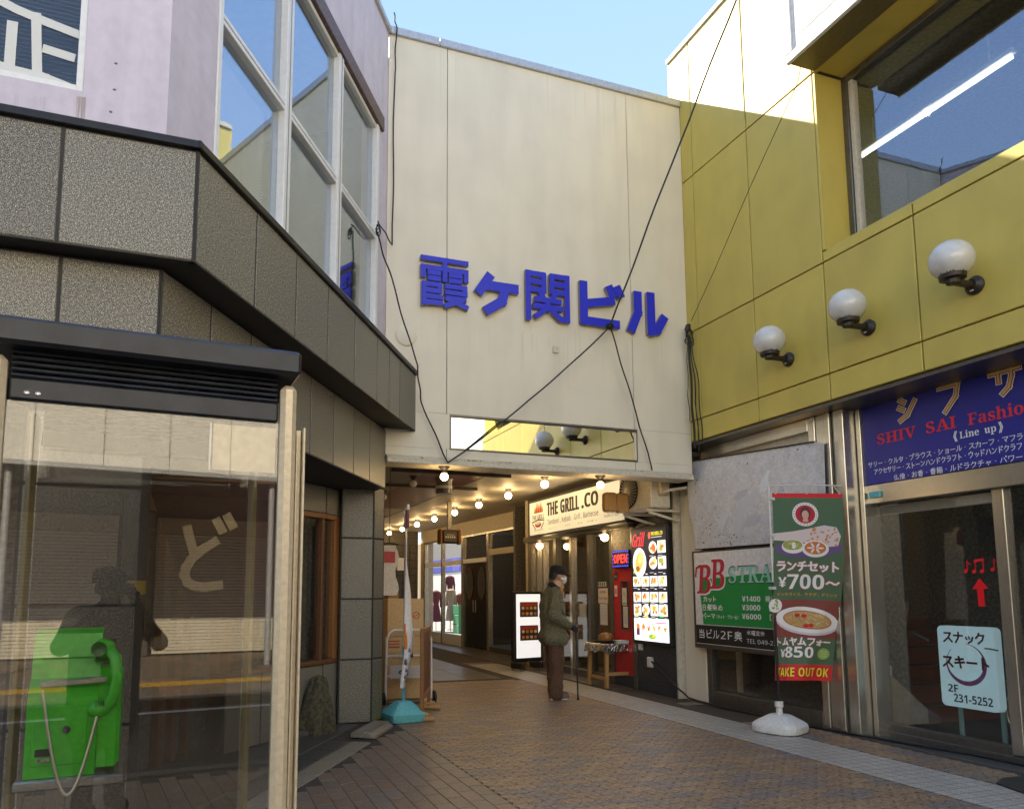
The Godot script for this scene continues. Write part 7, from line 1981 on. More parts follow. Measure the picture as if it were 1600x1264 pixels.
# ---------- telephone booth ----------
func make_booth() -> void:
	var B := thing("phone_booth", "telephone booth with black louvred head and pale metal posts", "phone booth", Vector3(0.2295, 0, -2.536), deg_to_rad(4.12))
	var W := -0.812
	# posts: rounded front corners
	for p in [[0.0275, -0.02, 0.055], [W - 0.0275, -0.02, 0.055], [0.02, -0.80, 0.036], [W - 0.02, -0.80, 0.036]]:
		var pm := MB.new()
		pm.cham(Vector3(p[0], 1.06, p[1]), Vector3(p[2], 2.10, p[2]), 0.016)
		part(B, "post", pm, mats["cream_metal"] if p[1] > -0.5 else mats["olive"])
	part(B, "base_frame", MB.new().cham(Vector3(W / 2, 0.05, -0.41), Vector3(0.92, 0.10, 0.90), 0.01), mats["steel_dark"])
	# roof slab and louvred head
	part(B, "roof", MB.new().cham(Vector3(W / 2, 2.175, -0.41), Vector3(0.93, 0.085, 0.93), 0.012), mats["booth_black"])
	for side in 2:
		var head := Node3D.new(); head.name = "louvre_head"; B.add_child(head, true)
		var zz := -0.006 if side == 0 else -0.81
		part(head, "fascia", MB.new().cham(Vector3(W / 2, 2.012, zz - 0.015), Vector3(0.798, 0.068, 0.03), 0.006), mats["booth_black"])
		part(head, "back_plate", MB.new().cham(Vector3(W / 2, 2.05, zz - 0.05), Vector3(0.798, 0.16, 0.012), 0.0), mats["black_plastic"])
		for k in 5:
			var sl := MB.new()
			sl.t = Transform3D(Basis(Vector3.RIGHT, 0.55), Vector3(W / 2, 2.058 + k * 0.0185, zz - 0.016))
			sl.cham(Vector3.ZERO, Vector3(0.796, 0.011, 0.026), 0.003)
			part(head, "slat", sl, mats["booth_black"])
	for x in [-0.757, -0.727]:
		var lk := MB.new(); lk.t = Transform3D(Basis(Vector3.RIGHT, PI / 2), Vector3(x, 2.0, -0.006))
		lk.lathe([Vector2(0, 0), Vector2(0.0075, 0), Vector2(0.0075, 0.002), Vector2(0.004, 0.004), Vector2(0.0035, 0.001), Vector2(0, 0.001)], 14)
		part(B, "lock", lk, mats["steel"])
	# panes
	part(B, "front_pane", MB.new().box(Vector3(W + 0.002, 0.10, -0.026), Vector3(-0.002, 1.977, -0.020)), mats["pane_booth"])
	part(B, "sun_film", MB.new().box(Vector3(W + 0.004, 0.11, -0.0302), Vector3(-0.004, 1.975, -0.0300)), mats["tint_front"])
	part(B, "sun_film", MB.new().box(Vector3(W + 0.004, 0.11, -0.7962), Vector3(-0.004, 1.975, -0.7960)), mats["tint_back"])
	part(B, "back_pane", MB.new().box(Vector3(W + 0.002, 0.10, -0.806), Vector3(-0.002, 1.977, -0.800)), mats["pane_booth"])
	part(B, "side_pane", MB.new().box(Vector3(0.0245, 0.10, -0.772), Vector3(0.0305, 2.10, -0.048)), mats["pane_booth"])
	part(B, "side_pane", MB.new().box(Vector3(W - 0.0305, 0.10, -0.772), Vector3(W - 0.0245, 2.10, -0.048)), mats["pane_booth"])
	# door edge channel beside the right post
	var dc := Node3D.new(); dc.name = "door_edge"; B.add_child(dc, true)
	part(dc, "channel", MB.new().cham(Vector3(0.068, 0.99, -0.03), Vector3(0.020, 1.94, 0.014), 0.003), mats["cream_metal"])
	part(dc, "lip", MB.new().cham(Vector3(0.084, 0.99, -0.018), Vector3(0.008, 1.95, 0.040), 0.002), mats["cream_metal"])
	part(dc, "lip", MB.new().cham(Vector3(0.061, 0.98, -0.015), Vector3(0.006, 1.92, 0.018), 0.002), mats["cream_metal"])
	# notice on the glass, top right
	part(B, "notice", MB.new().cham(Vector3(-0.111, 1.883, -0.034), Vector3(0.205, 0.155, 0.002), 0.0), mat("notice_beige", lin(0.60, 0.47, 0.28), 0.6, 0.0, "fine", 1.5))
	part(B, "notice_edge", MB.new().cham(Vector3(-0.222, 1.883, -0.0345), Vector3(0.006, 0.16, 0.003), 0.0), mats["white_plastic"])
	# shelf and back board that carry the telephone
	part(B, "back_board", MB.new().cham(Vector3(-0.61, 0.98, -0.72), Vector3(0.24, 0.48, 0.03), 0.004), mats["steel_dark"])
	part(B, "shelf", MB.new().cham(Vector3(-0.61, 0.745, -0.58), Vector3(0.34, 0.035, 0.30), 0.006), mats["steel"])
	# green public telephone
	var P := thing("public_telephone", "bright green public telephone with handset inside the booth", "telephone", B.transform * Vector3(-0.61, 0.764, -0.56), deg_to_rad(4.12))
	var body := MB.new()
	body.t = Transform3D(Basis(Vector3(0, 0, -1), Vector3.UP, Vector3(1, 0, 0)), Vector3.ZERO)
	# side profile in (depth, height), pulled along x
	var prof := PackedVector2Array([Vector2(-0.10, 0.0), Vector2(0.12, 0.0), Vector2(0.12, 0.50), Vector2(0.05, 0.50), Vector2(0.0, 0.485), Vector2(-0.035, 0.33), Vector2(-0.10, 0.27)])
	body.prism(prof, -0.145, 0.075, 0.012)
	part(P, "body", body, mats["phone_green"])
	var sd := MB.new(); sd.t = body.t
	sd.prism(PackedVector2Array([Vector2(-0.09, 0.02), Vector2(0.12, 0.02), Vector2(0.12, 0.36), Vector2(-0.02, 0.36), Vector2(-0.09, 0.30)]), 0.076, 0.15, 0.014)
	part(P, "cradle_side", sd, mats["phone_green"])
	part(P, "face_panel", MB.new().cham(Vector3(-0.04, 0.14, 0.102), Vector3(0.17, 0.20, 0.006), 0.003), mats["phone_green"])
	var lk := MB.new(); lk.t = Transform3D(Basis(Vector3.RIGHT, PI / 2), Vector3(-0.02, 0.16, 0.105)); lk.lathe([Vector2(0, 0), Vector2(0.014, 0), Vector2(0.014, 0.004), Vector2(0.008, 0.005), Vector2(0, 0.004)], 16)
	part(P, "lock", lk, mats["steel_dark"])
	part(P, "coin_return", MB.new().cham(Vector3(-0.085, 0.085, 0.104), Vector3(0.055, 0.026, 0.008), 0.003), mats["bronze"])
	part(P, "steel_band", MB.new().bar(Vector3(-0.11, 0.315, 0.085), Vector3(0.10, 0.325, 0.085), 0.03, 0.022, Vector3.UP, 0.004), mats["steel"])
	part(P, "cradle", MB.new().cham(Vector3(0.085, 0.395, 0.05), Vector3(0.06, 0.02, 0.07), 0.006), mats["phone_dark"])
	var hs := MB.new()
	hs.tube([Vector3(0.10, 0.43, 0.10), Vector3(0.125, 0.40, 0.125), Vector3(0.135, 0.33, 0.13), Vector3(0.125, 0.26, 0.125), Vector3(0.10, 0.23, 0.10)], [0.02, 0.021, 0.018, 0.021, 0.02], 12)
	hs.ball(Vector3(0.085, 0.435, 0.095), Vector3(0.040, 0.034, 0.034), 14, 9)
	hs.ball(Vector3(0.08, 0.225, 0.095), Vector3(0.044, 0.032, 0.034), 14, 9)
	var hd := part(P, "handset", hs, mats["phone_green"])
	var er := MB.new(); er.t = Transform3D(Basis(Vector3.RIGHT, PI / 2), Vector3(0.07, 0.435, 0.128)); er.lathe([Vector2(0, 0), Vector2(0.026, 0), Vector2(0.026, 0.006), Vector2(0.016, 0.004), Vector2(0, 0.0)], 16)
	part(hd, "earpiece", er, mats["phone_dark"])
	var gv := MB.new()
	for i in 4: gv.cham(Vector3(0.07 + i * 0.008, 0.245, 0.127), Vector3(0.003, 0.022, 0.003), 0.0)
	part(hd, "mouth_slots", gv, mats["phone_dark"])
	part(P, "ridge", MB.new().cham(Vector3(-0.035, 0.4, 0.022), Vector3(0.16, 0.006, 0.01), 0.002), mats["phone_green"])
	part(P, "nameplate", MB.new().cham(Vector3(-0.085, 0.06, 0.1065), Vector3(0.04, 0.012, 0.002), 0.0), mats["steel"])
	var cd := []
	for i in 25:
		var t := i / 24.0
		var a := Vector3(0.075, 0.20, 0.105); var b := Vector3(-0.10, 0.30, 0.105)
		var q := a.lerp(b, t); q.y = lerpf(a.y, b.y, t) - 0.30 * sin(PI * t) * (1.1 - 0.2 * t); q.z = 0.118 + 0.02 * sin(PI * t)
		cd.append(q)
	part(P, "cord", MB.new().tube(cd, 0.0055, 8), mat("armoured", lin(0.5, 0.47, 0.38), 0.3, 0.9))

# ---------- cables ----------
func sag(pts: Array, drop := 0.03, per := 8) -> Array:
	var o := []
	for i in pts.size() - 1:
		for k in per:
			var t := float(k) / per
			o.append(pts[i].lerp(pts[i + 1], t) + Vector3(0.006 * sin(t * 9.0 + i), -drop * sin(PI * t), 0.004 * cos(t * 7.0 + i)))
	o.append(pts[-1])
	return o

func make_cables() -> void:
	var cm: StandardMaterial3D = mats["cable"]
	var J := Vector3(4.553, 4.604, -7.55)
	solo("overhead_cable", "thick black cable running from above the yellow wall to the knot before the letters", "cable", MB.new().tube(sag([Vector3(5.72, 9.0, -5.9), Vector3(5.566, 8.194, -6.3), Vector3(5.125, 6.507, -7.0), J], 0.0), 0.011, 6), cm)
	solo("overhead_cable", "black cable slanting from the knot down to the bulb at the passage edge", "cable", MB.new().tube(sag([J, Vector3(3.5, 3.62, -7.62), Vector3(2.54, 2.84, -7.72)], 0.03), 0.010, 6), cm)
	solo("overhead_cable", "black cable hanging from the knot to the cream lintel near the air conditioner", "cable", MB.new().tube(sag([J, Vector3(4.92, 3.7, -7.66), Vector3(5.218, 2.90, -7.735)], -0.02), 0.009, 6), cm)
	solo("overhead_cable", "black cable from the lilac window corner past the granite band to the bulb", "cable", MB.new().tube(sag([Vector3(1.579, 5.205, -7.25), Vector3(1.80, 4.75, -7.42), Vector3(2.16, 3.90, -7.66), Vector3(2.22, 3.5, -7.7), Vector3(2.54, 2.84, -7.72)], 0.012), 0.009, 6), cm)
	solo("overhead_cable", "thin grey wire slanting across the yellow panels from the signboard corner", "cable", MB.new().tube(sag([Vector3(5.50, 7.4, -5.1), Vector3(5.69, 6.699, -5.6), Vector3(5.79, 4.85, -7.62)], 0.0), 0.004, 6), cm)
	solo("corner_cable", "black wire running down the lilac wall corner beside the cream wall", "cable", MB.new().tube(sag([Vector3(1.86, 8.12, -7.70), Vector3(1.90, 7.95, -7.73), Vector3(1.885, 7.3, -7.745), Vector3(1.88, 5.3, -7.745), Vector3(1.60, 5.28, -7.24)], 0.0), 0.008, 6), cm)
	var K := thing("cable_knot", "tangle of black cable loops at the corner of cream and yellow walls", "cable", Vector3(5.77, 4.75, -7.66))
	var lp := MB.new()
	for i in 5:
		var pts := []
		for q in 17: pts.append(Vector3(cos(TAU * q / 16) * (0.028 + 0.009 * i) * (1.0 + 0.3 * sin(q * 1.7 + i)), sin(TAU * q / 16) * (0.045 + 0.016 * i) - 0.03 * i, 0.02 * sin(TAU * q / 16 * 2 + i) + 0.012 * i - 0.02))
		lp.tube(pts, 0.006, 6, false)
	part(K, "loops", lp, cm)
	part(K, "clamp", MB.new().cham(Vector3(0.0, 0.02, 0.0), Vector3(0.05, 0.10, 0.06), 0.01), mats["bronze"])
	for e in [[0.0, -1.55, 0.02, 0.014], [0.03, -1.45, 0.05, 0.007], [0.055, -1.5, 0.09, 0.006], [-0.045, -1.2, 0.01, 0.005], [0.02, -1.6, 0.07, 0.006]]:
		part(K, "down_lead", MB.new().tube(sag([Vector3(e[0] * 0.4, -0.08, 0.0), Vector3(e[0], -0.7, e[2]), Vector3(e[0] * 1.2 + 0.02, e[1], e[2])], 0.0), e[3], 6), cm)
	var k2 := MB.new()
	for i in 3:
		var pts := []
		for q in 13: pts.append(J + Vector3(cos(TAU * q / 12) * 0.045, sin(TAU * q / 12) * 0.035, 0.012 * i - 0.01))
		k2.tube(pts, 0.007, 6, false)
	k2.ball(J, Vector3(0.035, 0.03, 0.03))
	solo("cable_joint", "small black cable joint hanging before the blue letters", "cable", k2, cm)
	var k3 := MB.new()
	for i in 3:
		var pts := []
		for q in 13: pts.append(Vector3(1.60, 5.22, -7.24) + Vector3(cos(TAU * q / 12) * (0.012 + 0.006 * i), sin(TAU * q / 12) * (0.03 + 0.012 * i) - 0.03 * i, 0.012 * i))
		k3.tube(pts, 0.006, 6, false)
	solo("cable_joint", "black cable tangle tied at the lilac window frame", "cable", k3, cm)
	# cable on the ground along the shop fronts
	solo("ground_cable", "black cable trailing from the blue-grey wall along the shop thresholds", "cable", MB.new().tube(sag([Vector3(5.97, 0.44, -9.02), Vector3(5.93, 0.22, -8.5), Vector3(5.90, 0.06, -8.1), Vector3(5.96, 0.02, -7.6), Vector3(6.02, 0.014, -6.9), Vector3(6.03, 0.014, -6.2), Vector3(6.12, 0.014, -5.6), Vector3(6.30, 0.014, -4.7), Vector3(6.36, 0.014, -3.2)], 0.0, 6), 0.012, 8), cm)
	solo("wall_cable", "thin black lead drooping from the screen to the wall socket", "cable", MB.new().tube(sag([Vector3(5.97, 0.70, -9.30), Vector3(5.95, 0.42, -9.22), Vector3(5.96, 0.30, -9.12), Vector3(5.97, 0.42, -9.06)], 0.02), 0.005, 6), cm)

# ---------- people ----------
func skin_field(bones: Array, cell: float, k: float) -> MB:
	# surface nets over smoothly joined tapered capsules [a, b, ra, rb]
	var lo := Vector3(1e9, 1e9, 1e9); var hi := -lo
	for b in bones:
		var r := maxf(b[2], b[3]) + k + 2.0 * cell
		lo = lo.min(b[0] - Vector3.ONE * r).min(b[1] - Vector3.ONE * r)
		hi = hi.max(b[0] + Vector3.ONE * r).max(b[1] + Vector3.ONE * r)
	var nx := int(ceil((hi.x - lo.x) / cell)) + 1; var ny := int(ceil((hi.y - lo.y) / cell)) + 1; var nz := int(ceil((hi.z - lo.z) / cell)) + 1
	var f := PackedFloat32Array(); f.resize(nx * ny * nz); f.fill(1.0)
	for b in bones:
		var A: Vector3 = b[0]; var B: Vector3 = b[1]
		var r := maxf(b[2], b[3]) + k + 1.5 * cell
		var l := (A.min(B) - Vector3.ONE * r - lo) / cell; var h := (A.max(B) + Vector3.ONE * r - lo) / cell
		var ab := B - A; var L := maxf(ab.length_squared(), 1e-9)
		for y in range(maxi(int(l.y), 0), mini(int(h.y) + 2, ny)):
			for z in range(maxi(int(l.z), 0), mini(int(h.z) + 2, nz)):
				var row := (y * nz + z) * nx
				for x in range(maxi(int(l.x), 0), mini(int(h.x) + 2, nx)):
					var p := lo + Vector3(x, y, z) * cell
					var t := clampf((p - A).dot(ab) / L, 0.0, 1.0)
					var d := p.distance_to(A + ab * t) - lerpf(b[2], b[3], t)
					var o := f[row + x]
					var m := maxf(k - absf(o - d), 0.0) / k
					f[row + x] = minf(o, d) - m * m * k * 0.25
	var ids := {}
	var pts := PackedVector3Array()
	for y in ny - 1:
		for z in nz - 1:
			for x in nx - 1:
				var i0 := (y * nz + z) * nx + x
				var c := [f[i0], f[i0 + 1], f[i0 + nx], f[i0 + nx + 1], f[i0 + nz * nx], f[i0 + nz * nx + 1], f[i0 + nz * nx + nx], f[i0 + nz * nx + nx + 1]]
				var neg := 0
				for q in c: if q < 0.0: neg += 1
				if neg == 0 or neg == 8: continue
				var s := Vector3.ZERO; var n := 0
				for e in [[0, 1], [2, 3], [4, 5], [6, 7], [0, 2], [1, 3], [4, 6], [5, 7], [0, 4], [1, 5], [2, 6], [3, 7]]:
					var u: float = c[e[0]]; var w: float = c[e[1]]
					if (u < 0.0) == (w < 0.0): continue
					var t := u / (u - w)
					var a := Vector3(e[0] & 1, e[0] >> 2, (e[0] >> 1) & 1); var b2 := Vector3(e[1] & 1, e[1] >> 2, (e[1] >> 1) & 1)
					s += a.lerp(b2, t); n += 1
				ids[i0] = pts.size()
				pts.append(lo + (Vector3(x, y, z) + s / n) * cell)
	var nor := PackedVector3Array(); nor.resize(pts.size())
	var quads := []
	var sx := 1; var sz := nx; var sy := nz * nx
	for i0 in ids:
		# edges leaving the cell's own corner along x, y, z
		for e in [[sx, sy, sz], [sy, sz, sx], [sz, sx, sy]]:
			var a := f[i0]; var b := f[i0 + e[0]]
			if (a < 0.0) == (b < 0.0): continue
			var q1: int = i0 - e[1]; var q2: int = i0 - e[1] - e[2]; var q3: int = i0 - e[2]
			if not (ids.has(q1) and ids.has(q2) and ids.has(q3)): continue
			var q := [ids[i0], ids[q1], ids[q2], ids[q3]]
			if a >= 0.0: q.reverse()
			quads.append(q)
			var fn := (pts[q[1]] - pts[q[0]]).cross(pts[q[2]] - pts[q[0]])
			for w in q: nor[w] += fn
	# settle which way is out from the first bone
	var flip := 1.0
	var score := 0.0
	var mid: Vector3 = (bones[0][0] + bones[0][1]) / 2
	for i in range(0, pts.size(), 7): score += nor[i].dot(pts[i] - mid)
	if score < 0: flip = -1.0
	var mb := MB.new()
	for q in quads:
		var a := pts[q[0]]; var b := pts[q[1]]; var c := pts[q[2]]; var d := pts[q[3]]
		var na := nor[q[0]] * flip; var nb := nor[q[1]] * flip; var nc := nor[q[2]] * flip; var nd := nor[q[3]] * flip
		if flip > 0:
			mb.tri(a, b, c, na, nb, nc); mb.tri(a, c, d, na, nc, nd)
		else:
			mb.tri(a, c, b, na, nc, nb); mb.tri(a, d, c, na, nd, nc)
	return mb

func V(x: float, y: float, z: float) -> Vector3:
	return Vector3(x, y, z)

func hand(mb_into: MB, wrist: Vector3, dir: Vector3, palm: Vector3, curl: float, side: float) -> void:
	# palm and five fingers; dir runs to the finger tips, palm is the way the palm faces
	var ac := dir.cross(palm).normalized() * side
	var bones := []
	for i in 4:
		var o := (i - 1.5) * 0.019
		bones.append([wrist, wrist + dir * 0.085 + ac * o, 0.024, 0.013])
		var l: float = [0.036, 0.042, 0.040, 0.030][i]
		var p := wrist + dir * 0.09 + ac * o
		var d := dir
		for s in 3:
			d = (d * cos(curl) + palm * sin(curl)).normalized()
			var q: Vector3 = p + d * l * [1.0, 0.75, 0.6][s]
			bones.append([p, q, 0.0095 - 0.001 * s, 0.0088 - 0.001 * s])
			p = q
	var tb := wrist + dir * 0.03 - ac * 0.025
	var t1 := tb + (dir * 0.5 - ac * 0.6 + palm * 0.5).normalized() * 0.04
	var t2 := t1 + (dir * 0.7 + palm * 0.7).normalized() * 0.032
	bones.append([wrist + dir * 0.01, tb, 0.02, 0.014]); bones.append([tb, t1, 0.013, 0.011]); bones.append([t1, t2, 0.011, 0.009])
	var h := skin_field(bones, 0.0045, 0.008)
	mb_into.v.append_array(h.v); mb_into.n.append_array(h.n)

func make_people() -> void:
	var skin := mat("skin", lin(0.56, 0.34, 0.23), 0.55, 0.0, "fine", 3.0)
	# ---- the man looking at the menu ----
	var P := thing("person", "man in olive jacket, brown trousers and black cap reading the menu, hand on cane", "person", Vector3(4.44, 0.0, -8.98), deg_to_rad(80.0))
	var body := skin_field([
		[V(0, 0.92, 0), V(0, 1.30, 0.0), 0.12, 0.13], [V(0, 1.30, 0.0), V(0, 1.50, 0.06), 0.10, 0.055], [V(0, 1.50, 0.055), V(0, 1.56, 0.08), 0.055, 0.06],
		[V(-0.16, 1.37, 0), V(0.16, 1.37, 0), 0.06, 0.06], [V(-0.19, 1.37, 0), V(-0.245, 1.10, -0.05), 0.05, 0.042], [V(-0.245, 1.10, -0.05), V(-0.20, 0.95, 0.19), 0.04, 0.03],
		[V(0.19, 1.37, 0), V(0.25, 1.08, -0.02), 0.05, 0.042], [V(0.25, 1.08, -0.02), V(0.21, 0.86, 0.10), 0.04, 0.03],
		[V(-0.09, 0.92, 0), V(-0.10, 0.48, 0.02), 0.09, 0.06], [V(-0.10, 0.48, 0.02), V(-0.10, 0.09, -0.02), 0.058, 0.04], [V(0.09, 0.92, 0), V(0.10, 0.48, 0.03), 0.09, 0.06], [V(0.10, 0.48, 0.03), V(0.10, 0.09, 0.02), 0.058, 0.04]], 0.02, 0.04)
	var head := skin_field([
		[V(0, 1.655, 0.075), V(0, 1.62, 0.085), 0.088, 0.085], [V(0, 1.58, 0.11), V(0, 1.535, 0.125), 0.07, 0.05], [V(0, 1.48, 0.05), V(0, 1.57, 0.08), 0.055, 0.06],
		[V(0, 1.61, 0.165), V(0, 1.583, 0.188), 0.012, 0.016], [V(-0.035, 1.617, 0.155), V(0.035, 1.617, 0.155), 0.017, 0.017], [V(-0.088, 1.615, 0.075), V(-0.094, 1.585, 0.07), 0.017, 0.013], [V(0.088, 1.615, 0.075), V(0.094, 1.585, 0.07), 0.017, 0.013]], 0.008, 0.018)
	body.v.append_array(head.v); body.n.append_array(head.n)
	part(P, "body", body, skin)
	var jk := skin_field([
		[V(-0.055, 0.84, 0.0), V(-0.06, 1.22, -0.01), 0.155, 0.155], [V(0.055, 0.84, 0.0), V(0.06, 1.22, -0.01), 0.155, 0.155], [V(-0.06, 1.22, -0.01), V(-0.09, 1.37, 0.0), 0.15, 0.085], [V(0.06, 1.22, -0.01), V(0.09, 1.37, 0.0), 0.15, 0.085],
		[V(-0.12, 1.38, 0), V(0.12, 1.38, 0), 0.09, 0.09], [V(0, 1.36, -0.02), V(0, 1.44, 0.0), 0.12, 0.085],
		[V(-0.18, 1.35, 0), V(-0.255, 1.09, -0.06), 0.088, 0.080], [V(-0.255, 1.09, -0.06), V(-0.215, 0.97, 0.14), 0.078, 0.058],
		[V(0.18, 1.35, 0), V(0.26, 1.08, -0.03), 0.088, 0.080], [V(0.26, 1.08, -0.03), V(0.22, 0.90, 0.07), 0.078, 0.058],
		# rolls of padding
		[V(-0.14, 0.80, 0.05), V(0.14, 0.80, 0.05), 0.12, 0.12], [V(-0.13, 0.80, -0.06), V(0.13, 0.80, -0.06), 0.115, 0.115], [V(-0.20, 1.0, -0.06), V(-0.19, 1.0, 0.09), 0.03, 0.03], [V(-0.205, 1.16, -0.08), V(-0.19, 1.14, 0.09), 0.03, 0.03], [V(-0.265, 1.20, -0.07), V(-0.255, 1.18, 0.04), 0.035, 0.035], [V(-0.28, 1.06, -0.03), V(-0.27, 1.03, 0.02), 0.05, 0.05]], 0.0135, 0.03)
	part(P, "jacket", jk, mat("jacket_olive", lin(0.19, 0.18, 0.10), 0.75, 0.0, "fine", 3.0, "fine", Vector3(2, 6, 2), "bumpwide", 2.4))
	var hem := MB.new()
	for i in 25:
		pass
	part(P, "collar", skin_field([[V(-0.075, 1.47, -0.01), V(0.075, 1.47, -0.01), 0.04, 0.04], [V(-0.08, 1.47, 0.0), V(-0.045, 1.43, 0.10), 0.035, 0.022], [V(0.08, 1.47, 0.0), V(0.045, 1.43, 0.10), 0.035, 0.022], [V(-0.04, 1.50, -0.025), V(0.04, 1.50, -0.025), 0.035, 0.035]], 0.011, 0.025), mat("collar_black", lin(0.014, 0.013, 0.013), 0.85))
	part(P, "scarf", skin_field([[V(-0.03, 1.44, 0.09), V(0.03, 1.44, 0.09), 0.045, 0.045], [V(0, 1.44, 0.10), V(0, 1.33, 0.135), 0.04, 0.025]], 0.011, 0.02), mat("scarf_tan", lin(0.42, 0.24, 0.09), 0.85))
	part(P, "trousers", skin_field([
		[V(-0.085, 0.88, 0), V(-0.10, 0.50, 0.015), 0.115, 0.098], [V(-0.10, 0.50, 0.015), V(-0.105, 0.10, -0.01), 0.098, 0.088], [V(-0.105, 0.10, -0.01), V(-0.105, 0.06, 0.0), 0.088, 0.085],
		[V(0.085, 0.88, 0), V(0.10, 0.50, 0.03), 0.115, 0.098], [V(0.10, 0.50, 0.03), V(0.105, 0.10, 0.04), 0.098, 0.088], [V(0.105, 0.10, 0.04), V(0.105, 0.06, 0.05), 0.088, 0.085], [V(-0.08, 0.90, 0), V(0.08, 0.90, 0), 0.12, 0.12],
		[V(-0.14, 0.30, 0.0), V(-0.08, 0.28, -0.07), 0.055, 0.05], [V(-0.16, 0.18, 0.03), V(-0.12, 0.16, -0.05), 0.05, 0.05]], 0.0145, 0.03), mat("trousers_brown", lin(0.13, 0.068, 0.035), 0.9, 0.0, "fine", 3.0, "fine", Vector3(6, 1, 6), "bumpwide", 1.6))
	for s in [-1, 1]:
		var z := -0.01 if s < 0 else 0.045
		part(P, "shoe", skin_field([[V(s * 0.105, 0.045, z - 0.05), V(s * 0.11, 0.04, z + 0.15), 0.042, 0.036], [V(s * 0.105, 0.06, z - 0.04), V(s * 0.105, 0.07, z + 0.03), 0.042, 0.045]], 0.01, 0.02), mat("shoe_taupe", lin(0.12, 0.09, 0.07), 0.8))
		part(P, "sole", MB.new().cham(V(s * 0.108, 0.010, z + 0.045), V(0.076, 0.018, 0.245), 0.008), mats["cream_trim"])
	var cap := MB.new(); cap.t = Transform3D(Basis(Vector3.RIGHT, 0.10), V(0, 1.655, 0.07))
	cap.lathe([Vector2(0.106, -0.02), Vector2(0.108, 0.03), Vector2(0.098, 0.075), Vector2(0.07, 0.10), Vector2(0.0, 0.108)], 26)
	part(P, "cap", cap, mat("cap_black", lin(0.010, 0.010, 0.010), 0.9))
	var brim := MB.new(); brim.t = Transform3D(Basis(Vector3.RIGHT, 0.22), V(0, 1.648, 0.10))
	var bp := PackedVector2Array()
	for i in 13:
		var a := PI * i / 12
		bp.append(Vector2(cos(a) * 0.095, 0.03 + sin(a) * 0.135))
	brim.t = brim.t * Transform3D(Basis(Vector3.RIGHT, Vector3(0, 0, 1), Vector3(0, -1, 0)), Vector3.ZERO)
	brim.prism(bp, -0.004, 0.006, 0.002)
	part(P, "cap_brim", brim, mats["cap_black"])
	part(P, "hair", skin_field([[V(-0.075, 1.63, 0.01), V(0.075, 1.63, 0.01), 0.035, 0.035], [V(-0.07, 1.60, 0.0), V(0.07, 1.60, 0.0), 0.03, 0.03]], 0.009, 0.02), mat("hair_dark", lin(0.03, 0.028, 0.026), 0.8))
	part(P, "mask", skin_field([[V(-0.045, 1.57, 0.155), V(0.045, 1.57, 0.155), 0.028, 0.028], [V(0, 1.59, 0.165), V(0, 1.545, 0.168), 0.035, 0.028], [V(-0.03, 1.535, 0.15), V(0.03, 1.535, 0.15), 0.025, 0.025], [V(-0.072, 1.575, 0.11), V(-0.045, 1.56, 0.15), 0.018, 0.024], [V(0.072, 1.575, 0.11), V(0.045, 1.56, 0.15), 0.018, 0.024]], 0.007, 0.02), mat("mask_white", lin(0.78, 0.78, 0.78), 0.8))
	var ml := MB.new()
	for s in [-1, 1]: ml.tube([V(s * 0.075, 1.59, 0.125), V(s * 0.096, 1.60, 0.08)], 0.0025, 5)
	part(P, "mask_loops", ml, mats["mask_white"])
	var eyes := MB.new()
	for s in [-1, 1]: eyes.ball(V(s * 0.034, 1.617, 0.164), V(0.011, 0.006, 0.006), 10, 6)
	part(P, "eyes", eyes, mats["cap_black"])
	var gl := MB.new()
	hand(gl, V(-0.205, 0.955, 0.185), V(0.1, -0.55, 0.83).normalized(), V(0.95, -0.1, -0.25).normalized(), 0.85, -1.0)
	hand(gl, V(0.215, 0.875, 0.09), V(0, -0.95, 0.3).normalized(), V(-1, 0, 0), 0.35, 1.0)
	part(P, "gloves", gl, mat("glove_navy", lin(0.015, 0.016, 0.028), 0.8))
	part(P, "cuff", MB.new().tube([V(-0.213, 0.965, 0.15), V(-0.206, 0.957, 0.18)], 0.046, 14), mats["collar_black"])
	# cane
	var cn := thing("walking_cane", "thin dark walking cane held upright by the man", "cane", Vector3(4.44, 0, -8.98), deg_to_rad(80.0))
	part(cn, "shaft", MB.new().tube([V(-0.165, 0.02, 0.275), V(-0.165, 0.905, 0.265)], 0.010, 10), mats["black_plastic"])
	part(cn, "grip", MB.new().tube([V(-0.165, 0.90, 0.33), V(-0.165, 0.915, 0.27), V(-0.165, 0.905, 0.20)], 0.013, 10), mats["wood_dark"])
	part(cn, "tip", MB.new().lathe([Vector2(0, 0), Vector2(0.016, 0), Vector2(0.013, 0.035), Vector2(0, 0.036)], 12), mats["black_plastic"]).position = V(-0.165, 0.0, 0.275)
	# ---- the photographer, mirrored in the booth glass ----
	var Q := thing("person", "person in dark coat holding a camera up, mirrored in the booth glass", "person", Vector3(-0.17, 0.0, 0.40), deg_to_rad(160.8))
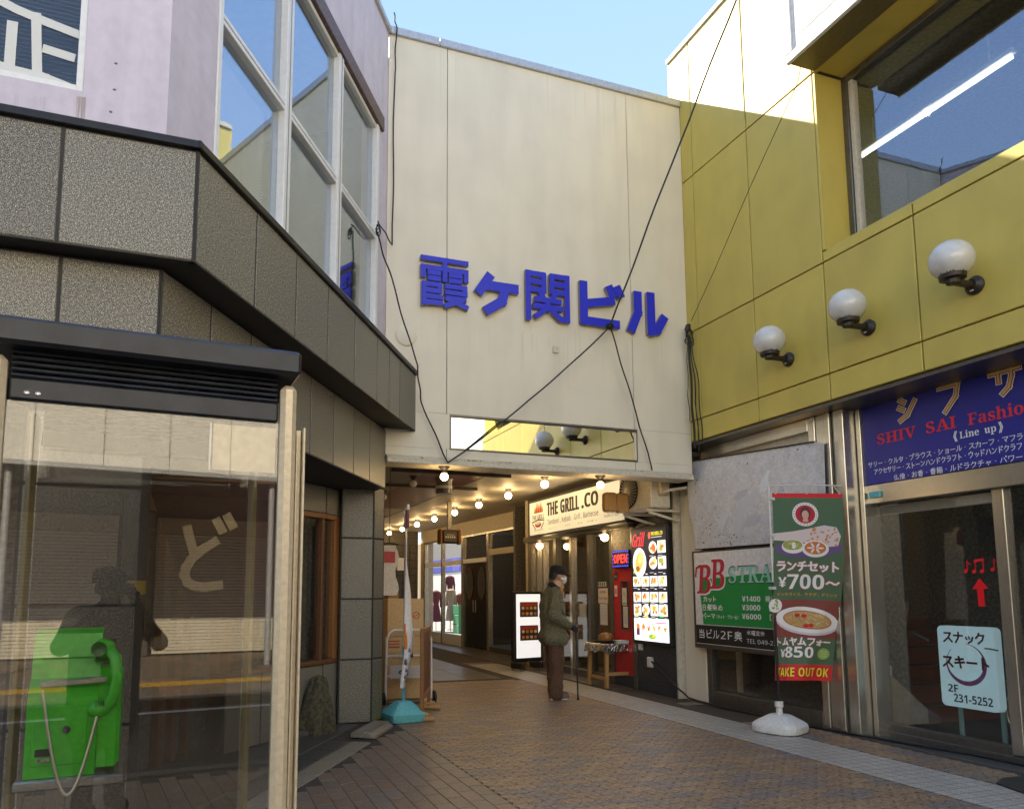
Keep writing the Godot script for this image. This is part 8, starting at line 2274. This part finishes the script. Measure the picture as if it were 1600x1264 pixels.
	var bq := skin_field([
		[V(-0.06, 0.55, 0), V(-0.07, 1.14, 0), 0.16, 0.15], [V(0.06, 0.55, 0), V(0.07, 1.14, 0), 0.16, 0.15], [V(-0.16, 1.24, 0), V(0.16, 1.24, 0), 0.075, 0.075], [V(0, 1.2, 0), V(0, 1.36, 0.03), 0.09, 0.055],
		[V(0, 1.46, 0.04), V(0, 1.43, 0.06), 0.095, 0.085], [V(0, 1.38, 0.08), V(0, 1.35, 0.08), 0.06, 0.05], [V(0, 1.42, 0.14), V(0, 1.40, 0.155), 0.013, 0.015], [V(-0.09, 1.43, 0.03), V(-0.094, 1.40, 0.03), 0.017, 0.013], [V(0.09, 1.43, 0.03), V(0.094, 1.40, 0.03), 0.017, 0.013],
		[V(-0.20, 1.23, 0), V(-0.31, 1.06, 0.10), 0.065, 0.055], [V(-0.31, 1.06, 0.10), V(-0.085, 1.35, 0.21), 0.05, 0.032], [V(0.20, 1.23, 0), V(0.31, 1.06, 0.10), 0.065, 0.055], [V(0.31, 1.06, 0.10), V(0.085, 1.35, 0.21), 0.05, 0.032],
		[V(-0.09, 0.6, 0), V(-0.1, 0.45, 0.01), 0.10, 0.075], [V(-0.1, 0.45, 0.01), V(-0.1, 0.06, 0), 0.07, 0.06], [V(-0.1, 0.05, -0.03), V(-0.1, 0.045, 0.15), 0.045, 0.04], [V(0.09, 0.6, 0), V(0.1, 0.45, 0.01), 0.10, 0.075], [V(0.1, 0.45, 0.01), V(0.1, 0.06, 0), 0.07, 0.06], [V(0.1, 0.05, -0.03), V(0.1, 0.045, 0.15), 0.045, 0.04]], 0.018, 0.035)
	hand(bq, V(-0.085, 1.35, 0.21), V(0.55, 0.75, 0.3).normalized(), V(0.6, -0.3, 0.7).normalized(), 0.5, 1.0)
	hand(bq, V(0.085, 1.35, 0.21), V(-0.55, 0.75, 0.3).normalized(), V(-0.6, -0.3, 0.7).normalized(), 0.5, -1.0)
	part(Q, "body", bq, mat("coat_dark", lin(0.02, 0.019, 0.018), 0.85, 0.0, "grain", 3.0))
	part(Q, "hat", MB.new().lathe([Vector2(0.105, 1.46), Vector2(0.108, 1.50), Vector2(0.09, 1.55), Vector2(0.0, 1.575)], 20), mats["cap_black"])
